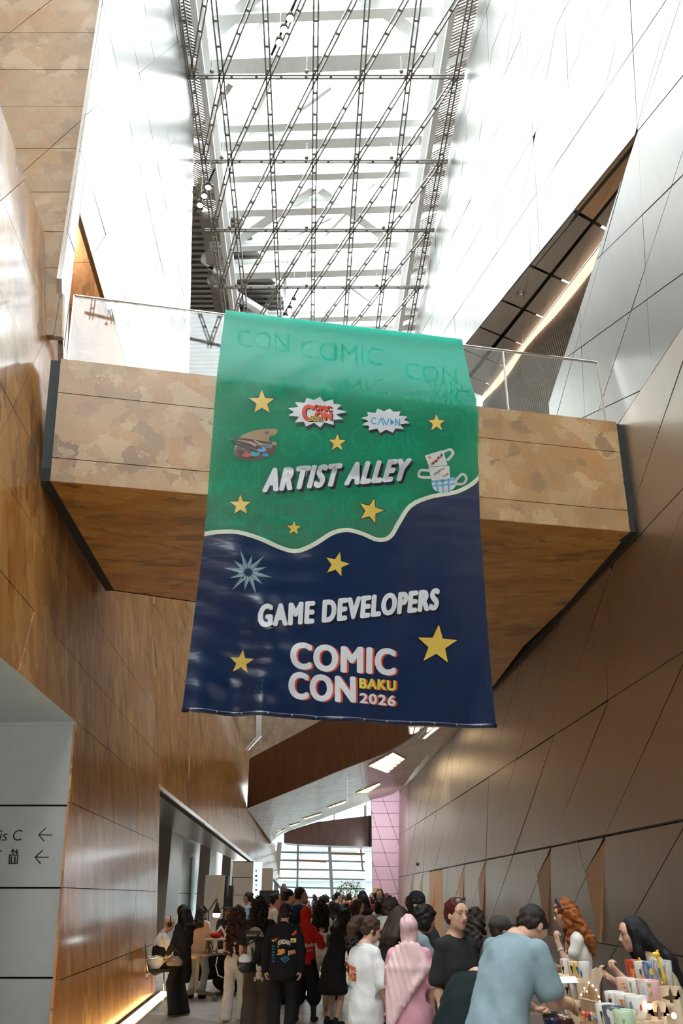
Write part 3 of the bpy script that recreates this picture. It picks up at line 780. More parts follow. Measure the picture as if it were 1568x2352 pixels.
# half open beige door leaf, black loudspeakers, frontal beige walls
Yd = 27.0
def flat(name, pts, Y, mat, depth=.15, parent=None):
    return MB().prism([aty(x, y, Y) for x, y in pts], (0, depth, 0)).build(name, mat, parent)
def flat_g(name, x0, x1, ytop, Y, mat, depth=.15, parent=None):
    a, b = aty(x0, ytop, Y), aty(x1, ytop, Y)
    return MB().prism([(a[0], Y, 0), (b[0], Y, 0), (b[0], Y, b[2]), (a[0], Y, a[2])], (0, depth, 0)).build(name, mat, parent)
d2 = flat_g('door_2', 472, 505, 2010, Yd, M['beige_door'], .08); tag(d2, None, None, kind='structure'); d2['label'] = 'beige door leaf standing open in the left arcade'
flat_g('door_edge', 505, 509, 2010, Yd, M['bronze'], .1, d2); flat_g('door_edge', 509, 516, 2010, Yd, M['beige_door'], .1, d2)
for k, (x0, x1, y0) in enumerate(((516, 524, 2012), (522, 536, 2034))):
    a = aty(x0, y0, Yd + .4 + k); b = aty(x1, y0, Yd + .4 + k)
    t = empty('loudspeaker', ((a[0] + b[0]) / 2, Yd + .4 + k, 0)); tag(t, ('tall slim black loudspeaker column beside the open beige door' if k == 0 else 'wide black loudspeaker box right of the slim column'), 'loudspeaker')
    for nm, z0, z1, w, mt in (('stand', 0, 1.0, .12, M['black']), ('cabinet', 1.0, a[2], b[0] - a[0], M['black'])):
        o = MB().box((0, .1, (z0 + z1) / 2), (w, .25, z1 - z0)).build(nm, mt, t)
    MB().box((0, -.03, (1.0 + a[2]) / 2), ((b[0] - a[0]) * .8, .01, (a[2] - 1) * .9)).build('grille', M['steel_dark'] if False else M['black'], t)
fw = flat_g('wall_arcade_end', 535, 581, 1978, 33.0, M['gap'], .2); tag(fw, None, None, kind='structure'); fw['label'] = 'beige cross wall closing the arcade'
ys = [1979, 2014.5, 2055, None]
for k in range(3):
    a, b = aty(535, ys[k], 32.95), aty(581, ys[k], 32.95); z1 = a[2] - .02; z0 = 0 if ys[k + 1] is None else aty(535, ys[k + 1], 32.95)[2] + .0
    MB().prism([(a[0], 32.95, z0), (b[0], 32.95, z0), (b[0], 32.95, z1), (a[0], 32.95, z1)], (0, .04, 0)).build('panel', M['beige_door'], fw)
lb = flat_g('lit_totem', 581.5, 601, 1980, 36.0, emit('totem glow', (.85, 1.0, 1.0), 1.1), .3); tag(lb, 'tall glowing white information totem with dark lettering beside beige wall', 'totem')
for k, y in enumerate((2000, 2012, 2022, 2033, 2044)):
    w = (3, 5, 5, 2, 4)[k]
    MB().prism([aty(x, yy, 35.97) for x, yy in ((588 - w / 2, y + 2), (588 + w / 2, y + 2), (588 + w / 2, y - 2), (588 - w / 2, y - 2))], (0, .02, 0)).build('lettering', M['sign_black'], lb)
f2 = flat_g('wall_arcade_far', 601, 627, 1994, 40.0, M['beige_door'], .2); tag(f2, None, None, kind='structure'); f2['label'] = 'distant brown cross wall beside the glowing totem'
a = aty(601, 2062, 39.95); MB().box((a[0] + .3, 39.96, a[2]), (.7, .02, .03)).build('joint', M['gap'], f2)

# ------------------------------------------------------------------ pink lit wall closing the right side, far glass facade
YP = 46.0
pw_pts = [(853, 2075), (911, 2075), (911, 1815), (905, 1815), (853, 1838)]
a0, a1 = aty(853, 1900, YP), aty(911, 1900, YP)
zt_ = float(aty(880, 1790, YP)[2])
pw = MB().box(((a0[0] + a1[0]) / 2 + .5, YP + .2, zt_ / 2), (a1[0] - a0[0] + 1.0, .3, zt_)).build('wall_far_right', M['gap']); tag(pw, None, None, kind='structure'); pw['label'] = 'lilac lit panelled wall beside the far glazing'
WP = Wall((0, YP, 0), (1, 0, 0), (0, 0, 1), (0, -1, 0))
polys = [[(a0[0], 0), (a1[0] + .9, 0), (a1[0] + .9, zt_), (a0[0], zt_)]]
polys = family(polys, 0, 1, [WP.uv(880, y)[1] for y in (1841, 1868, 1899, 1928, 1959, 1990, 2021, 2053)])
for p, q in (((880, 1838), (906, 1912)), ((855, 1870), (892, 1985)), ((857, 1985), (890, 2080))):
    a, b = WP.uv(*p), WP.uv(*q); n_ = (b[1] - a[1], a[0] - b[0]); polys = split(polys, n_[0], n_[1], n_[0] * a[0] + n_[1] * a[1])
WP.panels('panel', polys, M['pink_lit_wall'], pw, .02, wob=.001)
k1 = flat_g('door_3', 857, 876, 2040, YP - .12, M['bronze'], .08); tag(k1, None, None, kind='structure'); k1['label'] = 'small dark bronze door in the lilac lit wall'
flat_g('door_gap', 866.2, 866.8, 2040, YP - .14, M['gap'], .02, k1)
YW = 60.0
fa = empty('window_1', (-.5, YW, 0)); tag(fa, None, None, kind='structure'); fa['label'] = 'tall glass facade at the far end of the hall'
def fpart(mb, nm, mat): o = mb.build(nm, mat); return under(fa, o)
W1 = Wall((0, YW, 0), (1, 0, 0), (0, 0, 1), (0, -1, 0))
M['frame_far'] = plain('blue grey frame', (.33, .40, .42), .4, .4, .04)
for (x0, y0), (x1, y1), w in (((642, 1935), (633, 2055), .30), ((684.5, 1935), (682, 2060), .13), ((756, 1935), (763, 2065), .22), ((828, 1950), (833, 2000), .12), ((838, 1850), (838, 1880), .16), ((767, 1868), (767, 1885), .1)):
    fpart(MB().beam(W1.P(*W1.uv(x0, y0)), W1.P(*W1.uv(x1, y1)), w, .2, (0, 1, 0)), 'mullion', M['frame_far'])
for y in (1959, 1977.5, 1998, 2018.5, 2039.5, 2062):
    z = W1.uv(740, y)[1]; xa, xb = W1.uv(634, y)[0], W1.uv(838, y)[0]
    fpart(MB().beam((xa, YW, z + .05), (xb, YW, z - .05), .11, .12, (0, 1, 0)), 'transom', M['frame_far'])
zl = [W1.uv(740, y)[1] for y in (1900, 1959, 1977.5, 1998, 2018.5, 2039.5)] + [0.0]
xs_ = [W1.uv(x, 2000)[0] for x in (600, 635, 683, 760, 835, 900)]
for i in range(5):
    for j in range(6):
        fpart(MB().prism([(xs_[i] + .03, YW + .1, zl[j + 1] + .03), (xs_[i + 1] - .03, YW + .1, zl[j + 1] + .03), (xs_[i + 1] - .03, YW + .1, zl[j] - .03), (xs_[i] + .03, YW + .1, zl[j] - .03)], (0, .02, 0)), 'glass_pane', M['facade_glass'])
for k, ((x0, y0), (x1, y1)) in enumerate((((683, 1976.5), (749, 1979.5)), ((760, 1961), (834, 1962.5)))):
    a, b = W1.uv(x0, y0), W1.uv(x1, y1)
    o = MB().beam((a[0], YW - .3, a[1]), (b[0], YW - .3, b[1]), .25, .12).tube([(a[0] + .2, YW - .3, a[1]), (a[0] + .2, YW - .3, 9.5)], .008, 5).tube([(b[0] - .2, YW - .3, b[1]), (b[0] - .2, YW - .3, 9.5)], .008, 5).build('linear_pendant', M['bronze']); tag(o, ('left' if k == 0 else 'right') + ' long linear pendant lamp hanging before the far glazing', 'pendant lamp')
# building across the street
M['render_white'] = plain('white render', (.42, .43, .43), .8, 0, .03); M['pane_far'] = plain('far pane', (.36, .40, .42), .2)
bd = empty('apartment_block', (-1, 92, 0)); tag(bd, 'pale apartment block seen through the far glazing', 'building')
MB().box((0, 3, 12), (70, 6, 34)).build('wall', M['render_white'], bd)
for i in range(-5, 6):
    for j in range(9):
        MB().box((i * 3.3, -.02, 1.6 + j * 2.9), (1.6, .1, 1.3)).build('window', M['pane_far'], bd)
for j in range(9): MB().box((0, -.4, .3 + j * 2.9), (70, .8, .12)).build('balcony_slab', M['render_white'], bd)
st = MB().box((0, 80, -.16), (70, 23.6, .1)).build('street', plain('pale paving outside', (.6, .6, .58), .8)); tag(st, 'bright paved street beyond the far glazing', 'street')

# ------------------------------------------------------------------ skylight
ZK = 24.0
sk = empty('ceiling', (0, 17, ZK)); tag(sk, None, None, kind='structure'); sk['label'] = 'glazed skylight grid with white steel trusses'
def spart(mb, nm, mat): return under(sk, mb.build(nm, mat))
CXK = lambda k, y: -.84 + 1.415 * k - .04 * (y - 17.2)
rows = [15.95 + 3.08 * j for j in range(-8, 10)]
colx = [lambda y: CXK(-2, y) - .9, *[(lambda y, k=k: CXK(k, y)) for k in range(-2, 4)]]
M['bar'] = plain('grey glazing bar', (.24, .23, .21), .45, .3, .05)
def double(p, q, up=(0, 0, 1), sep=.13, w=.045):
    p, q = np.asarray(p, float), np.asarray(q, float); t = q - p; L = np.linalg.norm(t); t /= L; sd = np.cross(t, up); sd /= np.linalg.norm(sd)
    m = MB()
    for s in (-1, 1): m.beam(p + sd * s * sep / 2, q + sd * s * sep / 2, w, .07, up)
    for k in range(1, max(2, int(L / .75))):
        c = p + t * k * .75
        if k * .75 < L - .1: m.beam(c - sd * sep * .6, c + sd * sep * .6, .07, .05, up)
    return m
for f in colx:
    spart(double((f(-9), -9, ZK), (f(44), 44, ZK)), 'glazing_bar', M['bar'])
for y in rows:
    spart(double((colx[0](y) - .3, y, ZK + .02), (colx[-1](y) + .25, y, ZK + .02), sep=.10), 'cross_bar', M['bar'])
for j in range(1, len(rows)):
    for k in range(len(colx) - 1):
        a, b = (colx[k](rows[j]), rows[j], ZK), (colx[k + 1](rows[j - 1]), rows[j - 1], ZK)
        spart(double(a, b, sep=.12, w=.04), 'diagonal_bar', M['bar'])
for j in range(len(rows)):
    for k in (1, 3, 5):
        x = colx[k](rows[j]) - .25
        spart(MB().tube([(x, rows[j] - .25, ZK + .6), (x, rows[j] - .25, ZK - .05)], .012, 5).ell((x, rows[j] - .25, ZK - .1), (.07, .07, .07), 8, 5), 'sprinkler', M['steel_dark'])
# trusses above
ZT = 26.0
for y, w, h in ((140, .55, .95), (45, .3, .35), (297, .3, .3), (330, .4, .6), (410, .3, .4), (485, .35, .55), (572, .3, .25), (625, .4, .7), (735, .35, .4), (757, .4, .5)):
    Y = float(atz(745, y, ZT)[1])
    spart(MB().ibeam((-5.2 - .03 * (Y - 15), Y, ZT + .1), (4.1 - .03 * (Y - 15), Y - .35, ZT + .1), w, h, .05), 'cross_beam', M['steel'])
for x, y in ((640, 250), (823, 250)):
    a = atz(x, y, ZT + .8); spart(MB().beam((a[0] + .04 * (a[1] + 6), -6, ZT + .8), (a[0] - .04 * (46 - a[1]), 46, ZT + .8), .16, .2), 'purlin', M['steel'])
for (x0, y0), (x1, y1), w, mt in (((445, 112), (610, -40), .42, 'steel'), ((830, -20), (1010, 110), .4, 'steel'), ((560, 122), (640, -20), .12, 'steel'), ((1010, 100), (930, 0), .16, 'steel'), ((600, 320), (760, 200), .12, 'steel'), ((880, 325), (985, 190), .12, 'steel'), ((470, 600), (640, 480), .4, 'steel'), ((620, 490), (720, 430), .35, 'steel'), ((735, 430), (950, 590), .35, 'steel'), ((640, 560), (760, 500), .1, 'steel'), ((480, 640), (640, 740), .3, 'steel'), ((800, 655), (900, 730), .12, 'steel'), ((535, 380), (620, 190), .12, 'steel'), ((460, 300), (530, 190), .2, 'steel_dark'), ((690, 600), (860, 420), .12, 'steel')):
    a, b = atz(x0, y0, ZT + .3), atz(x1, y1, ZT + .3); spart(MB().beam(a, b, w, w), 'brace', M[mt])
# side trusses of mesh panels along both edges
k_ = NT('expanded mesh'); v = k_.coords((1, 1, 1)); wv = k_.n('ShaderNodeTexWave'); wv.inputs['Scale'].default_value = 3.2; wv.bands_direction = 'Y'
k_.l(v, wv.inputs['Vector']); st2 = k_.n('ShaderNodeMath', operation='GREATER_THAN'); st2.inputs[1].default_value = .5; k_.l(wv.outputs['Fac'], st2.inputs[0])
M['mesh'] = k_.p(Base_Color=(.34, .335, .31), Roughness=.5, Metallic=.4, Alpha=st2.outputs[0])
for xf, lab in ((lambda y: colx[0](y) + .25, 0), (lambda y: colx[-1](y) - .35, 1)):
    for j in range(4, 15):
        y0, y1 = rows[j] + .1, rows[j] + 2.9
        s = -1 if lab == 0 else 1
        spart(MB().prism([(xf(y0), y0, ZK + .5), (xf(y1), y1, ZK + .5), (xf(y1) + s * .9, y1, ZK + 1.1), (xf(y0) + s * .9, y0, ZK + 1.1)], (0, 0, .02)), 'mesh_panel', M['mesh'])
    for dz, w in ((.5, .18), (1.6, .3)):
        spart(MB().beam((xf(-6), -6, ZK + dz), (xf(44), 44, ZK + dz), w, w), 'edge_beam', M['steel'])
for j in range(len(rows) - 1):
    y0, y1 = rows[j] + .03, rows[j + 1] - .03
    spart(MB().prism([(-7, y0, 27.4), (6, y0, 27.4), (6, y1, 27.4), (-7, y1, 27.4)], (0, 0, .02)), 'glass_pane', M['roof_glass'])
# solid dark roof seen beyond the grid at the left
pd = [atz(x, y, 27.0) for x, y in ((300, 415), (500, 425), (560, 508), (655, 694), (700, 800), (740, 900), (300, 900))]
dk = MB().prism(pd, (0, 0, .2)).build('ceiling_dark', M['steel_dark']); tag(dk, None, None, kind='structure'); dk['label'] = 'dark louvred roof slab beyond the left of the skylight grid'
m = MB(); y_ = pd[0][1]; P2 = [(float(p[0]), float(p[1])) for p in pd]; yl, yh = min(p[1] for p in P2), max(p[1] for p in P2); v = yl
while v < yh:
    r = clip(clip(P2, 0, 1, v), 0, -1, -(v + .16))
    if ok(r): m.prism([(a, b, 27.0) for a, b in r], (0, 0, -.12))
    v += .34
o = m.build('louvre_slats', M['steel_dark'], dk); o['kind'] = 'stuff'
# spot clusters in the roof
def spots(pts, z, label):
    P = [atz(*q, z) for q in pts]
    e = empty('track_spotlight', P[0]); tag(e, label, 'spotlight')
    t = (P[-1] - P[0]) / np.linalg.norm(P[-1] - P[0])
    o = MB().tube([P[0] - t * .6 + (0, 0, .25), P[-1] + t * .6 + (0, 0, .25)], .035, 8).build('track', M['black']); under(e, o)
    hg = MB()
    for p in (P[0], P[-1]): hg.tube([p + np.array((0, 0, .25)), np.array((p[0], p[1], 27.4))], .012, 5)
    under(e, hg.build('hanger', M['steel_dark']))
    for p in P:
        h = MB().lathe([(.05, .24), (.09, .2), (.12, .0), (.10, -.0)], p, 14).build('lamp_head', M['black'], smooth=True); under(e, h)
        b = MB().ell(p + np.array((0, 0, -.01)), (.10, .10, .05), 12, 6).build('bulb', M['lamp_glow'], smooth=True); b.parent = h
        b.matrix_parent_inverse = Matrix.Translation(-Vector(e.location)) if False else Matrix.Identity(4)
        b.matrix_parent_inverse = (Matrix.Translation(-Vector(e.location))).inverted() @ Matrix.Translation(-Vector(e.location))
spots([(478, 430), (469, 450), (459, 471)], 22.5, 'three warm spotlights on a track by the left roof edge')
spots([(666, 42), (652, 68), (641, 98)], 23.4, 'three warm spotlights on a track high at the top of the skylight')
spots([(674, 693), (665, 712), (655, 728)], 23.4, 'three warm spotlights on a track just above the banner')
# the hall behind the camera
bw = MB().box((0, YB - .2, 13.5), (18, .3, 27)).build('wall_back', M['timber_dark']); tag(bw, None, None, kind='structure'); bw['label'] = 'dark wall behind the viewer'
for k_, (y0, y1) in enumerate(((YB, -16.4), (-16.3, -8.8))): spart(MB().prism([(-7, y0, 27.4), (6, y0, 27.4), (6, y1, 27.4), (-7, y1, 27.4)], (0, 0, .02)), 'glass_pane', M['roof_glass'])
for nm, x, lab in (('wall_outer_left', -9.3, 'outer brown wall behind the stepped left side'), ('wall_outer_right', 8.2, 'outer wall behind the right side')):
    o = MB().box((x, 19, 13.5), (.3, 86, 27)).build(nm, M['timber_set']); tag(o, None, None, kind='structure'); o['label'] = lab
for k, (x0, x1) in enumerate(((-9.3, -6.9), (5.9, 8.2))):
    o = MB().box(((x0 + x1) / 2, 19, 27.5), (x1 - x0, 86, .3)).build('ceiling_edge', M['steel']); tag(o, None, None, kind='structure'); o['label'] = ('left' if k == 0 else 'right') + ' solid roof strip beside the skylight'
o = MB().box((-.5, 53.2, 27.5), (12.8, 18.4, .3)).build('ceiling_far', M['steel']); tag(o, None, None, kind='structure'); o['label'] = 'solid roof over the far end of the hall'
ew = MB().box((-.5, 59.35, 18.4), (17.4, 1.4, 18)).build('wall_far_end', M['timber_set']); tag(ew, None, None, kind='structure'); ew['label'] = 'brown end wall high above the far glazing'
# stepped brown face and pale return beyond the end of the left wall, seen through the void
for nm, pts, Y, mt, lab in (('wall_far_step', [(528, 1560), (590, 1560), (590, 1690), (563, 1722)], 45.0, 'timber_set', 'brown cross wall above the end of the left wall'), ('wall_far_return', [(588, 1560), (603, 1560), (600, 1690), (570, 1722), (588, 1695)], 44.8, 'left_silver_sheen', 'narrow silver return beside the brown cross wall')):
    o = MB().prism([aty(x, y, Y) for x, y in pts], (0, .2, 0)).build(nm, M[mt]); tag(o, None, None, kind='structure'); o['label'] = lab

# ------------------------------------------------------------------ deck downlight beams, plus unseen lamps added for recess, slit, lilac wall and arcade
def spot_lamp(name, loc, target, power, col, ang=100, size=.15):
    l = bpy.data.lights.new(name, 'SPOT'); l.energy = power; l.color = col; l.spot_size = math.radians(ang); l.spot_blend = .6; l.shadow_soft_size = size
    o = bpy.data.objects.new(name, l); COL.objects.link(o); o.location = loc
    o.rotation_euler = (Vector(target) - Vector(loc)).to_track_quat('-Z', 'Y').to_euler(); return o
spot_lamp('recess_fill', (-6.5, 11.2, 15.5), (-5.2, 12.3, 11.5), 900, (1, .72, .42), 120)  # unseen warm spot added to light the recess face
spot_lamp('slit_fill', (5.4, 17.5, 9.2), (4.9, 15.0, 15.0), 350, (1, .86, .7), 130, .3)  # added spot without a fixture, lifts the dark slit soffit
spot_lamp('pink_fill', (1.7, 40.5, 5.6), (2.7, 46, 3.5), 900, (.97, .93, .98), 110, .3)  # added lamp, no fixture there, brightens the lilac panels
for x, y, z in ((2.6, 30.5, 6.5), (1.2, 36, 6.4), (-.8, 42, 6.0), (-2.2, 47, 5.4)):
    spot_lamp('downlight_beam', (x, y, z), (x, y, 0), 500, (1, .84, .62), 120, .3)
for y in (23.5, 28.0, 31.5): spot_lamp('arcade_fill', (-5.5, y, 3.75), (-5.6, y, 0), 170, (1, .9, .78), 130, .2)  # added spots with no fixtures, lift the dim arcade
# ------------------------------------------------------------------ the banner hung over the balustrade rail
from mathutils.geometry import tessellate_polygon
def cloth_mat(name, rgb, rough=.30, tl=.35):
    k = NT(name); t = k.t
    v = k.coords(); f = k.noise(v, 3.0, 4); c = k.ramp(f, [(.3, tuple(x * .94 for x in rgb)), (.7, tuple(min(1, x * 1.06) for x in rgb))])
    k.p(Base_Color=c, Roughness=rough, Specular_IOR_Level=.5, Coat_Weight=.25, Coat_Roughness=.18)
    n2 = k.noise(k.coords((1, 1, 2.5)), 1.6, 3); k.bump(n2, .25, .05)
    tr = t.nodes.new('ShaderNodeBsdfTranslucent'); tr.inputs[0].default_value = (*[x ** .3 for x in rgb], 1)     # light coming through the thin vinyl is paler
    mx = t.nodes.new('ShaderNodeMixShader'); mx.inputs[0].default_value = tl
    k.l(k.b.outputs[0], mx.inputs[1]); k.l(tr.outputs[0], mx.inputs[2]); k.l(mx.outputs[0], k.out.inputs[0]); return k.m
BAN = BF
zrail, zpar = zr + .02, zt
bl_edge = [(BAN.uv(517, 716)[0], BAN.uv(517, 716)[1] + .085), BAN.uv(498, 860), BAN.uv(469, 1232), BAN.uv(418, 1633)]
br_edge = [(BAN.uv(1065, 783)[0], BAN.uv(1065, 783)[1] + .085), BAN.uv(1089, 920), BAN.uv(1098, 1200), BAN.uv(1132, 1668)]
zbot = (bl_edge[-1][1] + br_edge[-1][1]) / 2
def disp(u, v):
    """how far the cloth stands off the bridge face"""
    uc = (u - bl_edge[0][0]) / (br_edge[0][0] - bl_edge[0][0]); h = (v - zbot) / (zrail - zbot)
    d = .07
    if v > zpar: d = -.072 + .142 * (1 - (v - zpar) / (zrail - zpar)) ** 2
    d += .018 * math.exp(-((v - zpar) / .5) ** 2) * math.sin(9 * uc + 4 * v) + .010 * math.exp(-((v - zpar - .3) / .6) ** 2) * math.sin(31 * uc - 7 * v)
    low = max(0, 1 - h / .55)
    d += low * (.045 * math.sin(5.2 * uc + .8) + .045 * math.sin(14 * uc + 2.2 * v) * math.exp(-((uc - .18) / .25) ** 2) + .018 * math.sin(23 * uc - 1.2 * v) * (1.4 - uc) + .016 * math.sin(38 * uc + 5 * v) * math.exp(-((uc - .2) / .15) ** 2))
    d += .11 * low * low * math.exp(-((uc - .20 - .06 * h) / .05) ** 2)
    d += .010 * low * math.sin(19 * v + 7 * uc + 2 * math.sin(9 * uc)) * math.exp(-((uc - .2) / .22) ** 2)
    d += .02 * max(0, 1 - h / .12) * math.sin(26 * uc + 1)
    d += .045 * math.exp(-((uc - .97) / .03) ** 2) * max(0, 1 - h / .2)
    return d
def bp(u, v, lay=0.0): return BAN.P(u, v, disp(u, v) + lay)
def edge_u(ed, v):
    for a, b in zip(ed[:-1], ed[1:]):
        if v >= b[1] or b is ed[-1]:
            t = (a[1] - v) / (a[1] - b[1]); return a[0] + (b[0] - a[0]) * t
G, NAVY = cloth_mat('green banner vinyl', (.010, .46, .285), .3, .83), cloth_mat('navy banner vinyl', (.004, .014, .055), .2, .15)
M['ban_white'] = cloth_mat('banner white', (.72, .74, .76)); M['ban_cream'] = cloth_mat('banner cream', (.72, .74, .58)); M['ban_yel'] = cloth_mat('banner yellow', (.80, .56, .10))
M['ban_black'] = cloth_mat('banner black', (.006, .007, .014)); M['ban_red'] = cloth_mat('banner red', (.72, .085, .035)); M['ban_wm'] = cloth_mat('banner watermark', (.016, .56, .36), .3, .83)
M['ban_blue'] = cloth_mat('banner blue', (.01, .28, .55)); M['ban_lime'] = cloth_mat('banner lime', (.70, .72, .10)); M['ban_grey'] = cloth_mat('banner steel', (.12, .20, .24)); M['ban_grey2'] = cloth_mat('banner pale steel', (.30, .42, .46))
M['ban_wood'] = cloth_mat('banner wood', (.36, .20, .10)); M['ban_wood2'] = cloth_mat('banner dark wood', (.10, .045, .025)); M['ban_teal'] = cloth_mat('banner teal', (.05, .33, .40)); M['ban_pot'] = cloth_mat('banner pottery', (.62, .60, .55)); M['ban_sky'] = cloth_mat('banner sky', (.12, .36, .62))
M['ban_pink'] = cloth_mat('banner brick', (.50, .10, .06))
ban = empty('banner', BAN.P((bl_edge[1][0] + br_edge[1][0]) / 2, zbot, .07)); tag(ban, 'tall green and navy event banner hung over the footbridge balustrade', 'banner')
bani = Matrix.Translation(-Vector(ban.location))
def bobj(name, V, Fc, mat, smooth=True, parent=None):
    o = obj(name, V, Fc, mat, None, smooth); o.parent = parent or ban; o.matrix_parent_inverse = bani if parent is None else Matrix.Identity(4)
    return o
nu, nv = 60, 110; V, Fc = [], []
ztop_ = zrail
for j in range(nv + 1):
    for i in range(nu + 1):
        s, t = i / nu, j / nv
        vl = bl_edge[0][1] + (bl_edge[-1][1] - bl_edge[0][1]) * t; vr = br_edge[0][1] + (br_edge[-1][1] - br_edge[0][1]) * t
        v = vl * (1 - s) + vr * s; u = edge_u(bl_edge, vl) * (1 - s) + edge_u(br_edge, vr) * s
        V.append(bp(u, v))
for j in range(nv):
    for i in range(nu): Fc.append((j * (nu + 1) + i, (j + 1) * (nu + 1) + i, (j + 1) * (nu + 1) + i + 1, j * (nu + 1) + i + 1))
cloth = bobj('cloth', V, Fc, G)
# flap folded over the rail at the back
Vb = []
for i in range(nu + 1):
    s = i / nu; u = bl_edge[0][0] * (1 - s) + br_edge[0][0] * s; z = bl_edge[0][1] * (1 - s) + br_edge[0][1] * s
    d0 = disp(u, z); Vb += [BAN.P(u, z, d0), BAN.P(u, z + .03, -.10), BAN.P(u, z + .02, -.16), BAN.P(u, z - .12, -.17)]
bobj('back_flap', Vb, [(4 * i + k, 4 * i + k + 1, 4 * i + 5 + k, 4 * i + 4 + k) for i in range(nu) for k in range(3)], G)
def conform(name, uvs, faces, mat, lay, step=.12, parent=None):
    """flat print (u, v faces) cut into small pieces and laid on the cloth"""
    bm = bmesh.new(); vs = [bm.verts.new((u, v, 0)) for u, v in uvs]
    for f in faces:
        try: bm.faces.new([vs[i] for i in f])
        except ValueError: pass
    us_ = [q[0] for q in uvs]; vs_ = [q[1] for q in uvs]
    for ax, lo, hi in ((0, min(us_), max(us_)), (1, min(vs_), max(vs_))):
        c = math.floor(lo / step) * step + step
        while c < hi:
            co = (c, 0, 0) if ax == 0 else (0, c, 0); no = (1, 0, 0) if ax == 0 else (0, 1, 0)
            bmesh.ops.bisect_plane(bm, geom=bm.verts[:] + bm.edges[:] + bm.faces[:], plane_co=co, plane_no=no); c += step
    bm.verts.ensure_lookup_table(); bm.verts.index_update()
    P = [bp(v.co.x, v.co.y, lay * .0022) for v in bm.verts]; F2 = [[v.index for v in f.verts] for f in bm.faces]; bm.free()
    return bobj(name, P, F2, mat, True, parent)
def bpoly(name, px, mat, lay, step=.12):
    uv = [BAN.uv(*q) for q in px]
    t = tessellate_polygon([[Vector((a, b, 0)) for a, b in uv]])
    return conform(name, uv, [tuple(x) for x in t], mat, lay, step)
def btext(name, txt, quad, mat, lay, bold=.0, off=(0, 0), step=.12, fat=0.0, **kw):
    V_, F_, _ = text_mesh(txt, bold=bold, res=5, **kw)
    offs = [(0, 0)] if not fat else [(fat * math.cos(a), fat * .8 * math.sin(a)) for a in np.linspace(0, 2 * math.pi, 9)[:-1]]
    P, FF_ = [], []
    for ox, oy in offs:
        Q = [np.array(BAN.uv(q[0] + off[0] + ox + (fat if k_ in (0, 3) else -fat), q[1] + off[1] + oy + (-fat * .8 if k_ in (0, 1) else fat * .8))) for k_, q in enumerate(quad)]
        b0 = len(P); P += [tuple(Q[0] * (1 - a) * (1 - b) + Q[1] * a * (1 - b) + Q[2] * a * b + Q[3] * (1 - a) * b) for a, b in V_]; FF_ += [tuple(i + b0 for i in f) for f in F_]
    return conform(name, P, FF_, mat, lay, step)
wave = [(467, 1232), (500, 1228), (545, 1229), (590, 1241), (640, 1262), (680, 1270), (720, 1255), (760, 1230), (795, 1222), (830, 1230), (865, 1244), (893, 1237), (914, 1203), (940, 1166), (985, 1146), (1040, 1136), (1075, 1120), (1099, 1100)]
def sm(pts, n): return [tuple(p) for p in dense([np.array(p, float) for p in pts], n)]
wv_ = sm(wave, 60)
right_e = [(1099, 1200), (1107, 1330), (1118, 1480), (1132, 1669)]; left_e = [(417.5, 1634), (436, 1490), (452, 1365)]
strip = []
# navy field as columns below the wave
uvw = [BAN.uv(*q) for q in wv_]
low_ = [(1 - s, s) for s in np.linspace(0, 1, 60)]
lowpx = [(417.8 + (1132.2 - 417.8) * s, 1633.5 + (1669 - 1633.5) * s) for s in np.linspace(0, 1, 60)]
NR = 44; VV, FF = [], []
for i in range(60):
    a, b = np.array(uvw[i]), np.array(BAN.uv(*lowpx[i]))
    for j in range(NR + 1):
        t = j / NR; v = a[1] + (b[1] - a[1]) * t
        el, er = edge_u(bl_edge, v), edge_u(br_edge, v)
        s0 = (a[0] - edge_u(bl_edge, a[1])) / (edge_u(br_edge, a[1]) - edge_u(bl_edge, a[1])); s1 = i / 59
        s = min(1, max(0, s0 + (s1 - s0) * t)); VV.append(bp(el + (er - el) * s, v, .0022))
for i in range(59):
    for j in range(NR): FF.append((i * (NR + 1) + j, i * (NR + 1) + j + 1, (i + 1) * (NR + 1) + j + 1, (i + 1) * (NR + 1) + j))
bobj('navy_field', VV, FF, NAVY)
# white wavy line
VV, FF = [], []
for i, q in enumerate(uvw):
    a, b = np.array(uvw[max(i - 1, 0)]), np.array(uvw[min(i + 1, 59)]); t = (b - a) / np.linalg.norm(b - a); n = np.array((-t[1], t[0])) * .032
    for s in (-1, 1):
        p = np.array(q) + n * s; p[0] = min(max(p[0], edge_u(bl_edge, p[1])), edge_u(br_edge, p[1])); VV.append(bp(p[0], p[1], .0044))
FF = [(2 * i, 2 * i + 1, 2 * i + 3, 2 * i + 2) for i in range(59)]
bobj('wavy_line', VV, FF, M['ban_cream'])
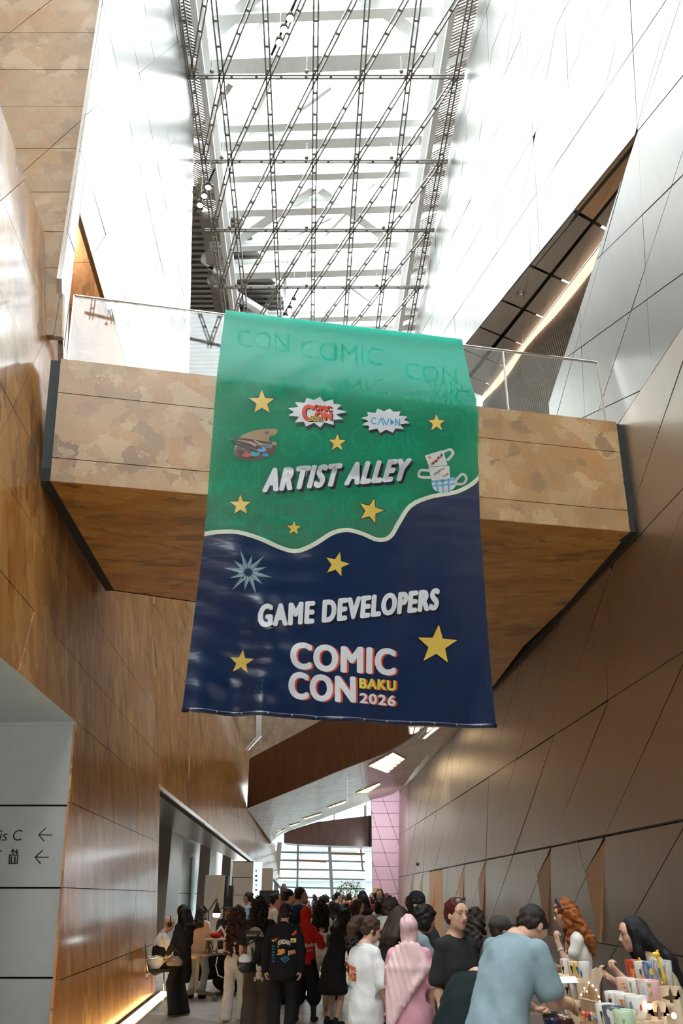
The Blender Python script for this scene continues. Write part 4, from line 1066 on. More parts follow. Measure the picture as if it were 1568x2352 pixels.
# tone on tone lettering
random.seed(3)
for (x, y, w, h, tx) in ((500, 880, 150, 40, 'CON'), (560, 905, 90, 16, 'BAKU 2026'), (690, 880, 200, 45, 'COMIC'), (920, 905, 150, 45, 'COMIC'), (1030, 900, 58, 30, '2026'), (495, 985, 60, 55, 'COI'), (640, 1000, 150, 55, 'CON'), (805, 985, 170, 55, 'COMIC'), (1000, 950, 95, 60, 'COM'), (1040, 1010, 55, 22, 'BAKU'), (490, 1070, 105, 60, 'COMI'), (560, 985, 80, 20, '2026'), (640, 1150, 190, 55, 'COMIC'), (860, 1140, 80, 50, 'CO'), (720, 1185, 90, 20, 'BAKU'), (720, 1208, 90, 18, '2026'), (500, 1160, 150, 55, 'COMIC'), (480, 1110, 60, 45, 'IC'), (590, 1195, 125, 50, 'CON'), (470, 1190, 90, 32, 'CON'), (700, 1050, 190, 16, 'BAKU 2026'), (870, 1020, 90, 45, 'CON')):
    k_ = -.06 * w
    btext('watermark_lettering', tx, [(x, y + h), (x + w, y + h + k_), (x + w, y + k_), (x, y)], M['ban_wm'], 1, bold=.0)
for (x, y, w, h, tx) in ((545, 750, 120, 42, 'CON'), (690, 775, 190, 45, 'COMIC'), (930, 830, 120, 40, 'CON'), (985, 872, 95, 24, 'BAKU')):
    btext('watermark_lettering', tx, [(x, y + h), (x + w, y + h + .1 * w), (x + w, y + .1 * w), (x, y)], M['ban_wm'], 1, bold=.0)
def star(cx, cy, R, rot=0.0, r=.42):
    return [(cx + (R if k % 2 == 0 else R * r) * math.sin(rot + math.pi * k / 5), cy - (R if k % 2 == 0 else R * r) * math.cos(rot + math.pi * k / 5)) for k in range(10)]
for cx, cy, R, rot in ((600, 930, 30, 0), (999, 977, 21, 0), (772, 1023, 21, .03), (551, 1166, 25, .0), (849, 1178, 30, .28), (673, 1218, 17, .05), (771, 1301, 29, .25), (1001, 1484, 47, .08), (553, 1525, 28, .12)):
    bpoly('star_outline', star(cx, cy, R * 1.13, rot, .44), M['ban_black'], 2); bpoly('printed_star', star(cx, cy, R, rot), M['ban_yel'], 3)
def burst(cx, cy, rx, ry, n=13, ph=0.0):
    out = []
    for k in range(2 * n):
        a = 2 * math.pi * k / (2 * n) + ph; f = (1.0 + .10 * math.sin(3.1 * k)) if k % 2 == 0 else .70 + .05 * math.sin(5 * k)
        out.append((cx + rx * f * math.cos(a), cy + ry * f * math.sin(a)))
    return out
bpoly('burst_shadow', burst(728, 959, 71, 38), M['ban_black'], 2); bpoly('burst', burst(725, 952, 70, 37), M['ban_white'], 3)
bpoly('burst_shadow', burst(883, 978, 59, 31, 12, .2), M['ban_black'], 2); bpoly('burst', burst(881, 972, 58, 30, 12, .2), M['ban_white'], 3)
for mt, ly, off in (('ban_black', 4, (3, 2)), ('ban_red', 5, (0, 0))):
    btext('lettering', 'C', [(691, 972), (719, 974), (719, 936), (691, 934)], M[mt], ly, 0, off, fat=2.4)
    btext('lettering', 'OMIC', [(719, 949), (760, 952), (759, 939), (718, 935)], M[mt], ly, 0, off, fat=1.2)
    btext('lettering', 'ON', [(720, 970), (760, 972), (760, 953), (720, 950)], M[mt], ly, 0, off, fat=2)
btext('lettering', 'Baku', [(708, 973), (742, 975), (742, 962), (708, 960)], M['ban_black'], 6, .04, (1, 1), shear=.3); btext('lettering', 'Baku', [(708, 973), (742, 975), (742, 962), (708, 960)], M['ban_lime'], 7, .0, shear=.3)
btext('lettering', 'C', [(849, 980), (861, 981), (861, 966), (849, 965)], M['ban_blue'], 4, .005)
def bstroke(pts, w, mat, lay, closed=False, name='lettering'):
    """polyline drawn as a band of px width w"""
    n = len(pts); V_, F_ = [], []
    for p, q in zip(pts[:-1], pts[1:]):
        t = np.array((q[0] - p[0], q[1] - p[1]), float); t /= np.linalg.norm(t); s = np.array((-t[1], t[0])) * w / 2; k = len(V_)
        p, q = np.array(p) - t * w * .25, np.array(q) + t * w * .25
        V_ += [tuple(p - s), tuple(q - s), tuple(q + s), tuple(p + s)]; F_.append((k, k + 1, k + 2, k + 3))
    return conform(name, [BAN.uv(*p) for p in V_], F_, mat, lay)
bstroke([(865, 982), (872, 967), (878, 983)], 2.4, M['ban_blue'], 4); bstroke([(877, 968), (884, 983), (890, 968)], 2.4, M['ban_blue'], 4)
bpoly('lettering', [(893, 969), (893, 983), (903, 977)], M['ban_blue'], 4); bstroke([(905, 984), (905, 970), (914, 984), (914, 970)], 2.4, M['ban_blue'], 4)
aa = [(600, 1137), (929, 1110), (943, 1057), (611, 1081)]
btext('lettering', 'ARTIST ALLEY', aa, M['ban_black'], 2, 0, (5, 6), fat=4.2, spacing=1.22); btext('lettering', 'ARTIST ALLEY', aa, M['ban_white'], 3, 0, fat=3.8, spacing=1.22)
gd = [(588, 1452), (1004, 1404), (1008, 1353), (590, 1397)]
btext('lettering', 'GAME DEVELOPERS', gd, M['ban_black'], 2, 0, (3, 5), fat=3.8, spacing=1.18); btext('lettering', 'GAME DEVELOPERS', gd, M['ban_white'], 3, 0, fat=3.5, spacing=1.18)
for tx, q, mt in (('COMIC', [(661, 1542), (907, 1554), (907, 1492), (663, 1479)], 'ban_white'), ('CON', [(658, 1611), (814, 1618), (814, 1556), (658, 1548)], 'ban_white'), ('BAKU', [(822, 1584), (907, 1588), (907, 1564), (822, 1560)], 'ban_lime'), ('2026', [(822, 1618), (907, 1623), (907, 1598), (822, 1594)], 'ban_white')):
    bd_ = 3.8 if tx in ('COMIC', 'CON') else 1.3
    btext('lettering', tx, q, M['ban_red'], 2, 0, (4.5, 1.5), fat=bd_, spacing=1.12); btext('lettering', tx, q, M[mt], 3, 0, fat=bd_, spacing=1.12)
# printed painter's palette
pal = sm([(536, 1040), (545, 1014), (575, 997), (612, 991), (633, 992), (632, 1003), (617, 1010), (618, 1020), (631, 1021), (634, 1032), (622, 1050), (592, 1061), (560, 1062), (540, 1053), (536, 1040)], 60)[:-1]
bpoly('palette_print', pal, M['ban_wood'], 2, .1)
bpoly('palette_print', sm([(538, 1041), (552, 1024), (585, 1028), (615, 1030), (633, 1030), (622, 1050), (592, 1060), (560, 1061), (541, 1053), (538, 1041)], 40)[:-1], M['ban_wood2'], 3, .1)
for x, y, r, mt in ((565, 1050, 8, 'ban_pink'), (584, 1047, 9, 'ban_teal'), (600, 1038, 8, 'ban_sky'), (615, 1030, 7, 'ban_grey'), (608, 1050, 6, 'ban_blue'), (550, 1043, 6, 'ban_black'), (611, 1000, 4, 'ban_wood2')):
    bpoly('paint_blob', [(x + r * 1.2 * math.cos(a) * (1 + .2 * math.sin(3 * a)), y + r * .8 * math.sin(a)) for a in np.linspace(0, 6.28, 15)[:-1]], M[mt], 4)
for p, q in (((525, 1014), (600, 1036)), ((543, 1012), (622, 1024)), ((533, 1022), (588, 1044))): bstroke([p, q], 3.2, M['ban_black'], 5, name='brush_print')
for p, q in (((572, 1022), (585, 1031)), ((584, 1018), (598, 1028))): bstroke([p, q], 2.4, M['ban_pot'], 6, name='brush_print')
# printed stack of mugs
def mugp(quad, hx, mt, patt, rng):
    bpoly('mug_print', quad, M[mt], 2, .1)
    bstroke(sm(hx, 16), 6, M[mt], 2, name='mug_handle_print'); Q = [np.array(q, float) for q in quad]
    for k in range(patt[0]):
        a, b = .12 + .76 * ((k * .37 + rng) % 1), .2 + .6 * ((k * .61 + rng) % 1); p = Q[0] * (1 - a) * (1 - b) + Q[1] * a * (1 - b) + Q[2] * a * b + Q[3] * (1 - a) * b
        bpoly('mug_motif', star(p[0], p[1], patt[2], k), M[patt[1 + 2 * (k % 2)]] if len(patt) > 3 else M[patt[1]], 3)
mugp([(972, 1052), (1014, 1039), (1024, 1074), (982, 1077)], [(1014, 1044), (1030, 1038), (1036, 1048), (1024, 1062)], 'ban_pot', (9, 'ban_pink', 4.5, 'ban_black'), .1)
mugp([(980, 1078), (1028, 1075), (1030, 1106), (988, 1109)], [(982, 1086), (962, 1086), (960, 1100), (984, 1102)], 'ban_pot', (10, 'ban_sky', 4, 'ban_pink'), .4)
mugp(sm([(987, 1110), (1010, 1106), (1043, 1103), (1042, 1122), (1026, 1135), (1006, 1136), (991, 1127), (987, 1110)], 24)[:-1], [(1043, 1108), (1058, 1094), (1067, 1104), (1060, 1116), (1044, 1117)], 'ban_pot', (0, 'ban_sky', 3), .2)
for p, q in (((988, 1112), (1042, 1106)), ((990, 1122), (1041, 1116)), ((998, 1109), (1002, 1134)), ((1012, 1107), (1014, 1136)), ((1026, 1105), (1027, 1135))): bstroke([p, q], 4.5, M['ban_sky'], 3, name='mug_motif')
# plain steel coloured sunburst where the photograph has a known emblem
for k in range(12):
    a = 2 * math.pi * k / 12 + .2; R = 56 if k % 2 == 0 else 44; c, s = math.cos(a), math.sin(a)
    bpoly('sunburst_ray', [(568 + R * c, 1322 + R * .95 * s), (568 + 17 * math.cos(a + .34), 1322 + 17 * math.sin(a + .34)), (568 + 8 * c, 1322 + 8 * s)], M['ban_grey'], 2)
    bpoly('sunburst_ray', [(568 + R * c, 1322 + R * .95 * s), (568 + 8 * c, 1322 + 8 * s), (568 + 17 * math.cos(a - .34), 1322 + 17 * math.sin(a - .34))], M['ban_grey2'], 2)
# hem rolled round a bar, with eyelets
hp = []
for s in np.linspace(0, 1, 40):
    u = bl_edge[-1][0] * (1 - s) + br_edge[-1][0] * s; z = bl_edge[-1][1] * (1 - s) + br_edge[-1][1] * s; hp.append(BAN.P(u, z - .015, disp(u, z) + .006 * math.sin(40 * s)))
hm = MB().tube(hp, .030, 8); bobj('hem', hm.V, hm.F, NAVY)
for s in np.linspace(.03, .97, 13):
    p = hp[int(s * 39)]; m = MB().lathe([(.014, 0), (.014, .006), (.006, .008)], p + BAN.n * .028, 8, (BAN.e1, np.array((0, 0, 1.)), BAN.n)); bobj('eyelet', m.V, m.F, M['steel_dark'])
# ------------------------------------------------------------------ figures: smooth implicit surfaces turned into one continuous mesh per part
class Field:
    def __init__(s, lo, hi, h):
        s.h = h; s.lo = np.asarray(lo, float); s.n = np.maximum(3, np.ceil((np.asarray(hi) - s.lo) / h).astype(int) + 1)
        s.d = np.full(s.n, .3, np.float32)
    def win(s, lo, hi, pad):
        a = np.clip(np.floor((np.asarray(lo) - pad - s.lo) / s.h).astype(int), 0, s.n - 1); b = np.clip(np.ceil((np.asarray(hi) + pad - s.lo) / s.h).astype(int) + 1, 1, s.n)
        if (b <= a).any(): return None
        ax = [s.lo[i] + s.h * np.arange(a[i], b[i], dtype=np.float32) for i in range(3)]
        return (slice(a[0], b[0]), slice(a[1], b[1]), slice(a[2], b[2])), ax[0][:, None, None], ax[1][None, :, None], ax[2][None, None, :]
    def put(s, sl, p, k, sub=False):
        d = s.d[sl]
        if sub:
            p = -p
            hh = np.maximum(k - np.abs(d - p), 0) / max(k, 1e-6); s.d[sl] = np.maximum(d, p) + hh * hh * k * .25
        else:
            hh = np.maximum(k - np.abs(d - p), 0) / max(k, 1e-6); s.d[sl] = np.minimum(d, p) - hh * hh * k * .25
    def cone(s, a, b, ra, rb, k=.03, sq=None, sub=False):
        a, b = np.asarray(a, float), np.asarray(b, float); R = max(ra, rb)
        w = s.win(np.minimum(a, b) - R, np.maximum(a, b) + R, k + s.h * 3)
        if w is None: return
        sl, X, Y, Z = w; ba = b - a; L2 = float(ba @ ba) + 1e-9
        t = np.clip(((X - a[0]) * ba[0] + (Y - a[1]) * ba[1] + (Z - a[2]) * ba[2]) / L2, 0, 1)
        dx, dy, dz = X - a[0] - t * ba[0], Y - a[1] - t * ba[1], Z - a[2] - t * ba[2]
        s.put(sl, np.sqrt(dx * dx + dy * dy + dz * dz) - (ra + (rb - ra) * t), k, sub)
    def ell(s, c, r, R=None, k=.03, sub=False):
        c, r = np.asarray(c, float), np.asarray(r, float); m = float(r.max())
        w = s.win(c - m, c + m, k + s.h * 3)
        if w is None: return
        sl, X, Y, Z = w; x, y, z = X - c[0], Y - c[1], Z - c[2]
        if R is not None:
            R = np.asarray(R); x, y, z = (R[0, 0] * x + R[1, 0] * y + R[2, 0] * z), (R[0, 1] * x + R[1, 1] * y + R[2, 1] * z), (R[0, 2] * x + R[1, 2] * y + R[2, 2] * z)
        k0 = np.sqrt((x / r[0]) ** 2 + (y / r[1]) ** 2 + (z / r[2]) ** 2) + 1e-6; k1 = np.sqrt((x / r[0] ** 2) ** 2 + (y / r[1] ** 2) ** 2 + (z / r[2] ** 2) ** 2) + 1e-6
        s.put(sl, k0 * (k0 - 1) / k1, k, sub)
    def half(s, p, n, keep=True):
        """keep the side the normal points away from"""
        X, Y, Z = [s.lo[i] + s.h * np.arange(s.n[i], dtype=np.float32) for i in range(3)]
        q = (X[:, None, None] - p[0]) * n[0] + (Y[None, :, None] - p[1]) * n[1] + (Z[None, None, :] - p[2]) * n[2]
        s.d = np.maximum(s.d, q)
    def warp(s, f):
        X, Y, Z = [s.lo[i] + s.h * np.arange(s.n[i], dtype=np.float32) for i in range(3)]
        s.d = s.d + f(X[:, None, None], Y[None, :, None], Z[None, None, :]).astype(np.float32)
    def mesh(s):
        d = s.d; d[0], d[-1], d[:, 0], d[:, -1], d[:, :, 0], d[:, :, -1] = (np.maximum(q, .01) for q in (d[0], d[-1], d[:, 0], d[:, -1], d[:, :, 0], d[:, :, -1]))
        neg = d < 0; n = s.n - 1
        cnt = np.zeros(n, np.int8)
        for i in (0, 1):
            for j in (0, 1):
                for k in (0, 1): cnt += neg[i:n[0] + i, j:n[1] + j, k:n[2] + k]
        act = (cnt > 0) & (cnt < 8); idx = np.argwhere(act)
        if len(idx) == 0: return [], []
        vid = np.full(n, -1, np.int32); vid[act] = np.arange(len(idx))
        P = np.zeros((len(idx), 3)); C = np.zeros(len(idx)); I, J, K = idx.T
        cor = [(i, j, k) for i in (0, 1) for j in (0, 1) for k in (0, 1)]
        for a in cor:
            for ax in range(3):
                if a[ax]: continue
                b = list(a); b[ax] = 1
                da, db = d[I + a[0], J + a[1], K + a[2]], d[I + b[0], J + b[1], K + b[2]]; m = (da < 0) != (db < 0)
                t = da[m] / (da[m] - db[m]); q = np.tile(np.array(a, float), (m.sum(), 1)); q[:, ax] += t; P[m] += q; C[m] += 1
        V = s.lo + s.h * (idx + P / C[:, None])
        Fs = []
        for ax in range(3):
            u, v = [(1, 2), (2, 0), (0, 1)][ax]
            A = [slice(1, None)] * 3; A[ax] = slice(0, -1); 
            g0 = [slice(1, n[i]) for i in range(3)]; g0[ax] = slice(0, n[ax]); g1 = list(g0); g1[ax] = slice(1, n[ax] + 1)
            s0, s1 = neg[tuple(g0)], neg[tuple(g1)]
            for flip, msk in ((False, s0 & ~s1), (True, ~s0 & s1)):
                e = np.argwhere(msk)
                if len(e) == 0: continue
                base = e.copy(); base[:, u] += 1; base[:, v] += 1
                def at(du, dv):
                    q = base.copy(); q[:, u] += du; q[:, v] += dv; return vid[q[:, 0], q[:, 1], q[:, 2]]
                f = np.stack([at(-1, -1), at(0, -1), at(0, 0), at(-1, 0)], 1)
                Fs.append(f[:, ::-1] if flip else f)
        return V, np.concatenate(Fs)
def fast_mesh(name, V, Fc, mat):
    me = bpy.data.meshes.new(name); nV, nF = len(V), len(Fc)
    me.vertices.add(nV); me.vertices.foreach_set('co', np.asarray(V, np.float32).ravel())
    me.loops.add(nF * 4); me.polygons.add(nF)
    me.loops.foreach_set('vertex_index', np.asarray(Fc, np.int32).ravel()); me.polygons.foreach_set('loop_start', np.arange(0, nF * 4, 4, dtype=np.int32))
    me.polygons.foreach_set('use_smooth', np.ones(nF, bool)); me.materials.append(mat); me.update(calc_edges=True); me.validate(); return me
def rotx(a): c, s = math.cos(a), math.sin(a); return np.array([[1, 0, 0], [0, c, -s], [0, s, c]])
def roty(a): c, s = math.cos(a), math.sin(a); return np.array([[c, 0, s], [0, 1, 0], [-s, 0, c]])
def rotz(a): c, s = math.cos(a), math.sin(a); return np.array([[c, -s, 0], [s, c, 0], [0, 0, 1]])
R_ = math.radians
_mc = {}
def fabric(rgb, rough=.85, name='cloth'):
    key = (name, tuple(rgb), rough)
    if key not in _mc:
        k = NT('%s %d' % (name, len(_mc))); v = k.coords(); f = k.noise(v, 9, 4)
        c = k.ramp(f, [(.3, tuple(x * .86 for x in rgb)), (.7, tuple(min(1, x * 1.08) for x in rgb))])
        k.p(Base_Color=c, Roughness=rough, Specular_IOR_Level=.25); k.bump(k.noise(k.coords((1, 1, .6)), 22, 4), .35, .008); _mc[key] = k.m
    return _mc[key]
def hair_mat(rgb):
    key = ('hair', tuple(rgb))
    if key not in _mc:
        k = NT('hair %d' % len(_mc)); v = k.coords((1, 1, .12)); f = k.noise(v, 120, 3); g = k.noise(k.coords((1, 1, .3)), 18, 3)
        c = k.ramp(f, [(.3, tuple(x * .55 for x in rgb)), (.55, rgb), (.8, tuple(min(1, x * 1.7) for x in rgb))])
        c = k.mix(.6, c, k.ramp(g, [(.3, .6), (.7, 1.25)]), 'MULTIPLY')
        k.p(Base_Color=c, Roughness=.55, Specular_IOR_Level=.28); k.bump(f, .8, .008); _mc[key] = k.m
    return _mc[key]
def skin_mat(rgb=(.56, .33, .23)):
    key = ('skin', tuple(rgb))
    if key not in _mc:
        k = NT('skin %d' % len(_mc)); f = k.noise(k.coords(), 14, 4)
        c = k.ramp(f, [(.3, (rgb[0] * .93, rgb[1] * .88, rgb[2] * .86)), (.7, tuple(min(1, x * 1.06) for x in rgb))])
        k.p(Base_Color=c, Roughness=.48, Specular_IOR_Level=.35, Subsurface_Weight=.12, Subsurface_Radius=(.9, .35, .2)); k.b.inputs['Subsurface Scale'].default_value = .012; _mc[key] = k.m
    return _mc[key]
M['eye_white'] = plain('eye white', (.62, .60, .57), .25); M['iris'] = plain('iris', (.035, .022, .014), .15)

SK = dict(light=(.60, .375, .275), mid=(.50, .29, .20), tan=(.40, .22, .145))
def skeleton(P):
    """joints in the person's own frame: faces +y, right hand +x, feet at z = 0"""
    s = P.get('scale', 1.0); J = {}; fem = P.get('fem', False); seat = P.get('seat', 0)
    hipz = (.92 if not seat else seat + .10) * s; lean, ly = R_(P.get('lean', 0)), R_(P.get('side', 0))
    J['pelvis'] = np.array([0, 0, hipz]) + np.array(P.get('hipoff', (0, 0, 0))) * s
    Rt = roty(ly) @ rotx(-lean); J['Rt'] = Rt
    up = lambda z, y=0, x=0: J['pelvis'] + Rt @ (np.array([x, y, z]) * s)
    bend = R_(P.get('hunch', 0)); Rb = roty(ly) @ rotx(-lean - bend); J['Rb'] = Rb
    J['waist'] = up(.14, .0); J['chest'] = up(.14) + Rb @ (np.array([0, .005, .19]) * s)
    cw = lambda z, y=0, x=0: up(.14) + Rb @ (np.array([x, y, z]) * s)
    sw = (.158 if fem else .185) * P.get('broad', 1.0)
    J['shR'], J['shL'] = cw(.355, -.01, sw), cw(.355, -.01, -sw); J['neck'] = cw(.405, -.015)
    Rh = Rb @ rotx(R_(-P.get('neckpitch', 0)))
    J['Rh'] = rotz(R_(-P.get('hyaw', 0))) @ (Rb @ np.eye(3) if P.get('hfollow') else np.eye(3)) @ roty(R_(P.get('hroll', 0))) @ rotx(R_(-P.get('hpitch', 0)))
    nd = Rb @ np.array([0, .28 + P.get('neckfwd', 0), 1]); nd /= np.linalg.norm(nd)
    J['head'] = J['neck'] + nd * .112 * s + J['Rh'] @ (np.array([0, .02, .085]) * s)
    for S, sg in (('R', 1), ('L', -1)):
        ua, fa = P.get('arm' + S, ((sg * .18, -.05, -1), (sg * .06, .22, -1)))
        ua, fa = np.array(ua, float), np.array(fa, float); ua /= np.linalg.norm(ua); fa /= np.linalg.norm(fa)
        J['el' + S] = J['sh' + S] + ua * .285 * s; J['wr' + S] = J['el' + S] + fa * .245 * s; J['fd' + S] = fa
        hip = J['pelvis'] + np.array([sg * .088, 0, -.02]) * s
        fx, fy, fz = P.get('foot' + S, (sg * .11, 0.0, 0.0))
        an = np.array([fx, fy - .03, .085 + fz]) * np.array([s, s, s]); mid = (hip + an) / 2; L = np.linalg.norm(hip - an); half = .43 * s
        off = math.sqrt(max(0, half * half - L * L / 4)); kd = np.array([0.12 * sg, 1, .1]) if not seat else np.array([0.1 * sg, .55, .85]); kd /= np.linalg.norm(kd)
        J['hip' + S], J['an' + S], J['kn' + S] = hip, an, mid + kd * min(off, .42)
        J['fz' + S] = fz
    return J
def make_person(name, label, P, vox=.012, group=None):
    s = P.get('scale', 1.0); J = skeleton(P); fem = P.get('fem', False); bw = P.get('build', 1.0)
    pts = np.array([v for k, v in J.items() if not k.startswith(('R', 'fd', 'fz'))])
    lo, hi = pts.min(0) - .26 * s, pts.max(0) + .26 * s; lo[2] = min(lo[2], -.02)
    sk = skin_mat(SK[P.get('skin', 'light')]); Rh, hc, Rt, Rb = J['Rh'], J['head'], J['Rt'], J['Rb']
    hp = lambda x, y, z: hc + Rh @ (np.array([x, y, z]) * s)
    near = P.get('near', False)
    # ---- skin: one continuous body
    f = Field(lo, hi, vox)
    def he(c, r, k=.02, sub=False): f.ell(hp(*c), np.array(r) * s, Rh, k * s, sub)
    he((0, -.014, .030), (.075, .096, .090)); he((0, .026, -.030), (.0585, .068, .090), .04); he((0, .060, -.101), (.021, .024, .020), .035)
    for g in (-1, 1):
        he((g * .037, .054, -.026), (.022, .024, .024), .03); he((g * .077, -.008, -.010), (.010, .021, .032), .012); he((g * .043, .014, -.078), (.016, .035, .022), .03)
        he((g * .031, .107, .003), (.021, .020, .0125), .012, True)
        he((g * .029, .079, .0245), (.024, .012, .007), .016); he((g * .0105, .106, -.037), (.0078, .009, .0075), .008)
    he((0, .083, -.066), (.025, .014, .020), .022); he((0, .070, .050), (.045, .022, .03), .05)
    f.cone(hp(0, .088, .012), hp(0, .113, -.031), .0075 * s, .0118 * s, .014 * s)
    f.cone(hp(0, -.022, -.075), J['neck'], .050 * s * (.9 if fem else 1.05), .060 * s, .03)
    f.cone(J['neck'] - Rb @ np.array([0, 0, .03]), J['chest'], .07 * s, .11 * s, .05)
    f.cone(J['shR'], J['shL'], .046 * s, .046 * s, .05)
    for S in 'RL': f.cone(J['neck'] + Rb @ (np.array([0, -.02, .02]) * s), J['sh' + S] * .8 + J['neck'] * .2 - Rb @ (np.array([0, 0, .015]) * s), .048 * s, .045 * s, .04)
    f.cone(J['chest'], J['waist'], .115 * s * bw, .105 * s * bw, .05); f.cone(J['waist'], J['pelvis'], .105 * s * bw, .12 * s * bw, .05)
    ar = (.040 if fem else .047) * s * P.get('arms', 1.0)
    for S, g in (('R', 1), ('L', -1)):
        f.cone(J['sh' + S], J['el' + S], ar * 1.08, ar * .82, .03); f.cone(J['el' + S], J['wr' + S], ar * .86, ar * .58, .015)
        fa = J['fd' + S]; bulge = J['el' + S] * .72 + J['wr' + S] * .28; f.ell(bulge, (ar * .9, ar * .9, ar * .9), None, .03)
        hd = P.get('hand' + S, {}); d = np.array(hd.get('dir', fa), float); d /= np.linalg.norm(d)
        n = np.array(hd.get('palm', (-g, 0, 0)), float); n -= d * (n @ d); n /= np.linalg.norm(n) + 1e-9; sd = np.cross(n, d) * g; sd *= hd.get('mir', 1)
        w = J['wr' + S]; curl = hd.get('curl', .45); RR = np.stack([sd, d, n], 1)
        f.ell(w + d * .048 * s, np.array((.040, .052, .017)) * s * .95, RR, .014); f.cone(w - fa * .03, w + d * .02 * s, ar * .6, .023 * s, .015)
        for q, (o, L) in enumerate(((.029, .072), (.010, .080), (-.010, .075), (-.028, .060))):
            p = w + (d * (.086 - .004 * abs(q - 1.2)) + sd * o * .95) * s; th = 0.0
            for seg, fr in enumerate((.45, .32, .25)):
                th += curl * (1 + .12 * q) * (.55, .95, .7)[seg]; dd = d * math.cos(th) + n * math.sin(th)
                e = p + dd * L * fr * s; f.cone(p, e, (.0098 - .0008 * seg) * s, (.0090 - .0009 * seg) * s, .004); p = e
        tb = w + (d * .022 + sd * .030) * s; t1 = tb + (d * .62 + sd * .55 + n * .45) * .042 * s; t2 = t1 + (d * .8 + sd * (.25 - .5 * curl) + n * (.3 + .4 * curl)) * .032 * s
        f.cone(tb, t1, .0135 * s, .0105 * s, .008); f.cone(t1, t2, .0102 * s, .0085 * s, .004)
        lr = (.072 if not P.get('bottom') or P['bottom'].get('skirt') else .056) * s * bw
        f.cone(J['hip' + S], J['kn' + S], lr, lr * .68, .04); f.cone(J['kn' + S], J['an' + S], lr * .66, lr * .46, .02); f.ell(J['kn' + S] * .7 + J['an' + S] * .3 + np.array([0, -.018, 0]) * s, np.array((lr * .66, lr * .7, .10 * s)), None, .03)
        f.cone(J['an' + S] + np.array([0, -.015, -.045]) * s, J['an' + S] + np.array([g * .02, .14, -.052]) * s, .034 * s, .026 * s, .03)
    V, Fc = f.mesh()
    face_tree = BVHTree.FromPolygons([Vector(v) for v in V], [tuple(q) for q in Fc]) if near else None
    def on_face(x, z, lift=.001):
        h = face_tree.ray_cast(Vector(hp(x, .25, z)), Vector(-Rh[:, 1]))[0]
        return (np.array(h) if h is not None else hp(x, .1, z)) + Rh[:, 1] * lift * s
    root = bpy.data.objects.new(name, fast_mesh(name, V, Fc, sk)); COL.objects.link(root); tag(root, label, 'person', group)
    def part(nm, fld, mat):
        V, Fc = fld.mesh()
        if len(V) == 0: return None
        o = bpy.data.objects.new(nm, fast_mesh(nm, V, Fc, mat)); COL.objects.link(o); o.parent = root; return o
    def small(nm, mb, mat): return link(bpy.data.objects.new(nm, mesh_of(nm, mb.V, mb.F, mat, True)), root)
    ph = P.get('seed', 0) * 1.7; wr = P.get('wrinkle', .005) * s
    def fold(X, Y, Z):
        w1 = np.sin(17 * X + 21 * Z + ph + 2.2 * np.sin(6 * X + 7 * Y + ph)) * np.sin(5 * Z + 9 * Y + 2 * ph)
        w2 = (1 - np.abs(np.sin(11 * X - 9 * Y + 4.5 * Z + 1.5 * np.sin(4 * Z + ph)))) ** 3
        w3 = np.sin(29 * Z + 13 * Y - 8 * X + 2 * np.sin(9 * X + ph)) * np.maximum(0, np.sin(4.2 * Z + 3 * X + ph))
        return wr * (1.1 * w1 - 1.3 * w2 + .8 * w3)
    # ---- top
    tp = P.get('top')
    if tp:
        ft = Field(lo - .05, hi + .05, max(vox, .011)); l = tp.get('loose', .02) * s; q = (.93 if fem else 1.0) * bw
        tw = lambda z, y=0, x=0: J['pelvis'] + Rt @ (np.array([x, y, z]) * s); cw = lambda z, y=0, x=0: J['waist'] + Rb @ (np.array([x, y, z]) * s)
        ft.ell(cw(.16, -.005), np.array((.158 * q, .112 * q, .215)) * s + l, Rb, .06); ft.ell(cw(.25, -.02), np.array((.165 * q, .10 * q, .14)) * s + l, Rb, .06)
        ft.ell(tw(.12, .005), np.array((.140 * q, .108 * q, .20)) * s + l * 1.15, Rt, .07); ft.ell(tw(.0, 0), np.array((.158 * q, .118 * q, .17)) * s + l * 1.15, Rt, .07)
        if fem:
            for g in (-1, 1): ft.ell(cw(.17, .085, g * .065), np.array((.062, .055, .065)) * s, Rb, .05)
        hem = tp.get('hem', -.06); 
        if hem < -.1:
            ft.cone(tw(-.05), tw(hem + .06), .15 * s * q + l, (.15 + tp.get('flare', .01)) * s * q + l, .06)
        ft.cone(J['shR'], J['shL'], .048 * s + l * .25, .048 * s + l * .25, .05)
        for S in 'RL': ft.cone(J['neck'] + Rb @ (np.array([0, -.02, .0]) * s), J['sh' + S] * .85 + J['neck'] * .15 - Rb @ (np.array([0, 0, .008]) * s), .050 * s, .052 * s, .04)
        ft.cone(J['neck'] - Rb @ (np.array([0, 0, .03]) * s), J['chest'], .064 * s, .1 * s, .05)
        sl = tp.get('sleeve', .5)
        for S in 'RL':
            a, e, w = J['sh' + S], J['el' + S], J['wr' + S]; sr = ar * 1.12 + l * .62; s0 = ar * 1.14 + l * .22
            if sl <= 0: continue
            if sl < 1:
                b = a + (e - a) * sl; ft.cone(a, a + (b - a) * .45, s0, sr, .022); ft.cone(a + (b - a) * .4, b, sr, sr * 1.12, .012); ax_ = (e - a) / np.linalg.norm(e - a); ft.ell(b + ax_ * (.045 * s + sr), np.array((sr * 1.6, sr * 1.6, sr * 1.02)), (lambda zz, xx: np.stack([xx, np.cross(zz, xx), zz], 1))(ax_, (lambda t: t / np.linalg.norm(t))(np.cross(ax_, (.3, .9, .2)))), .006, True)
            else:
                ft.cone(a, a + (e - a) * .4, s0, sr, .022); ft.cone(a + (e - a) * .35, e, sr, sr, .014); b = e + (w - e) * min(1.0, sl - 1); ft.cone(e, b, sr * .98, sr * .82, .03)
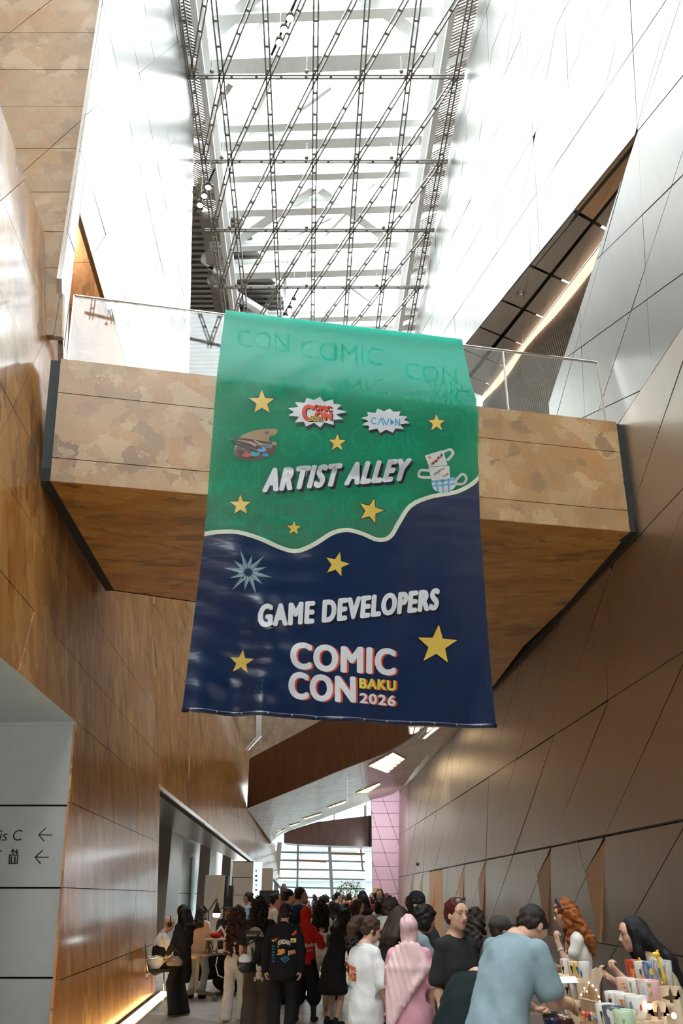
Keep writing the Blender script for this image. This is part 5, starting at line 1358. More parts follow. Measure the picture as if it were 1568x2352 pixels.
        hn = Rt @ np.array([0, 0, 1]); hpnt = tw(hem)
        if not P.get('seat'): 
            # cut the hem square, arms excepted
            X, Y, Z = [ft.lo[i] + ft.h * np.arange(ft.n[i], dtype=np.float32) for i in range(3)]
            q0 = (X[:, None, None] - hpnt[0]) * -hn[0] + (Y[None, :, None] - hpnt[1]) * -hn[1] + (Z[None, None, :] - hpnt[2]) * -hn[2]
            rad = np.sqrt((X[:, None, None] - hpnt[0]) ** 2 + (Y[None, :, None] - hpnt[1]) ** 2 + 0 * Z[None, None, :])
            ft.d = np.where(rad < .235 * s * max(1, bw) + l, np.maximum(ft.d, q0), ft.d)
        else: ft.half((0, 0, J['pelvis'][2] - .04), (0, 0, -1.))
        # neckline
        ft.ell(J['neck'] + Rb @ (np.array([0, .022, .072]) * s), np.array((.088, .088, .066)) * s, Rb @ rotx(-.25), .006, True)
        if tp.get('hood'):
            ft.ell(J['neck'] + Rb @ (np.array([0, -.075, -.02]) * s), np.array((.115, .06, .075)) * s, Rb, .05); ft.cone(J['neck'] + Rb @ (np.array([.07, .01, -.01]) * s), J['neck'] + Rb @ (np.array([-.07, .01, -.01]) * s), .04 * s, .04 * s, .05)
        ft.warp(fold); o = part(tp.get('name', 'shirt'), ft, fabric(tp['col'], tp.get('rough', .85)))
        P['_top'] = o
    # ---- trousers, skirt, shoes
    bt = P.get('bottom')
    if bt:
        fb = Field(lo - .05, hi + .05, max(vox, .012)); q = bw; hipr, kr, ar_ = bt.get('r', (.098, .076, .07))
        fb.ell(J['pelvis'] + np.array([0, -.012, 0]) * s, np.array((.162 * q, .122 * q, .15)) * s, Rt if P.get('lean', 0) < 40 else None, .05)
        end = bt.get('end', 1.0)
        if bt.get('skirt'):
            fb.cone(J['pelvis'] + np.array([0, 0, .05]), J['pelvis'] * np.array([1, 1, 0]) + np.array([0, 0, bt['skirt'] + .12]), .15 * s, .26 * s, .05); fb.half((0, 0, bt['skirt']), (0, 0, -1))
        else:
            for S in 'RL':
                h, k, a = J['hip' + S], J['kn' + S], J['an' + S]; fb.cone(h, k, hipr * s * q, kr * s * q, .04)
                e = k + (a - k) * end + np.array([0, 0, -.03 * (end >= 1)]) * s; fb.cone(k, e, kr * s * q, ar_ * s * q, .02)
        if bt.get('skirt') is None:
            zc = bt.get('cut', .025); fb.half((0, 0, zc * s), (0, 0, -1)) if not (J['fzR'] or J['fzL']) else None
        fb.half(J['pelvis'] + Rt @ (np.array([0, 0, .13]) * s), Rt @ np.array([0, 0, 1.]))
        fb.warp(lambda X, Y, Z: .7 * fold(Y, X, Z)); part(bt.get('name', 'trousers'), fb, fabric(bt['col'], .9))
        if bt.get('under'):
            fu = Field(lo - .02, hi + .02, vox)
            for S, g in (('R', 1), ('L', -1)): fu.cone(J['kn' + S], J['an' + S], .06 * s, .045 * s, .01)
            part('leggings', fu, fabric(bt['under'], .7))
    sh = P.get('shoes')
    if sh:
        for S, g in (('R', 1), ('L', -1)):
            a = J['an' + S]; fs_ = Field(a - .2, a + .27, min(vox, .012)); tilt = 1.1 if J['fz' + S] > .05 else 0; Rf = rotx(-tilt)
            g_ = lambda x, y, z: a + Rf @ (np.array([x, y, z]) * s)
            fs_.cone(g_(0, -.03, -.045), g_(g * .018, .13, -.052), .043 * s, .036 * s, .02); fs_.cone(g_(0, -.01, -.02), g_(0, -.01, .015), .046 * s, .042 * s, .03)
            if not tilt: fs_.half((0, 0, .002), (0, 0, -1))
            part('shoe', fs_, fabric(sh, .6))
    # ---- hair and headwear
    hr = P.get('hair', {}); st = hr.get('style', 'short'); hm = hair_mat(hr.get('col', (.012, .009, .008)))
    hv = max(vox * .9, .009); fh = Field(hc - np.array([.34, .40, 1.0]) * s, hc + np.array([.34, .34, .30]) * s, hv)
    def hh(c, r, k=.02, sub=False): fh.ell(hp(*c), np.array(r) * s, Rh, k * s, sub)
    vol = hr.get('vol', 1.0); L = hr.get('len', .3); back = J['neck'] + Rb @ (np.array([0, -.10, 0]) * s)
    if st not in ('bald', 'none', 'hijab', 'hood'):
        hh((0, -.020, .040), (.083 * vol, .103 * vol, .090 * vol)); hh((0, -.055, -.01), (.078 * vol, .068 * vol, .085 * vol), .03)
        if st in ('long', 'curly_long'):
            d0 = hp(0, -.075, -.03); d1 = J['neck'] + Rb @ (np.array([0, -.115, -.06]) * s); d2 = J['neck'] + Rb @ (np.array([0, -.125, -L]) * s)
            wd = hr.get('wid', .085) * s
            for o in (-.75, -.25, .25, .75):
                ox = Rh @ np.array([o * wd, 0, 0]); bx = Rb @ np.array([o * wd * 1.25, -.0, 0]); sh_ = .02 * abs(o)
                fh.cone(d0 + ox, d1 + bx, .050 * s * vol, .046 * s * vol, .05); fh.cone(d1 + bx, d2 + bx * (.9 if st == 'long' else 1.15) + np.array([0, 0, .03 * abs(o) + .02 * math.sin(9 * o + ph)]), .046 * s * vol, .026 * s, .04)
            for g in (-1, 1):
                fh.cone(hp(g * .074, .005, .02), hp(g * .088, .0, -.13), .030 * s * vol, .034 * s * vol, .03)
                if hr.get('front'): fh.cone(hp(g * .088, .0, -.12), J['neck'] + Rb @ (np.array([g * .10, .10, -hr['front']]) * s), .034 * s, .022 * s, .03)
        if st == 'bob':
            for g in (-1, 1): hh((g * .07, -.01, -.05), (.032, .06, .085), .03)
            hh((0, -.07, -.07), (.085, .055, .075), .03)
        if st == 'ponytail':
            hh((0, -.085, -.155), (.12, .08, .085), .02, True)
            pt = hp(0, -.125, .070); fh.ell(pt, np.array((.026, .026, .026)) * s, None, .015)
            fh.cone(pt, hp(0, -.185, .035), .030 * s, .050 * s, .012); fh.cone(hp(0, -.185, .035), hp(.0, -.215, -.06), .052 * s, .058 * s, .03); fh.cone(hp(0, -.215, -.06), hp(.0, -.205, -.17), .058 * s, .026 * s, .03)
            for g in (-1, 1): hh((g * .074, .02, -.03), (.014, .025, .05), .02)
        if st == 'bun': hh((0, -.11, .07), (.045, .04, .04), .01)
        if hr.get('fringe'): hh((0, .068, .062), (.062, .034, .030), .03)
        # keep the face clear
        lowz = hr.get('hairline', .056)
        hh((0, .130, lowz - .105), (.064, .098, .100), .012, True) if not hr.get('cover') else None
        if st in ('short', 'ponytail', 'bun'): hh((0, .03, -.16), (.12, .12, .085), .02, True)
        if st == 'short':
            hh((0, -.07, -.165), (.10, .07, .085), .02, True)
            for g in (-1, 1): hh((g * .09, .0, -.045), (.030, .032, .045), .01, True)
        amp = hr.get('amp', .004) * s; fq = hr.get('fq', 1.0)
        if st == 'long' and not hr.get('wavy'):
            fh.warp(lambda X, Y, Z: amp * (np.sin(95 * X + 5 * Z + ph) + np.sin(83 * Y - 4 * Z)) * .6)
        else:
            fh.warp(lambda X, Y, Z: amp * 1.6 * (np.sin(fq * 46 * X + 3 * np.sin(fq * 26 * Z + ph)) * np.sin(fq * 41 * Y + 2 * np.sin(fq * 31 * Z)) + .6 * np.sin(fq * 70 * Z + 40 * X + ph) * np.sin(fq * 55 * Y)))
        part('hair', fh, hm)
    if st == 'hijab':
        fh = Field(lo - .05, hi + .05, hv); hh((0, -.014, .014), (.094, .114, .108)); hh((0, -.10, .02), (.055, .05, .05), .04); hh((0, .01, -.06), (.080, .09, .10), .03); fh.cone(hp(0, -.02, -.08), J['neck'], .078 * s, .075 * s, .03)
        hh((0, .15, -.02), (.062, .10, .105), .02, True)
        for k in range(11):
            o = -1 + .2 * k; st_ = J['neck'] + Rb @ (np.array([o * .10, -.055 - .03 * (1 - o * o), .03 - .03 * abs(o)]) * s); md = J['neck'] + Rb @ (np.array([o * .185 - .01, -.085 - .05 * (1 - o * o), -.16]) * s)
            zl_ = J['neck'][2] - (.66 - .20 * (o + 1)) * s; en = np.array([o * .13 - .05, -.16 - .02 * math.cos(9 * o), zl_])
            fh.cone(st_, md, .040 * s, .040 * s, .025); fh.cone(md, en, .040 * s, .030 * s, .022)
        for g in (-1, 1): fh.cone(J['neck'] + Rb @ (np.array([g * .05, .05, .0]) * s), J['sh' + ('R' if g > 0 else 'L')] + np.array([0, .02, -.05]), .055 * s, .055 * s, .03)
        fh.warp(lambda X, Y, Z: .0035 * np.sin(120 * X + 22 * Z + 4 * np.sin(5 * Z)) + .003 * np.sin(64 * X - 9 * Z)); part('headscarf', fh, fabric((.72, .50, .51), .6))
    if st == 'hood':
        fh = Field(lo - .05, hi + .05, hv); hh((0, -.015, .022), (.100, .122, .125)); hh((.02, -.06, .075), (.05, .06, .06), .05); fh.cone(hp(0, -.02, -.06), J['neck'] - Rb @ np.array([0, 0, .03]), .088 * s, .10 * s, .04)
        hh((0, .16, -.01), (.068, .11, .11), .02, True); fh.warp(lambda X, Y, Z: .004 * np.sin(40 * Z + 25 * X + 3 * np.sin(9 * X)) * np.sin(12 * Y)); part('hood', fh, fabric(tp['col'], .85))
    # ---- face details
    if near:
        for g in (-1, 1):
            small('eye', MB().ell(hp(g * .031, .0795, .002), np.array((.0158, .0135, .0088)) * s, 16, 10, Rh.T), M['eye_white'])
            gx = P.get('gaze', 0) * .005
            small('iris', MB().ell(hp(g * .031 + gx, .0885, .002), np.array((.0064, .0052, .0070)) * s, 12, 8, Rh.T), M['iris'])
            small('eyelash', MB().tube([hp(g * .031 + o * .0172, .0955 - o * o * .0085, .0106 - o * o * .0058) for o in (-1, -.6, -.2, .2, .6, 1)], [.0010 * s, .0018 * s, .0024 * s, .0024 * s, .0020 * s, .0010 * s], 6), hair_mat((.012, .009, .008)))
            small('eyelid', MB().tube([hp(g * .031 + o * .0165, .0925 - o * o * .0075, -.0080 + o * o * .0042) for o in (-1, -.5, 0, .5, 1)], [.0012 * s, .0026 * s, .003 * s, .0026 * s, .0012 * s], 6), sk)
            small('eyebrow', MB().tube([on_face(g * (.013 + o * .036), .0245 + .0075 * math.sin(2.3 * o), .0006) for o in (0, .2, .4, .6, .8, 1)], [.0026 * s, .0040 * s, .0042 * s, .0036 * s, .0026 * s, .0012 * s], 6), hair_mat(hr.get('brow', (.03, .018, .012))))
        lm = plain('lips %s' % name, P.get('lips', (.42, .15, .12)), .4); mo = P.get('open', 0.0) * .004
        small('lips', MB().tube([on_face(o * .0245, -.0610 + mo - .0015 * abs(o) - .001 * (abs(o) < .1), .0004) for o in (-1, -.6, -.25, 0, .25, .6, 1)], [.0010 * s, .0040 * s, .0052 * s, .0046 * s, .0052 * s, .004 * s, .0010 * s], 6).tube([on_face(o * .0235, -.0705 - mo + .0048 * abs(o), .0008) for o in (-1, -.6, 0, .6, 1)], [.0010 * s, .0052 * s, .0068 * s, .0052 * s, .0010 * s], 6), lm)
        small('mouth_line', MB().tube([on_face(o * .0240, -.0655 + .0006 * abs(o), .0032) for o in (-1, -.5, 0, .5, 1)], [.0008 * s, .0016 * s + mo * .4, .0018 * s + mo * .7, .0016 * s + mo * .4, .0008 * s], 6), plain('mouth dark %s' % name, (.06, .015, .012), .5))
    P['_J'] = J; P['_hp'] = hp; P['_root'] = root; P['_part'] = part; P['_small'] = small; P['_lohi'] = (lo, hi)
    return root
def place(P, px, ytop, Y, face):
    """choose the scale and the spot so that the crown of the head shows at the pixel (px, ytop) from Y metres away"""
    P.setdefault('scale', 1.0); J = skeleton(P); rz = R_(-face)
    topz = J['head'][2] + .125 * P['scale']; want = float(aty(px, ytop, Y)[2])
    P['scale'] *= min(1.16, max(.80, want / topz)) if not P.get('fixed') else 1.0
    J = skeleton(P); h = rotz(rz) @ J['head']; x = float(aty(px, ytop, Y)[0])
    return (x - h[0], Y - h[1], 0.0), rz
# ------------------------------------------------------------------ the people near enough to tell apart
BLACK, DARK = (.012, .012, .014), (.02, .018, .018)
HB, HDB, HBR = (.010, .008, .008), (.025, .014, .009), (.055, .028, .015)
def dn(sg, out=.16, fwd=.05): return ((sg * out, -.04, -1), (sg * .05, .18 + fwd, -1))
relaxed = dict(armR=dn(1), armL=dn(-1))
fwdR, fwdL = ((.16, .25, -1), (-.25, 1, .05)), ((-.16, .25, -1), (.25, 1, .05))          # holding something before the belly
reach = dict(armR=((.12, .55, -1), (-.05, 1, -.25)), armL=((-.12, .55, -1), (.05, 1, -.25)))
PEOPLE = {}
def person(key, px, ytop, Y, face, label, vox, **P):
    if Y < 11.5: Y *= 1.14
    pos, rz = place(P, px, ytop, Y, face)
    o = make_person('person', label, P, vox); o.location = pos; o.rotation_euler = (0, 0, rz)
    P['_W'] = lambda q: np.array(pos) + rotz(rz) @ np.asarray(q, float); P['_rz'] = rz; P['_pos'] = np.array(pos); PEOPLE[key] = P; return P
jean, cream = (.30, .34, .36), (.60, .56, .48)
Yft = lambda px, py: float(atz(px, py, 0)[1])
person('suit', 420, 2079, 15.0, -55, 'person with long straight black hair in black suit holding a handbag by timber wall', .010, fem=True, hpitch=24, neckfwd=.1, skin='mid',
       armR=((.15, .15, -1), (-.45, .75, .55)), handR=dict(curl=1.1, palm=(-1, .2, .3)), armL=((-.12, .2, -1), (.1, .55, -.6)), handL=dict(curl=1.3),
       top=dict(col=BLACK, sleeve=1.9, hem=-.10, loose=.022, name='blazer', rough=.7), bottom=dict(col=BLACK, r=(.098, .085, .115)), shoes=(.50, .44, .34),
       hair=dict(style='long', col=HB, len=.16, vol=1.06, wid=.10, front=.12), seed=1)
person('peach', 467, 2081, Yft(455, 2293), 22, 'person in loose peach shirt and pale jeans, seen from behind at lamp table', .011, fem=True, hpitch=12, skin='mid', footR=(.12, .02, 0), footL=(-.12, -.02, 0),
       armR=((.16, .12, -1), (.0, .35, -1)), armL=fwdL, top=dict(col=(.66, .42, .29), sleeve=.95, hem=-.16, loose=.04), bottom=dict(col=jean, r=(.10, .078, .075), cut=.07), shoes=(.012, .01, .01),
       hair=dict(style='long', col=HDB, len=.10, vol=1.06, wavy=True, amp=.007), seed=2)
person('curly', 548, 2081, Yft(520, 2346), 6, 'person with very long curly dark red hair in cream top and white jeans', .010, fem=True, skin='mid', footR=(.10, .16, 0), footL=(-.10, -.06, 0),
       armR=dn(1, .2), armL=((-.16, .2, -1), (.1, .6, -.6)), top=dict(col=(.62, .55, .43), sleeve=.4, hem=-.06, loose=.012), bottom=dict(col=(.66, .62, .55), r=(.105, .092, .105), cut=.03), shoes=(.6, .55, .47),
       hair=dict(style='curly_long', col=(.040, .012, .008), len=.44, vol=1.10, wid=.125, amp=.015, fq=1.1), seed=3)
person('backpacker', 600, 2063, 13.3, 8, 'person with bushy black hair, black tee and beige backpack, bike helmet hanging behind', .009, skin='mid', broad=1.05, hyaw=25,
       armL=((-.22, -.05, -1), (-.05, .3, -1)), armR=((.25, .1, -1), (.0, .5, -.8)), top=dict(col=BLACK, sleeve=.85, hem=-.14, loose=.04), bottom=dict(col=(.07, .055, .042), r=(.125, .12, .12)), shoes=(.03, .03, .03),
       hair=dict(style='long', col=HB, len=-.05, vol=1.2, amp=.020, fq=1.4, wavy=True), seed=4)
person('hoodie', 655, 2074, 11.0, 3, 'person in black hoodie with printed patches on the back and yellow wristband', .0075, skin='light', broad=1.05,
       armL=((-.26, -.02, -1), (.0, .10, -1)), armR=((.24, -.02, -1), (-.02, .10, -1)), handL=dict(palm=(1, .3, 0), curl=.6), handR=dict(palm=(-1, .3, 0), curl=.5),
       top=dict(col=(.007, .007, .009), sleeve=1.98, hem=-.15, loose=.034, hood=True, name='hoodie'), bottom=dict(col=BLACK, r=(.105, .085, .08)), shoes=(.03, .03, .03),
       hair=dict(style='short', col=(.012, .008, .006), vol=1.03, amp=.003), seed=5)
person('redhood', 703, 2084, Yft(712, 2346), 14, 'person in red hooded top with black shorts and leggings', .010, fem=True, footR=(.17, .05, 0), footL=(-.13, -.03, 0), skin='light',
       armR=((.55, .2, -1), (-.2, .65, .65)), armL=((-.2, .2, -1), (.2, .8, .2)), top=dict(col=(.60, .022, .012), sleeve=1.7, hem=-.03, loose=.035, hood=True, name='hoodie'), bottom=dict(col=BLACK, r=(.12, .125, .13), end=.35, under=(.022, .028, .035), name='shorts'), shoes=(.02, .018, .018),
       hair=dict(style='hood'), seed=6)
person('whitetee', 738, 2068, 15.6, 5, 'person with long curly black hair in white tee and off white trousers, walking away', .010, fem=True, skin='tan', footR=(.10, .25, 0), footL=(-.09, -.30, .10),
       armR=((.3, .0, -1), (.1, .2, -1)), armL=dn(-1), top=dict(col=(.70, .68, .64), sleeve=.95, hem=-.05, loose=.04), bottom=dict(col=(.52, .49, .43), r=(.105, .085, .08)), shoes=(.45, .42, .38),
       hair=dict(style='curly_long', col=HB, len=.22, vol=1.22, wid=.11, amp=.014, fq=1.2), seed=7)
person('tall_left', 664, 2043, 16.6, 70, 'tall person with short black hair in profile, beside the navy shirted one', .013, skin='light', hpitch=8, top=dict(col=(.025, .02, .02), sleeve=.6, loose=.02), bottom=dict(col=BLACK), shoes=BLACK, hair=dict(style='short', col=HB, vol=1.04), seed=8, **relaxed)
person('tall_right', 690, 2037, 17.2, 55, 'tallest person in navy tee raising a hand to the face', .012, skin='mid', armR=((.3, .3, -1), (-.35, .3, 1)), armL=dn(-1), handR=dict(curl=.8, palm=(-.3, -1, 0)), top=dict(col=(.010, .022, .055), sleeve=.7, loose=.03), bottom=dict(col=BLACK), shoes=BLACK, hair=dict(style='short', col=(.02, .014, .01), vol=1.0), seed=9)
person('cream', 634, 2052, 19.0, 75, 'person with tied back dark hair in a cream polo shirt, profile', .013, fem=True, skin='mid', top=dict(col=(.66, .57, .45), sleeve=.7, loose=.02), bottom=dict(col=(.2, .16, .12)), shoes=BLACK, hair=dict(style='bun', col=HB), seed=10, **relaxed)
person('yellow', 798, 2078, 17.5, 45, 'person bending forward in a sleeveless yellow top', .013, fem=True, lean=28, skin='tan', hpitch=10, hfollow=True, top=dict(col=(.55, .48, .03), sleeve=0, hem=-.22, loose=.02, flare=.0), bottom=dict(col=BLACK), shoes=BLACK, hair=dict(style='bun', col=HB), seed=11, **reach)
person('floral', 763, 2070, 19.5, 0, 'person with waist length straight black hair in pale floral dress', .013, fem=True, skin='mid', top=dict(col=(.55, .42, .36), sleeve=.35, hem=-.3, loose=.02), bottom=dict(col=(.55, .42, .36), skirt=.45, name='skirt'), shoes=BLACK, hair=dict(style='long', col=HB, len=.42, wid=.11, vol=1.1), seed=12, **relaxed)
person('ruffle', 794, 2088, 14.0, 50, 'person in black ruffled dress with grey sleeve frills, bending over a stall', .011, fem=True, lean=22, skin='light', armR=((.25, .3, -1), (-.1, .9, -.4)), armL=((-.35, .1, -1), (.1, .7, -.7)), top=dict(col=BLACK, sleeve=1.2, hem=-.2, loose=.03), bottom=dict(col=BLACK, skirt=.40, name='skirt'), shoes=BLACK, hair=dict(style='long', col=HB, len=.14, vol=1.1, wavy=True), seed=13)
person('brownprofile', 822, 2066, 15.5, 80, 'person with long brown hair in profile, dark top, middle of crowd', .012, fem=True, hpitch=15, skin='light', top=dict(col=(.03, .02, .03), sleeve=1.5, loose=.03), bottom=dict(col=BLACK), shoes=BLACK, hair=dict(style='long', col=HBR, len=.12), seed=14, **reach)
person('beigeback', 871, 2068, 16.8, 0, 'person with black bob hair in a beige sweatshirt, seen from behind', .013, fem=True, skin='mid', top=dict(col=(.55, .49, .41), sleeve=1.8, loose=.04), bottom=dict(col=(.3, .28, .25)), shoes=BLACK, hair=dict(style='bob', col=HB, vol=1.1), seed=15, **relaxed)
person('greyhood', 898, 2064, 9.9, 35, 'person with bushy dark hair and pale grey hoodie bending over a stall', .0095, lean=24, hpitch=20, skin='mid', top=dict(col=(.38, .39, .39), sleeve=1.8, loose=.035, hood=True, name='hoodie'), bottom=dict(col=BLACK), shoes=BLACK, hair=dict(style='short', col=HDB, vol=1.2, amp=.010), seed=16, **reach)
person('blacktop', 918, 2084, 8.7, 40, 'person with long dark brown hair in black tee, just behind the pink headscarf', .0085, fem=True, lean=14, hpitch=22, skin='mid', armL=((-.25, .1, -1), (.0, .5, -1)), armR=fwdR, top=dict(col=BLACK, sleeve=.8, loose=.03), bottom=dict(col=BLACK), shoes=BLACK, hair=dict(style='long', col=(.035, .022, .014), len=.12, wid=.09, vol=1.12, front=.1), seed=17)
person('beanie', 957, 2056, 9.3, 155, 'person with curly black hair under a big black beanie, facing the viewer', .0075, near=True, hyaw=20, hpitch=14, skin='light', top=dict(col=(.02, .02, .022), sleeve=1.8, loose=.035), bottom=dict(col=BLACK), shoes=BLACK, hair=dict(style='bob', col=HB, vol=1.16, amp=.011, fq=1.2, fringe=True), seed=18, **reach)
person('smiling', 975, 2080, 7.9, 72, 'smiling person with black bowl cut hair and blue grey shirt, profile', .0075, near=True, lean=20, hpitch=14, skin='mid', top=dict(col=(.20, .26, .29), sleeve=.9, loose=.03), bottom=dict(col=BLACK), shoes=BLACK, hair=dict(style='bob', col=HB, vol=1.13, fringe=True, amp=.005), seed=19, **reach)
person('ponytail', 853, 2106, 7.6, 48, 'person with brown ponytail and glasses in white tee with red printed lettering', .0065, near=True, fem=True, hpitch=20, hyaw=30, neckfwd=.12, skin='light', armR=((.30, .06, -1), (-.05, .36, -1)), armL=((-.3, .15, -1), (.12, .6, -.9)), handR=dict(curl=.7), top=dict(col=(.70, .71, .70), sleeve=.98, hem=-.17, loose=.042), bottom=dict(col=BLACK, r=(.10, .08, .08)), shoes=BLACK, hair=dict(style='ponytail', col=HBR, vol=1.06, amp=.006, brow=HDB), seed=20)
person('redhair', 1047, 2064, 6.6, 150, 'red haired person with sunglasses pushed up on the head, dark grey shirt, facing right', .0062, near=True, fem=True, hyaw=0, skin='light', gaze=-.6, armR=dn(1), armL=dn(-1), top=dict(col=(.018, .020, .020), sleeve=.9, loose=.035, name='shirt'), bottom=dict(col=BLACK), shoes=BLACK, open=.6, hair=dict(style='bun', col=(.085, .010, .008), vol=1.06, amp=.003, brow=(.10, .04, .025)), seed=21, lips=(.40, .14, .12))
person('darkwave', 1092, 2086, 8.5, 40, 'person with wavy dark brown hair, mostly hidden behind red haired person', .0085, fem=True, skin='mid', top=dict(col=(.03, .03, .032), sleeve=.9, loose=.02), bottom=dict(col=BLACK), shoes=BLACK, hair=dict(style='long', col=(.028, .017, .012), len=.10, vol=1.12, wavy=True, amp=.008), seed=22, **relaxed)
person('hijab', 937, 2098, 7.1, 8, 'person in long pale pink headscarf and pink tunic, seen from behind', .0075, fem=True, skin='light', armR=((.20, .0, -1), (-.02, .25, -1)), armL=((-.14, .25, -1), (.2, .7, -.6)), top=dict(col=(.66, .33, .40), sleeve=.85, hem=-.32, loose=.045, name='tunic', flare=.04), bottom=dict(col=(.02, .02, .02), r=(.10, .09, .09)), shoes=(.5, .45, .4), hair=dict(style='hijab'), seed=23)
person('greentee', 1118, 2198, 6.2, 42, 'person bent forward in very dark green tee, head hidden, bare left arm hanging', .0075, lean=24, hunch=26, hfollow=True, hpitch=35, skin='light', build=1.05, broad=.95, armL=((-.62, .0, -1), (-.12, .10, -1)), armR=((.1, .5, -1), (.1, 1, -.3)), handL=dict(curl=.8), top=dict(col=(.006, .014, .016), sleeve=.62, hem=-.1, loose=.035), bottom=dict(col=BLACK), shoes=BLACK, hair=dict(style='short', col=HB), seed=24)
person('cap', 1148, 2106, 7.5, 70, 'person in grey cap, only the head showing behind the blue tee', .0085, skin='light', top=dict(col=(.05, .05, .05), sleeve=.8, loose=.02), bottom=dict(col=BLACK), shoes=BLACK, hair=dict(style='short', col=(.05, .035, .025)), seed=25, lean=20, **reach)
person('bluetee', 1218, 2083, 5.55, 52, 'broad person in faded blue tee leaning over the mug table with a yellow wristband', .0062, lean=17, hunch=16, hfollow=True, hpitch=22, neckfwd=.25, skin='light', broad=1.04, build=1.04, arms=1.15, footR=(.14, -.05, 0), footL=(-.14, .05, 0),
       armR=((.16, .18, -1), (-.22, 1.0, -.14)), armL=((-.12, .25, -1), (.32, 1.0, -.36)), handR=dict(curl=1.0, palm=(-.6, .1, -.8)), handL=dict(curl=.75, palm=(.2, -.4, .9)),
       top=dict(col=(.23, .325, .36), sleeve=.80, hem=-.2, loose=.036), bottom=dict(col=(.05, .055, .07), r=(.115, .1, .09)), shoes=(.1, .1, .1), hair=dict(style='short', col=(.018, .013, .010), vol=1.03, amp=.005), seed=26)
person('ginger', 1293, 2066, 7.5, -82, 'person with long ginger hair and navy hairband, hand held to the mouth', .0062, near=True, fem=True, hpitch=10, lean=5, skin='light', armL=((-.05, .42, -1), (.22, .30, 1)), handL=dict(curl=1.25, palm=(.5, -.8, 0), dir=(.1, .2, 1)), armR=((.1, .3, -1), (-.85, .5, .12)), handR=dict(curl=.5, palm=(-.2, -1, 0)), gaze=0,
       top=dict(col=(.70, .68, .63), sleeve=.38, hem=-.1, loose=.010), bottom=dict(col=(.10, .12, .16)), shoes=BLACK, hair=dict(style='long', col=(.30, .085, .016), len=.20, vol=1.08, wid=.115, wavy=True, amp=.008, front=.16, brow=(.12, .05, .02)), seed=27)
person('seller', 1448, 2107, 5.95, -84, 'stall keeper with long straight black hair leaning toward the mugs', .0058, near=True, fem=True, lean=20, neckfwd=.2, hpitch=4, skin='light', armL=((-.1, .5, -1), (.15, .7, .75)), handL=dict(curl=.9, palm=(.3, -.8, 0)), armR=((.1, .5, -1), (-.2, .8, .55)), handR=dict(curl=.8, palm=(-.3, -.8, 0)), 
       top=dict(col=(.42, .38, .24), sleeve=.6, loose=.02), bottom=dict(col=BLACK), shoes=BLACK, hair=dict(style='long', col=(.008, .008, .010), len=.26, vol=1.06, wid=.09, front=.22, brow=(.012, .010, .01)), seed=28, lips=(.45, .16, .13))
person('wizard', 523, 2082, 19.6, 160, 'bearded person in pointed black wizard hat behind the desk lamp', .012, near=True, skin='mid', hyaw=-20, top=dict(col=(.05, .045, .05), sleeve=1.8, loose=.03), bottom=dict(col=BLACK), shoes=BLACK, hair=dict(style='short', col=(.10, .08, .06)), seed=29, **reach)
person('headphones', 389, 2116, 17.4, 68, 'bald seated person with black headphones, white sleeves and black waistcoat', .011, skin='light', seat=.42, lean=10, footR=(.12, .42, 0), footL=(-.12, .42, 0), fixed=True, hpitch=10, armR=((.2, .45, -1), (-.2, 1, .0)), armL=((-.2, .45, -1), (.2, 1, 0)),
       top=dict(col=(.72, .72, .70), sleeve=1.3, loose=.03), bottom=dict(col=BLACK), shoes=BLACK, hair=dict(style='bald'), seed=30)
# ------------------------------------------------------------------ prints, headwear and other worn things
def tree_of(o):
    me = o.data; return BVHTree.FromPolygons([v.co.copy() for v in me.vertices], [tuple(p.vertices) for p in me.polygons])
def print_on(P, name, uv, faces, mat, from_dir, lay=1):
    """flat motif, points given in the wearer's frame, pressed onto the garment along from_dir"""
    if '_bvh' not in P: P['_bvh'] = tree_of(P['_top'])
    V, d = [], Vector(from_dir)
    for q in uv:
        h = P['_bvh'].ray_cast(Vector(q) - d * 1.2, d); V.append(np.array(h[0] if h[0] is not None else q) - np.array(d) * .0022 * lay)
    return obj(name, V, faces, mat, P['_top'])
def subdiv(uv, faces, step):
    bm = bmesh.new(); vs = [bm.verts.new((u, v, 0)) for u, v in uv]
    for f in faces:
        try: bm.faces.new([vs[i] for i in f])
        except ValueError: pass
    for ax in (0, 1):
        lo, hi = min(q[ax] for q in uv), max(q[ax] for q in uv); c = lo + step
        while c < hi:
            bmesh.ops.bisect_plane(bm, geom=bm.verts[:] + bm.edges[:] + bm.faces[:], plane_co=(c, 0, 0) if ax == 0 else (0, c, 0), plane_no=(1, 0, 0) if ax == 0 else (0, 1, 0)); c += step
    bm.verts.index_update(); r = [tuple(v.co[:2]) for v in bm.verts], [[v.index for v in f.verts] for f in bm.faces]; bm.free(); return r
def px_local(P, px, py, dy):
    q = aty(px, py, P['_pos'][1] + dy); return rotz(-P['_rz']) @ (q - P['_pos'])
def cloth_print(P, name, px, mat, lay=1, faces=None, dy=-.15):
    if faces is None: faces = [tuple(t) for t in tessellate_polygon([[Vector((a, b, 0)) for a, b in px]])]
    uv, fc = subdiv(px, faces, 4.0)
    pts = [px_local(P, a, b, dy) for a, b in uv]; c = sum(pts) / len(pts)
    dirv = rotz(-P['_rz']) @ (np.array([P['_pos'][0], P['_pos'][1], 0]) / np.linalg.norm(P['_pos'][:2]))
    return print_on(P, name, pts, fc, mat, dirv, lay)
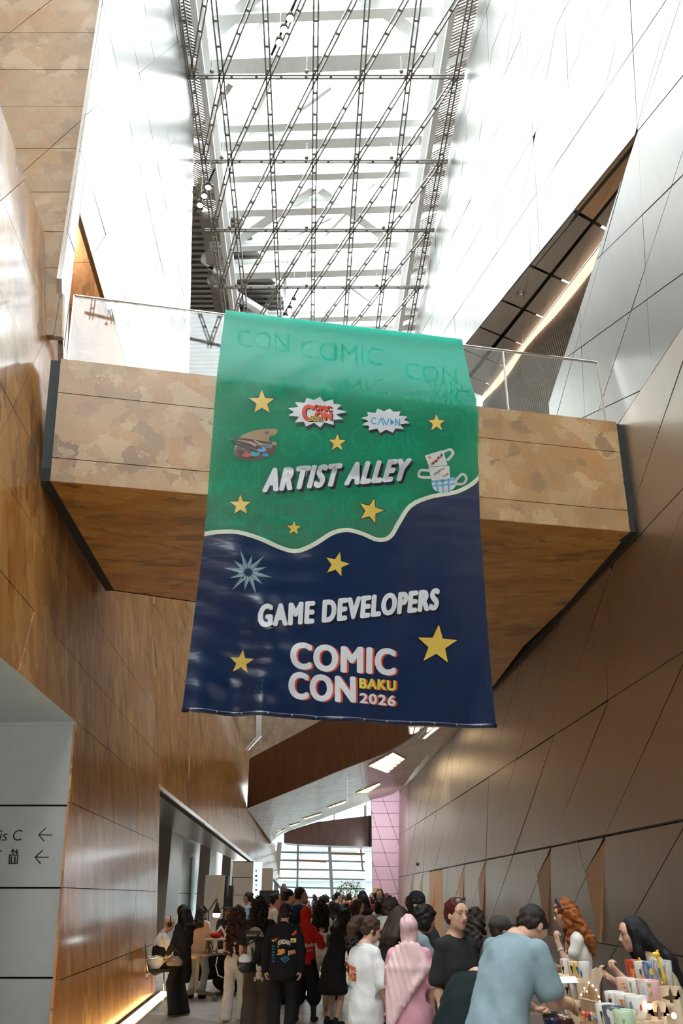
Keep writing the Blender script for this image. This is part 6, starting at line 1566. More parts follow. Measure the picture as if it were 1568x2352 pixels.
def cloth_text(P, txt, quad, mat, lay=1, bold=.03, off=(0, 0), arch=0.0, **kw):
    V_, F_, _ = text_mesh(txt, bold=bold, res=2, **kw); Q = [np.array(q, float) + off for q in quad]
    pts = [tuple(Q[0] * (1 - a) * (1 - b) + Q[1] * a * (1 - b) + Q[2] * a * b + Q[3] * (1 - a) * b - np.array((0, arch * 4 * a * (1 - a)))) for a, b in V_]
    return cloth_print(P, 'lettering', pts, mat, lay, F_)
pr = lambda n, c: fabric(c, .7, n)
PW, PO, PBl, PY, PRd, PBk = pr('p', (.66, .62, .55)), pr('p', (.75, .16, .04)), pr('p', (.03, .19, .36)), pr('p', (.72, .60, .16)), pr('p', (.62, .06, .03)), pr('p', (.015, .015, .02))
H = PEOPLE['hoodie']
cloth_text(H, 'JORDAN', [(637, 2177), (666, 2176), (666, 2162), (637, 2162)], PW, 1, .05, arch=5)
cloth_text(H, '23', [(636, 2194), (655, 2192), (654, 2179), (638, 2180)], PY, 1, .10); cloth_text(H, '23', [(637, 2193), (654, 2191), (653, 2180), (639, 2181)], PO, 2, .05)
cloth_text(H, 'JMXM', [(661, 2196), (679, 2194), (678, 2182), (661, 2184)], PW, 1, .09); cloth_text(H, 'JMXM', [(662, 2195), (678, 2193), (677, 2183), (662, 2185)], PO, 2, .03)
cloth_print(H, 'patch', [(667, 2158), (680, 2158), (680, 2165), (667, 2165)][::1] if False else [(667, 2155), (680, 2155), (680, 2165), (667, 2165)], PY, 1)
cloth_print(H, 'swoosh', [(669, 2160), (671, 2161.5), (678, 2158), (672, 2163.5), (669, 2162.5)], PBk, 2)
cloth_print(H, 'swoosh', [(624, 2158), (627, 2159.5), (640, 2154), (628, 2163), (624, 2162)], PY, 1); cloth_print(H, 'jumper_mark', [(631, 2153), (633, 2155), (636, 2162), (633, 2160), (629, 2163), (631, 2158)], PRd, 2)
cloth_print(H, 'round_patch', sm([(668, 2146), (675, 2141), (680, 2136), (681, 2143), (677, 2148), (672, 2149), (668, 2146)], 14)[:-1], PRd, 1)
cloth_print(H, 'diamond_patch', [(643, 2203), (655, 2195), (665, 2203), (654, 2211)], PBl, 1); cloth_print(H, 'diamond_patch', [(646, 2203), (655, 2197), (662, 2203), (654, 2208.5)], PBk, 2); cloth_text(H, 'Flight', [(646, 2206), (663, 2203), (662, 2197), (648, 2200)], PBl, 3, .0, shear=.3)
for k in range(6): cloth_print(H, 'side_mark', [(624, 2172 + 7 * k), (630, 2172 + 7 * k), (630, 2175.5 + 7 * k), (624, 2175.5 + 7 * k)], PBl, 1)
RH = PEOPLE['redhood']
cloth_text(RH, 'ckholm', [(690, 2177), (725, 2174), (725, 2164), (690, 2167)], PW, 1, .05); cloth_text(RH, 'emories', [(690, 2188), (719, 2185), (719, 2179), (690, 2181)], PW, 1, .0, shear=.25)
PT = PEOPLE['ponytail']
for mt, ly, off in ((PBk, 1, (1.6, 1.2)), (PO, 2, (0, 0))):
    cloth_text(PT, 'C', [(795, 2249), (806, 2252), (806, 2219), (795, 2215)], mt, ly, .06, off); cloth_text(PT, 'OMIC', [(803, 2230), (816, 2233), (816, 2222), (803, 2218)], mt, ly, .04, off); cloth_text(PT, 'ON', [(805, 2254), (816, 2256), (816, 2235), (805, 2232)], mt, ly, .06, off)
cloth_text(PT, 'Baku', [(798, 2256), (807, 2258), (807, 2246), (798, 2243)], PY, 3, .02, shear=.3); cloth_text(PT, 'CAVDN', [(796, 2272), (809, 2275), (809, 2268), (796, 2265)], PBl, 1, .01)
WT = PEOPLE['whitetee']
cloth_text(WT, 'COMIC', [(732, 2133), (741, 2132), (741, 2124), (732, 2124)], PRd, 1, .08); cloth_text(WT, 'CON', [(731, 2140), (741, 2139), (741, 2132), (731, 2133)], PRd, 1, .08)
def band(P, name, S, t, r, w, mat):
    J = P['_J']; a, b = J['el' + S], J['wr' + S]; c = a + (b - a) * t; d = (b - a) / np.linalg.norm(b - a)
    return P['_small'](name, MB().tube([c - d * w / 2, c + d * w / 2], r * P['scale'], 14), mat)
YEL = plain('yellow band', (.72, .50, .02), .4)
band(H, 'wristband', 'L', .97, .034, .022, YEL); band(PEOPLE['bluetee'], 'wristband', 'R', .90, .037, .020, YEL); band(PEOPLE['redhood'], 'wristband', 'R', .8, .045, .02, YEL)
band(PEOPLE['ginger'], 'bracelet', 'L', .80, .032, .016, plain('pale beads', (.62, .70, .68), .3)); band(PEOPLE['ponytail'], 'bracelet', 'R', .9, .031, .014, plain('grey beads', (.4, .42, .42), .3))
def glasses(P, mat, dy=0.0, up=0.0, lens=None, r=.022, tilt=0.0):
    hp_, s = P['_hp'], P['scale']; m = MB(); ln = MB()
    for g in (-1, 1):
        ring = [hp_(g * .032 + r * math.cos(a), .113 + dy - .012 * abs(math.cos(a)) * (g * math.cos(a) > 0) - tilt * math.sin(a) * r, up + .002 + r * .8 * math.sin(a)) for a in np.linspace(0, 2 * math.pi, 17)]
        m.tube(ring, .0026 * s, 5, False); m.tube([hp_(g * .054, .104 + dy, up + .006), hp_(g * .080, .055 + dy * .6, up + .008), hp_(g * .083, -.01, up - .002)], .0026 * s, 5)
        if lens: ln.prism([np.array(q) for q in ring[:-1]], (P['_J']['Rh'] @ np.array([0, .002, 0])))
    m.tube([hp_(-.010, .114 + dy, up + .006), hp_(.010, .114 + dy, up + .006)], .0026 * s, 5)
    o = P['_small']('glasses', m, mat)
    if lens: link(bpy.data.objects.new('lens', mesh_of('lens', ln.V, ln.F, lens)), o)
glasses(PEOPLE['ponytail'], M['black']); glasses(PEOPLE['wizard'], M['black'])
glasses(PEOPLE['redhair'], M['black'], dy=-.045, up=.108, lens=plain('mirror lens', (.62, .74, .82), .08, 1.0), r=.030, tilt=-.5)
P = PEOPLE['ponytail']; P['_small']('hair_tie', MB().ell(P['_hp'](0, -.122, .056), (.02, .022, .022), 10, 6), plain('violet tie', (.12, .10, .36), .6))
P = PEOPLE['ginger']; hp_ = P['_hp']; P['_small']('hairband', MB().tube([hp_(.094 * math.sin(a), .028 + .02 * math.cos(a), .042 + .098 * math.cos(a)) for a in np.linspace(-1.75, 1.75, 17)], .011, 8), plain('navy band', (.012, .02, .05), .6))
P = PEOPLE['beanie']; f_ = Field(P['_J']['head'] - .3, P['_J']['head'] + .3, .009); s_ = P['scale']
f_.ell(P['_hp'](0, -.035, .085), np.array((.105, .122, .085)) * s_, P['_J']['Rh'], .02); f_.ell(P['_hp'](0, -.01, .06), np.array((.098, .118, .035)) * s_, P['_J']['Rh'], .02); P['_part']('beanie', f_, fabric((.009, .009, .010)))
P = PEOPLE['cap']; f_ = Field(P['_J']['head'] - .3, P['_J']['head'] + .3, .010); f_.ell(P['_hp'](0, -.01, .055), np.array((.092, .112, .08)), P['_J']['Rh'], .02); f_.ell(P['_hp'](0, .12, .05), np.array((.065, .07, .012)), P['_J']['Rh'], .02); P['_part']('cap', f_, fabric((.05, .048, .045)))
P['_small']('cap_strap', MB().tube([P['_hp'](.07 * math.sin(a), -.085 - .025 * math.cos(a), .035) for a in np.linspace(-1, 1, 9)], .009, 6), M['white'])
P = PEOPLE['wizard']; hp_ = P['_hp']; Rh_ = P['_J']['Rh']
P['_small']('hat', MB().lathe([(.21, 0), (.21, .008), (.115, .02), (.105, .05), (.085, .12), (.055, .22), (.028, .31), (.006, .36)], hp_(0, -.01, .075), 20, (Rh_[:, 0], Rh_[:, 1], Rh_[:, 2] - .15 * Rh_[:, 0])), fabric((.018, .020, .018), .6))
P['_small']('beard', MB().ell(hp_(0, .06, -.11), (.055, .05, .075), 12, 8), hair_mat((.16, .13, .10)))
P = PEOPLE['headphones']; hp_ = P['_hp']; m = MB().tube([hp_(.09 * math.sin(a), -.01, .012 + .115 * math.cos(a)) for a in np.linspace(-1.5, 1.5, 15)], .012, 6)
for g in (-1, 1): m.ell(hp_(g * .088, -.005, -.012), (.026, .045, .05), 12, 8)
P['_small']('headphones', m, M['black'])
f_ = Field(P['_lohi'][0], P['_lohi'][1], .013); Jh = P['_J']; f_.ell(Jh['waist'] + Jh['Rb'] @ np.array([0, 0, .14]), (.205, .165, .27), Jh['Rb'], .03); f_.half(Jh['neck'] + Jh['Rb'] @ np.array([0, 0, -.03]), Jh['Rb'] @ np.array([0, 0, 1.])); P['_part']('waistcoat', f_, fabric((.012, .012, .014)))
# tie and phone of the suited person, frills of the black dress, lanyard
P = PEOPLE['suit']; J = P['_J']; nk = J['neck']; P['_small']('tie', MB().prism([nk + np.array(q) for q in ((-.02, .115, -.06), (.02, .115, -.06), (.038, .16, -.44), (0, .165, -.50), (-.038, .16, -.44))], (0, .008, 0)), fabric((.19, .02, .015), .5))
P['_small']('shirt_front', MB().prism([nk + np.array(q) for q in ((-.05, .07, -.01), (.05, .07, -.01), (.03, .135, -.22), (-.03, .135, -.22))], (0, .006, 0)), fabric((.62, .6, .56)))
P = PEOPLE['ruffle']; J = P['_J']
for S in 'LR':
    m = MB(); a, b = J['sh' + S], J['el' + S]
    for k in range(3):
        c = a + (b - a) * (.35 + .25 * k); pts = [c + np.array([.10 * math.cos(t) * (1 + .12 * math.sin(9 * t)), .10 * math.sin(t) * (1 + .12 * math.sin(9 * t)), -.02 * math.sin(7 * t)]) for t in np.linspace(0, 6.283, 40)]; m.tube(pts, .022, 6, False)
    P['_small']('frill', m, fabric((.10, .105, .11)))
P = PEOPLE['hijab']; J = P['_J']; P['_small']('lanyard', MB().tube([J['neck'] + np.array([.085 * math.sin(a), -.02 - .085 * math.cos(a) * .9, .052 - .012 * math.cos(a)]) for a in np.linspace(-1.7, 1.7, 15)], .007, 6), plain('grey lanyard', (.5, .48, .46), .5))
P = PEOPLE['ponytail']; J = P['_J']; P['_small']('lanyard', MB().tube([J['neck'] + np.array([.068 * math.sin(a), -.01 - .070 * math.cos(a), .03 + .0 * a]) for a in np.linspace(-2, 2, 15)], .006, 6), plain('white lanyard', (.6, .62, .64), .5))

# ------------------------------------------------------------------ things carried: top level
def world_pts(P, pts): return [P['_W'](q) for q in pts]
P = PEOPLE['suit']
hb = empty('handbag', aty(401, 2204, 14.72)); hb.scale = (.75,) * 3; tag(hb, 'small brown checked handbag held by the suited person', 'handbag')
f_ = Field((-.22, -.14, -.16), (.22, .14, .14), .010); f_.cone((-.12, 0, -.06), (.12, 0, -.06), .055, .055, .02); f_.cone((-.07, 0, .03), (.07, 0, .03), .04, .04, .06); f_.ell((0, 0, -.03), (.16, .07, .07), None, .04); V_, F_ = f_.mesh()
k = NT('checked canvas'); ck = k.n('ShaderNodeTexChecker'); ck.inputs['Scale'].default_value = 55; ck.inputs[1].default_value = (.16, .11, .08, 1); ck.inputs[2].default_value = (.27, .20, .155, 1); k.l(k.coords(), ck.inputs[0]); k.p(Base_Color=ck.outputs[0], Roughness=.5)
o = bpy.data.objects.new('bag_body', fast_mesh('bag_body', V_, F_, k.m)); link(o, hb)
MB().tube([(-.09, 0, .05), (-.075, 0, .14), (0, 0, .19), (.075, 0, .14), (.09, 0, .05)], .008, 6).build('strap', plain('leather strap', (.10, .045, .025), .5), hb, True)
MB().box((0, -.062, -.005), (.05, .01, .03)).build('clasp', M['chrome'], hb)
a, b = atz(398, 2322, .0), aty(413, 2152, 14.85); o = MB().tube([a + (0, 0, .01), b], .014, 8).build('white_staff', M['white'], smooth=True); tag(o, 'thin white staff standing before the suited person', 'staff')
P = PEOPLE['backpacker']; J = P['_J']
bp_ = empty('backpack', P['_W']((0, -.22, 1.08))); bp_.rotation_euler = (0, 0, P['_rz']); tag(bp_, 'beige and black backpack on the black tee of the bushy haired person', 'backpack')
f_ = Field((-.25, -.2, -.36), (.25, .18, .34), .012); f_.ell((0, -.02, .0), (.135, .085, .23), None, .03); f_.ell((0, -.07, -.08), (.10, .06, .12), None, .04); V_, F_ = f_.mesh(); link(bpy.data.objects.new('pack_body', fast_mesh('pack_body', V_, F_, fabric((.018, .017, .017)))), bp_)
f_ = Field((-.25, -.2, -.36), (.25, .18, .34), .012); f_.ell((0, -.025, .06), (.138, .088, .18), None, .02); f_.half((0, 0, .10), (0, -.2, -1)); V_, F_ = f_.mesh(); link(bpy.data.objects.new('top_panel', fast_mesh('top_panel', V_, F_, fabric((.40, .33, .25)))), bp_)
f_ = Field((-.25, -.22, -.36), (.25, .18, .34), .012); f_.ell((-.02, -.085, -.06), (.075, .055, .14), None, .02); V_, F_ = f_.mesh(); link(bpy.data.objects.new('front_pocket', fast_mesh('front_pocket', V_, F_, fabric((.42, .36, .29)))), bp_)
MB().tube([(-.10, -.135, .12), (-.05, -.165, .02), (.02, -.165, .06), (.09, -.14, .16)], .014, 6).build('strap', M['black'], bp_, True); MB().tube([(.0, -.172, -.02), (.02, -.178, -.14), (.03, -.15, -.22)], .018, 6).build('zip', M['black'], bp_, True); MB().box((.0, -.15, .17), (.22, .02, .05)).build('buckle_band', M['black'], bp_)
for sx_ in (-.09, .09): MB().tube([(sx_, .03, .24), (sx_ * 1.1, .14, .34), (sx_ * 1.2, .24, .25)], .018, 6).build('shoulder_strap', M['black'], bp_, True)
hl = empty('bike_helmet', P['_W']((-.12, -.34, .86))); hl.scale = (.8, .8, .8); tag(hl, 'white and black vented bike helmet hanging from the backpack', 'helmet')
f_ = Field((-.2, -.2, -.2), (.2, .2, .2), .010); f_.ell((0, 0, 0), (.125, .105, .15), None, .02); f_.half((0, .02, 0), (0, 1., 0))
for k in range(-2, 3): f_.cone((k * .045, -.14, -.10), (k * .045, -.14, .10), .017, .017, .01, sub=True)
V_, F_ = f_.mesh(); link(bpy.data.objects.new('shell', fast_mesh('shell', V_, F_, plain('helmet shell', (.03, .03, .032), .3))), hl)
f2 = Field((-.2, -.2, -.2), (.2, .2, .2), .010); f2.ell((.01, -.008, .035), (.12, .105, .115), None, .02); f2.half((0, .0, 0), (0, 1., 0)); f2.half((0, 0, .02), (0, 0, -1.))
for k in (-1, 0, 1): f2.cone((k * .06, -.14, -.10), (k * .04, -.14, .14), .024, .02, .01, sub=True)
V_, F_ = f2.mesh(); link(bpy.data.objects.new('white_cover', fast_mesh('white_cover', V_, F_, M['white'])), hl)
MB().tube([(-.1, .02, -.03), (0, .05, -.2), (.1, .02, -.03)], .006, 5).build('chin_strap', M['black'], hl, True)
pl_ = empty('plush_charm', P['_W']((.10, -.33, .72))); tag(pl_, 'pale plush charm hanging under the beige backpack', 'charm')
m = MB().ell((0, 0, 0), (.045, .035, .06), 12, 8).ell((0, -.01, .075), (.04, .035, .04), 12, 8).ell((-.035, 0, .11), (.013, .01, .03), 8, 6).ell((.035, 0, .11), (.013, .01, .03), 8, 6).ell((-.05, -.01, -.05), (.02, .02, .03), 8, 6).ell((.05, -.01, -.05), (.02, .02, .03), 8, 6); m.build('plush', fabric((.55, .47, .41)), pl_, True); MB().tube([(0, 0, .11), (0, .03, .22)], .004, 5).build('cord', M['black'], pl_)
P = PEOPLE['ponytail']; J = P['_J']; ph_ = MB().box((0, 0, 0), (.075, .012, .15)); o = ph_.build('phone', M['black']); o.location = P['_W'](J['wrR'] + np.array([-.01, .05, -.07])); o.rotation_euler = (.5, .2, P['_rz']); tag(o, 'dark phone held low by the person with the ponytail', 'phone')

# ------------------------------------------------------------------ the mug stall on the right
WOOD = NT('pale plywood'); wv = WOOD.n('ShaderNodeTexWave'); wv.inputs['Scale'].default_value = 6; wv.inputs['Distortion'].default_value = 5; WOOD.l(WOOD.coords((1, 1, .3)), wv.inputs[0]); WOOD.p(Base_Color=WOOD.ramp(wv.outputs['Fac'], [(0, (.60, .44, .29)), (1, (.68, .53, .37))]), Roughness=.55); WOOD = WOOD.m
TT = .74
tb = empty('stall_table', (1.95, 6.2, 0)); tag(tb, 'long dark draped table carrying the mug shelves by right wall', 'table')
ta = np.array((1.20, 4.35, 0)); tbv = np.array((1.84, 8.3, 0)); tx = np.array((.62, -.09, 0))
MB().prism([q - np.array((1.95, 6.2, 0)) + np.array((0, 0, TT - .04)) for q in (ta, ta + tx, tbv + tx, tbv)], (0, 0, .04)).build('table_top', M['black'], tb)
MB().prism([q - np.array((1.95, 6.2, 0)) + np.array((0, 0, .02)) for q in (ta + (.01, .01, 0), ta + tx + (-.01, .01, 0), ta + tx + (-.01, .03, 0), ta + (.01, .03, 0))], (0, 0, TT - .06)).build('front_drape', fabric((.02, .02, .022)), tb)
MB().prism([q - np.array((1.95, 6.2, 0)) + np.array((0, 0, .02)) for q in (ta + (.01, .03, 0), ta + (.03, .03, 0), tbv + (.03, -.01, 0), tbv + (.01, -.01, 0))], (0, 0, TT - .06)).build('side_drape', fabric((.02, .02, .022)), tb)
for q in (ta + tx * .9 + (0, .1, 0), tbv + tx * .9 - (0, .1, 0)): MB().tube([q - np.array((1.95, 6.2, 0)), q - np.array((1.95, 6.2, 0)) + (0, 0, TT - .05)], .02, 8).build('leg', M['black'], tb)
CER = {}
def glaze(rgb):
    if rgb not in CER: CER[rgb] = plain('glaze %d' % len(CER), rgb, .18, 0, .04, 12, Coat_Weight=.5)
    return CER[rgb]
def marble(a, b):
    if (a, b) not in CER:
        k = NT('marbled glaze'); f = k.noise(k.coords((1, 1, .4)), 30, 5, .6, 2.0); k.p(Base_Color=k.ramp(f, [(.40, a), (.56, b)]), Roughness=.2, Coat_Weight=.5); CER[(a, b)] = k.m
    return CER[(a, b)]
def mug(pos, r, h, mat, label, motifs=(), rz=.9, taper=.86, inner=(.62, .60, .56), handle=True, group='handmade mugs on the wooden shelves'):
    e = empty('mug', pos, 0); tag(e, label, 'mug', group)
    t = .05 * r + .002
    MB().lathe([(r * taper * .9, 0), (r * taper, .004), (r * (taper + 1) / 2 * 1.01, h * .5), (r, h - .002), (r - t * .5, h), (r - t, h - .003), (r * .9 * taper, .010), (.001, .009)], (0, 0, 0), 28).build('body', mat, e, True)
    if handle:
        MB().tube([(math.cos(rz) * (r * .93 + q), math.sin(rz) * (r * .93 + q), z) for q, z in ((0, h * .78), (.018, h * .80), (.030, h * .66), (.030, h * .42), (.018, h * .27), (0, h * .27))], .0055, 8).build('handle', mat, e, True)
    for (a, z, w, hh, col, shp) in motifs:
        a += .22; w *= 1.3; hh *= 1.25
        # raised painted figures on the side facing the aisle; a is the angle round the mug
        V_ = []; n = 14
        for k in range(n):
            an = 2 * math.pi * k / n; q = 1.0 if shp == 'o' else (.55 + .45 * abs(math.cos(2.5 * an)) if shp == 'star' else (.7 + .3 * math.sin(3 * an) if shp == 'leaf' else 1.0))
            if shp == 'rect': ca, sa = max(-1, min(1, 1.5 * math.cos(an))), max(-1, min(1, 1.5 * math.sin(an)))
            else: ca, sa = q * math.cos(an), q * math.sin(an)
            zz = z * h + sa * hh * h; rr = r * (taper + (1 - taper) * min(1, max(0, zz / h))) * 1.02 + .0012; ang = a + ca * w; V_.append((rr * math.cos(ang), rr * math.sin(ang), zz))
        c_ = tuple(np.mean(np.array(V_), 0) * np.array((1.035, 1.035, 1))); V_.append(c_)
        obj('motif', V_, [(k, (k + 1) % n, n) for k in range(n)], glaze(col), e)
    return e
RED, ORG, YLW, GRN, BLU, PNK, BLK, SKN = (.55, .03, .02), (.75, .20, .04), (.80, .58, .05), (.20, .34, .08), (.03, .12, .36), (.70, .30, .30), (.02, .02, .02), (.70, .42, .28)
WHT, CRM, PKM, MNT = (.72, .70, .66), (.70, .64, .52), (.72, .46, .42), (.45, .60, .42)
F_ = -2.0                                          # direction facing the viewer
rowA = [(1460, 2257, 5.30, .048, .115, glaze((.42, .05, .02)), [(-1.9, .62, .30, .20, BLK, 'o'), (-2.3, .45, .28, .28, ORG, 'leaf'), (-1.6, .4, .22, .3, BLK, 'leaf'), (-2.4, .22, .15, .14, ORG, 'star')], 'tall red brown mug with orange and black figures, top row'),
        (1480, 2260, 5.12, .045, .11, glaze(CRM), [(-2.4, .55, .16, .14, BLU, 'star'), (-2.2, .7, .12, .10, SKN, 'o'), (-2.3, .35, .14, .14, ORG, 'leaf')], 'cream mug with a small painted figure, second in the top row'),
        (1501, 2263, 4.95, .046, .11, marble((.05, .10, .25), (.30, .40, .55)), [(-2.2, .6, .16, .12, YLW, 'o'), (-1.8, .4, .2, .2, (.08, .08, .12), 'leaf')], 'mug with dark blue swirled painting and a yellow moon, top row'),
        (1526, 2264, 4.76, .052, .115, marble((.20, .24, .28), (.62, .60, .55)), [(-2.4, .6, .1, .2, BLU, 'leaf')], 'grey marbled mug with a yellow giraffe climbing it')]
rowB = [(1441, 2291, 4.95, .051, .092, glaze(PKM), [(-2.5, .75, .12, .13, YLW, 'star'), (-2.45, .3, .1, .1, YLW, 'leaf')], 'salmon pink mug with red handwriting, second row'),
        (1466, 2297, 4.78, .052, .092, glaze(WHT), [(-2.7, .7, .10, .3, GRN, 'leaf'), (-1.9, .32, .3, .13, YLW, 'leaf'), (-1.7, .5, .1, .14, GRN, 'leaf')], 'white mug with yellow bananas and green leaves, second row'),
        (1493, 2302, 4.62, .058, .096, glaze((.72, .42, .42)), [(-2.6, .55, .3, .35, WHT, 'rect'), (-2.1, .6, .2, .2, (.85, .5, .45), 'leaf'), (-2.0, .8, .16, .14, GRN, 'leaf'), (-1.95, .42, .14, .12, GRN, 'leaf'), (-2.5, .5, .14, .2, (.5, .6, .7), 'o')], 'rose pink mug with a peach and a white carton')]
rowC = [(1416, 2326, 4.78, .052, .094, glaze(WHT), [(-2.6, .55, .16, .26, BLK, 'leaf'), (-2.6, .75, .10, .12, SKN, 'o'), (-2.1, .38, .10, .10, RED, 'o')], 'white mug with a black haired face, lower row left'),
        (1441, 2333, 4.62, .053, .094, glaze(WHT), [(-2.3, .55, .2, .3, SKN, 'leaf'), (-2.5, .68, .2, .14, ORG, 'leaf'), (-2.0, .18, .5, .09, BLU, 'rect'), (-1.8, .65, .08, .08, RED, 'star')], 'white mug with a swimmer and blue waves, lower row middle'),
        (1466, 2341, 4.48, .054, .096, glaze(WHT), [(-2.6, .6, .14, .2, (.2, .3, .4), 'star'), (-2.2, .35, .2, .12, SKN, 'leaf'), (-1.75, .55, .10, .14, RED, 'star'), (-2.5, .3, .12, .08, BLU, 'o')], 'white mug with a red diamond and small blue bear, lower row right')]
rowD = [(1397, 2357, 4.62, .054, .094, glaze(WHT), [(-2.6, .5, .1, .3, BLK, 'leaf')], 'white mug with black outline, cut by the lower edge, left'), (1414, 2363, 4.50, .054, .094, glaze((.10, .12, .16)), [(-2.3, .6, .4, .4, WHT, 'leaf')], 'dark topped mug with a white wing, lowest row'), (1438, 2370, 4.40, .052, .088, glaze(MNT), [(-2.2, .5, .1, .2, GRN, 'leaf')], 'pale green mug in the lowest row')]
sh = empty('mug_shelf', (1.75, 4.9, TT)); tag(sh, 'stepped pale plywood mug stand with star cutouts at the right edge', 'shelf')
def spar(mb, nm, mat=WOOD, smooth=False): return under(sh, mb.build(nm, mat, None, smooth))
for row in (rowA, rowB, rowC, rowD):
    P_ = [aty(x, y, Y) for x, y, Y, *_ in row]
    for (x, y, Y, r, h, mt, mo, lb), q in zip(row, P_): 
        g = mug((q[0], q[1], q[2]), r, h, mt, lb, mo)
    a, b = P_[0], P_[-1]; t = (b - a) / np.linalg.norm(b - a); n = np.array((t[1], -t[0], 0)); n = n if n[1] < 0 else -n; n /= np.linalg.norm(n)
    a2, b2 = a - t * .07, b + t * .07
    # shelf board follows the mug feet
    spar(MB().prism([a2 + n * .06 - (0, 0, .0005), b2 + n * .06 - (0, 0, .0005), b2 - n * .09 - (0, 0, .0005), a2 - n * .09 - (0, 0, .0005)], (0, 0, -.014)), 'shelf_board')
    spar(MB().prism([a2 + n * .045 - (0, 0, .0145), b2 + n * .045 - (0, 0, .0145), np.array((b2[0], b2[1], TT + .003)) + n * .045, np.array((a2[0], a2[1], TT + .003)) + n * .045], -n * .012), 'riser')
# side cheeks with four pointed star cutouts
def cheek(pts, star_c, star_r, Y, nm='side_panel'):
    n = 16; out = [aty(*q, Y) for q in pts]; c = aty(*star_c, Y)
    k = 8; st = []
    for i in range(16):
        a = 2 * math.pi * i / 16 + math.pi / 2; rr = star_r * (abs(math.cos(a)) ** (2 / .62) + abs(math.sin(a)) ** (2 / .62)) ** (-.9) if False else star_r * (1.0 if i % 4 == 0 else (.28 if i % 4 == 2 else .48)); st.append(c + np.array((rr * math.cos(a), 0, rr * math.sin(a))))
    poly = [[Vector(tuple(p)) for p in out], [Vector(tuple(p)) for p in st]]
    tri = tessellate_polygon(poly); allp = out + st; V_ = [tuple(p) for p in allp] + [tuple(p + np.array((0, .014, 0))) for p in allp]; N = len(allp)
    F2 = [tuple(t) for t in tri] + [tuple(i + N for i in t[::-1]) for t in tri]
    for base, cnt in ((0, len(out)), (len(out), len(st))):
        for i in range(cnt): j = (i + 1) % cnt; F2.append((base + i, base + j, base + j + N, base + i + N))
    o = obj(nm, V_, F2, WOOD); under(sh, o)
cheek([(1510, 2400), (1512, 2273), (1520, 2266), (1536, 2264), (1552, 2266), (1556, 2272), (1572, 2400)], (1541, 2292), .048, 4.60)
cheek([(1492, 2400), (1495, 2308), (1500, 2302), (1510, 2299), (1524, 2301), (1530, 2308), (1532, 2400)], (1514, 2330), .05, 4.44)
for x, y in ((1491, 2312), (1547, 2333)):
    q = aty(x, y, 4.42); o = MB().ell(q, (.013, .013, .013), 10, 6).build('fairy_light', emit('fairy bulb', (1.0, .78, .5), 9), None, True); under(sh, o)
# giraffe on the marbled mug and small animal on the red one
q = aty(1524, 2262, 4.66); gr = empty('giraffe_figurine', q); tag(gr, 'small yellow clay giraffe clinging to the grey marbled mug', 'figurine')
yl = plain('yellow clay', (.78, .50, .03), .35)
MB().tube([(0, 0, 0), (.004, -.004, .04), (-.003, -.004, .09), (-.012, -.004, .125)], [.010, .009, .008, .009], 8).build('body', yl, gr, True); MB().ell((-.020, -.008, .135), (.022, .012, .012), 10, 6).build('head', yl, gr, True); MB().tube([(-.015, -.005, .14), (-.012, -.005, .155)], .003, 5).tube([(-.008, -.005, .14), (-.004, -.005, .155)], .003, 5).build('horns', yl, gr, True); MB().tube([(.0, 0, .02), (-.014, -.008, .0)], .005, 6).tube([(.004, 0, .05), (.016, -.008, .03)], .005, 6).build('legs', yl, gr, True)
q = aty(1474, 2213, 5.28); o = MB().ell(q, (.018, .012, .016), 10, 6).tube([q, q + (-.016, 0, .03)], [.010, .004], 8).build('clay_tail', yl, None, True); tag(o, 'small yellow clay figure peeping over the red brown mug', 'figurine')
W_ = PEOPLE['seller']
# handwriting on the salmon mug
q = aty(1441, 2291, 4.95)
def mug_text(q, r, h, taper, txt, z0, z1, a0, a1, mat):
    V_, F2, _ = text_mesh(txt, bold=.0, res=2); P2 = []
    for a, b in V_:
        zz = (z0 + (z1 - z0) * b) * h; rr = r * (taper + (1 - taper) * zz / h) * 1.025 + .0015; an = a0 + (a1 - a0) * a; P2.append((q[0] + rr * math.cos(an), q[1] + rr * math.sin(an), q[2] + zz))
    return obj('lettering', P2, F2, mat)
mg = [o for o in COL.objects if o.get('label', '').startswith('salmon pink mug')][0]
for k, (tx_, z0, z1) in enumerate((("I'm not", .68, .82), ('a', .48, .58), ('girl', .22, .38))):
    o = mug_text((0, 0, 0), .051, .092, .86, tx_, z0, z1, -2.35 + .15 * k, -1.35 - .1 * k, glaze(RED)); o.parent = mg

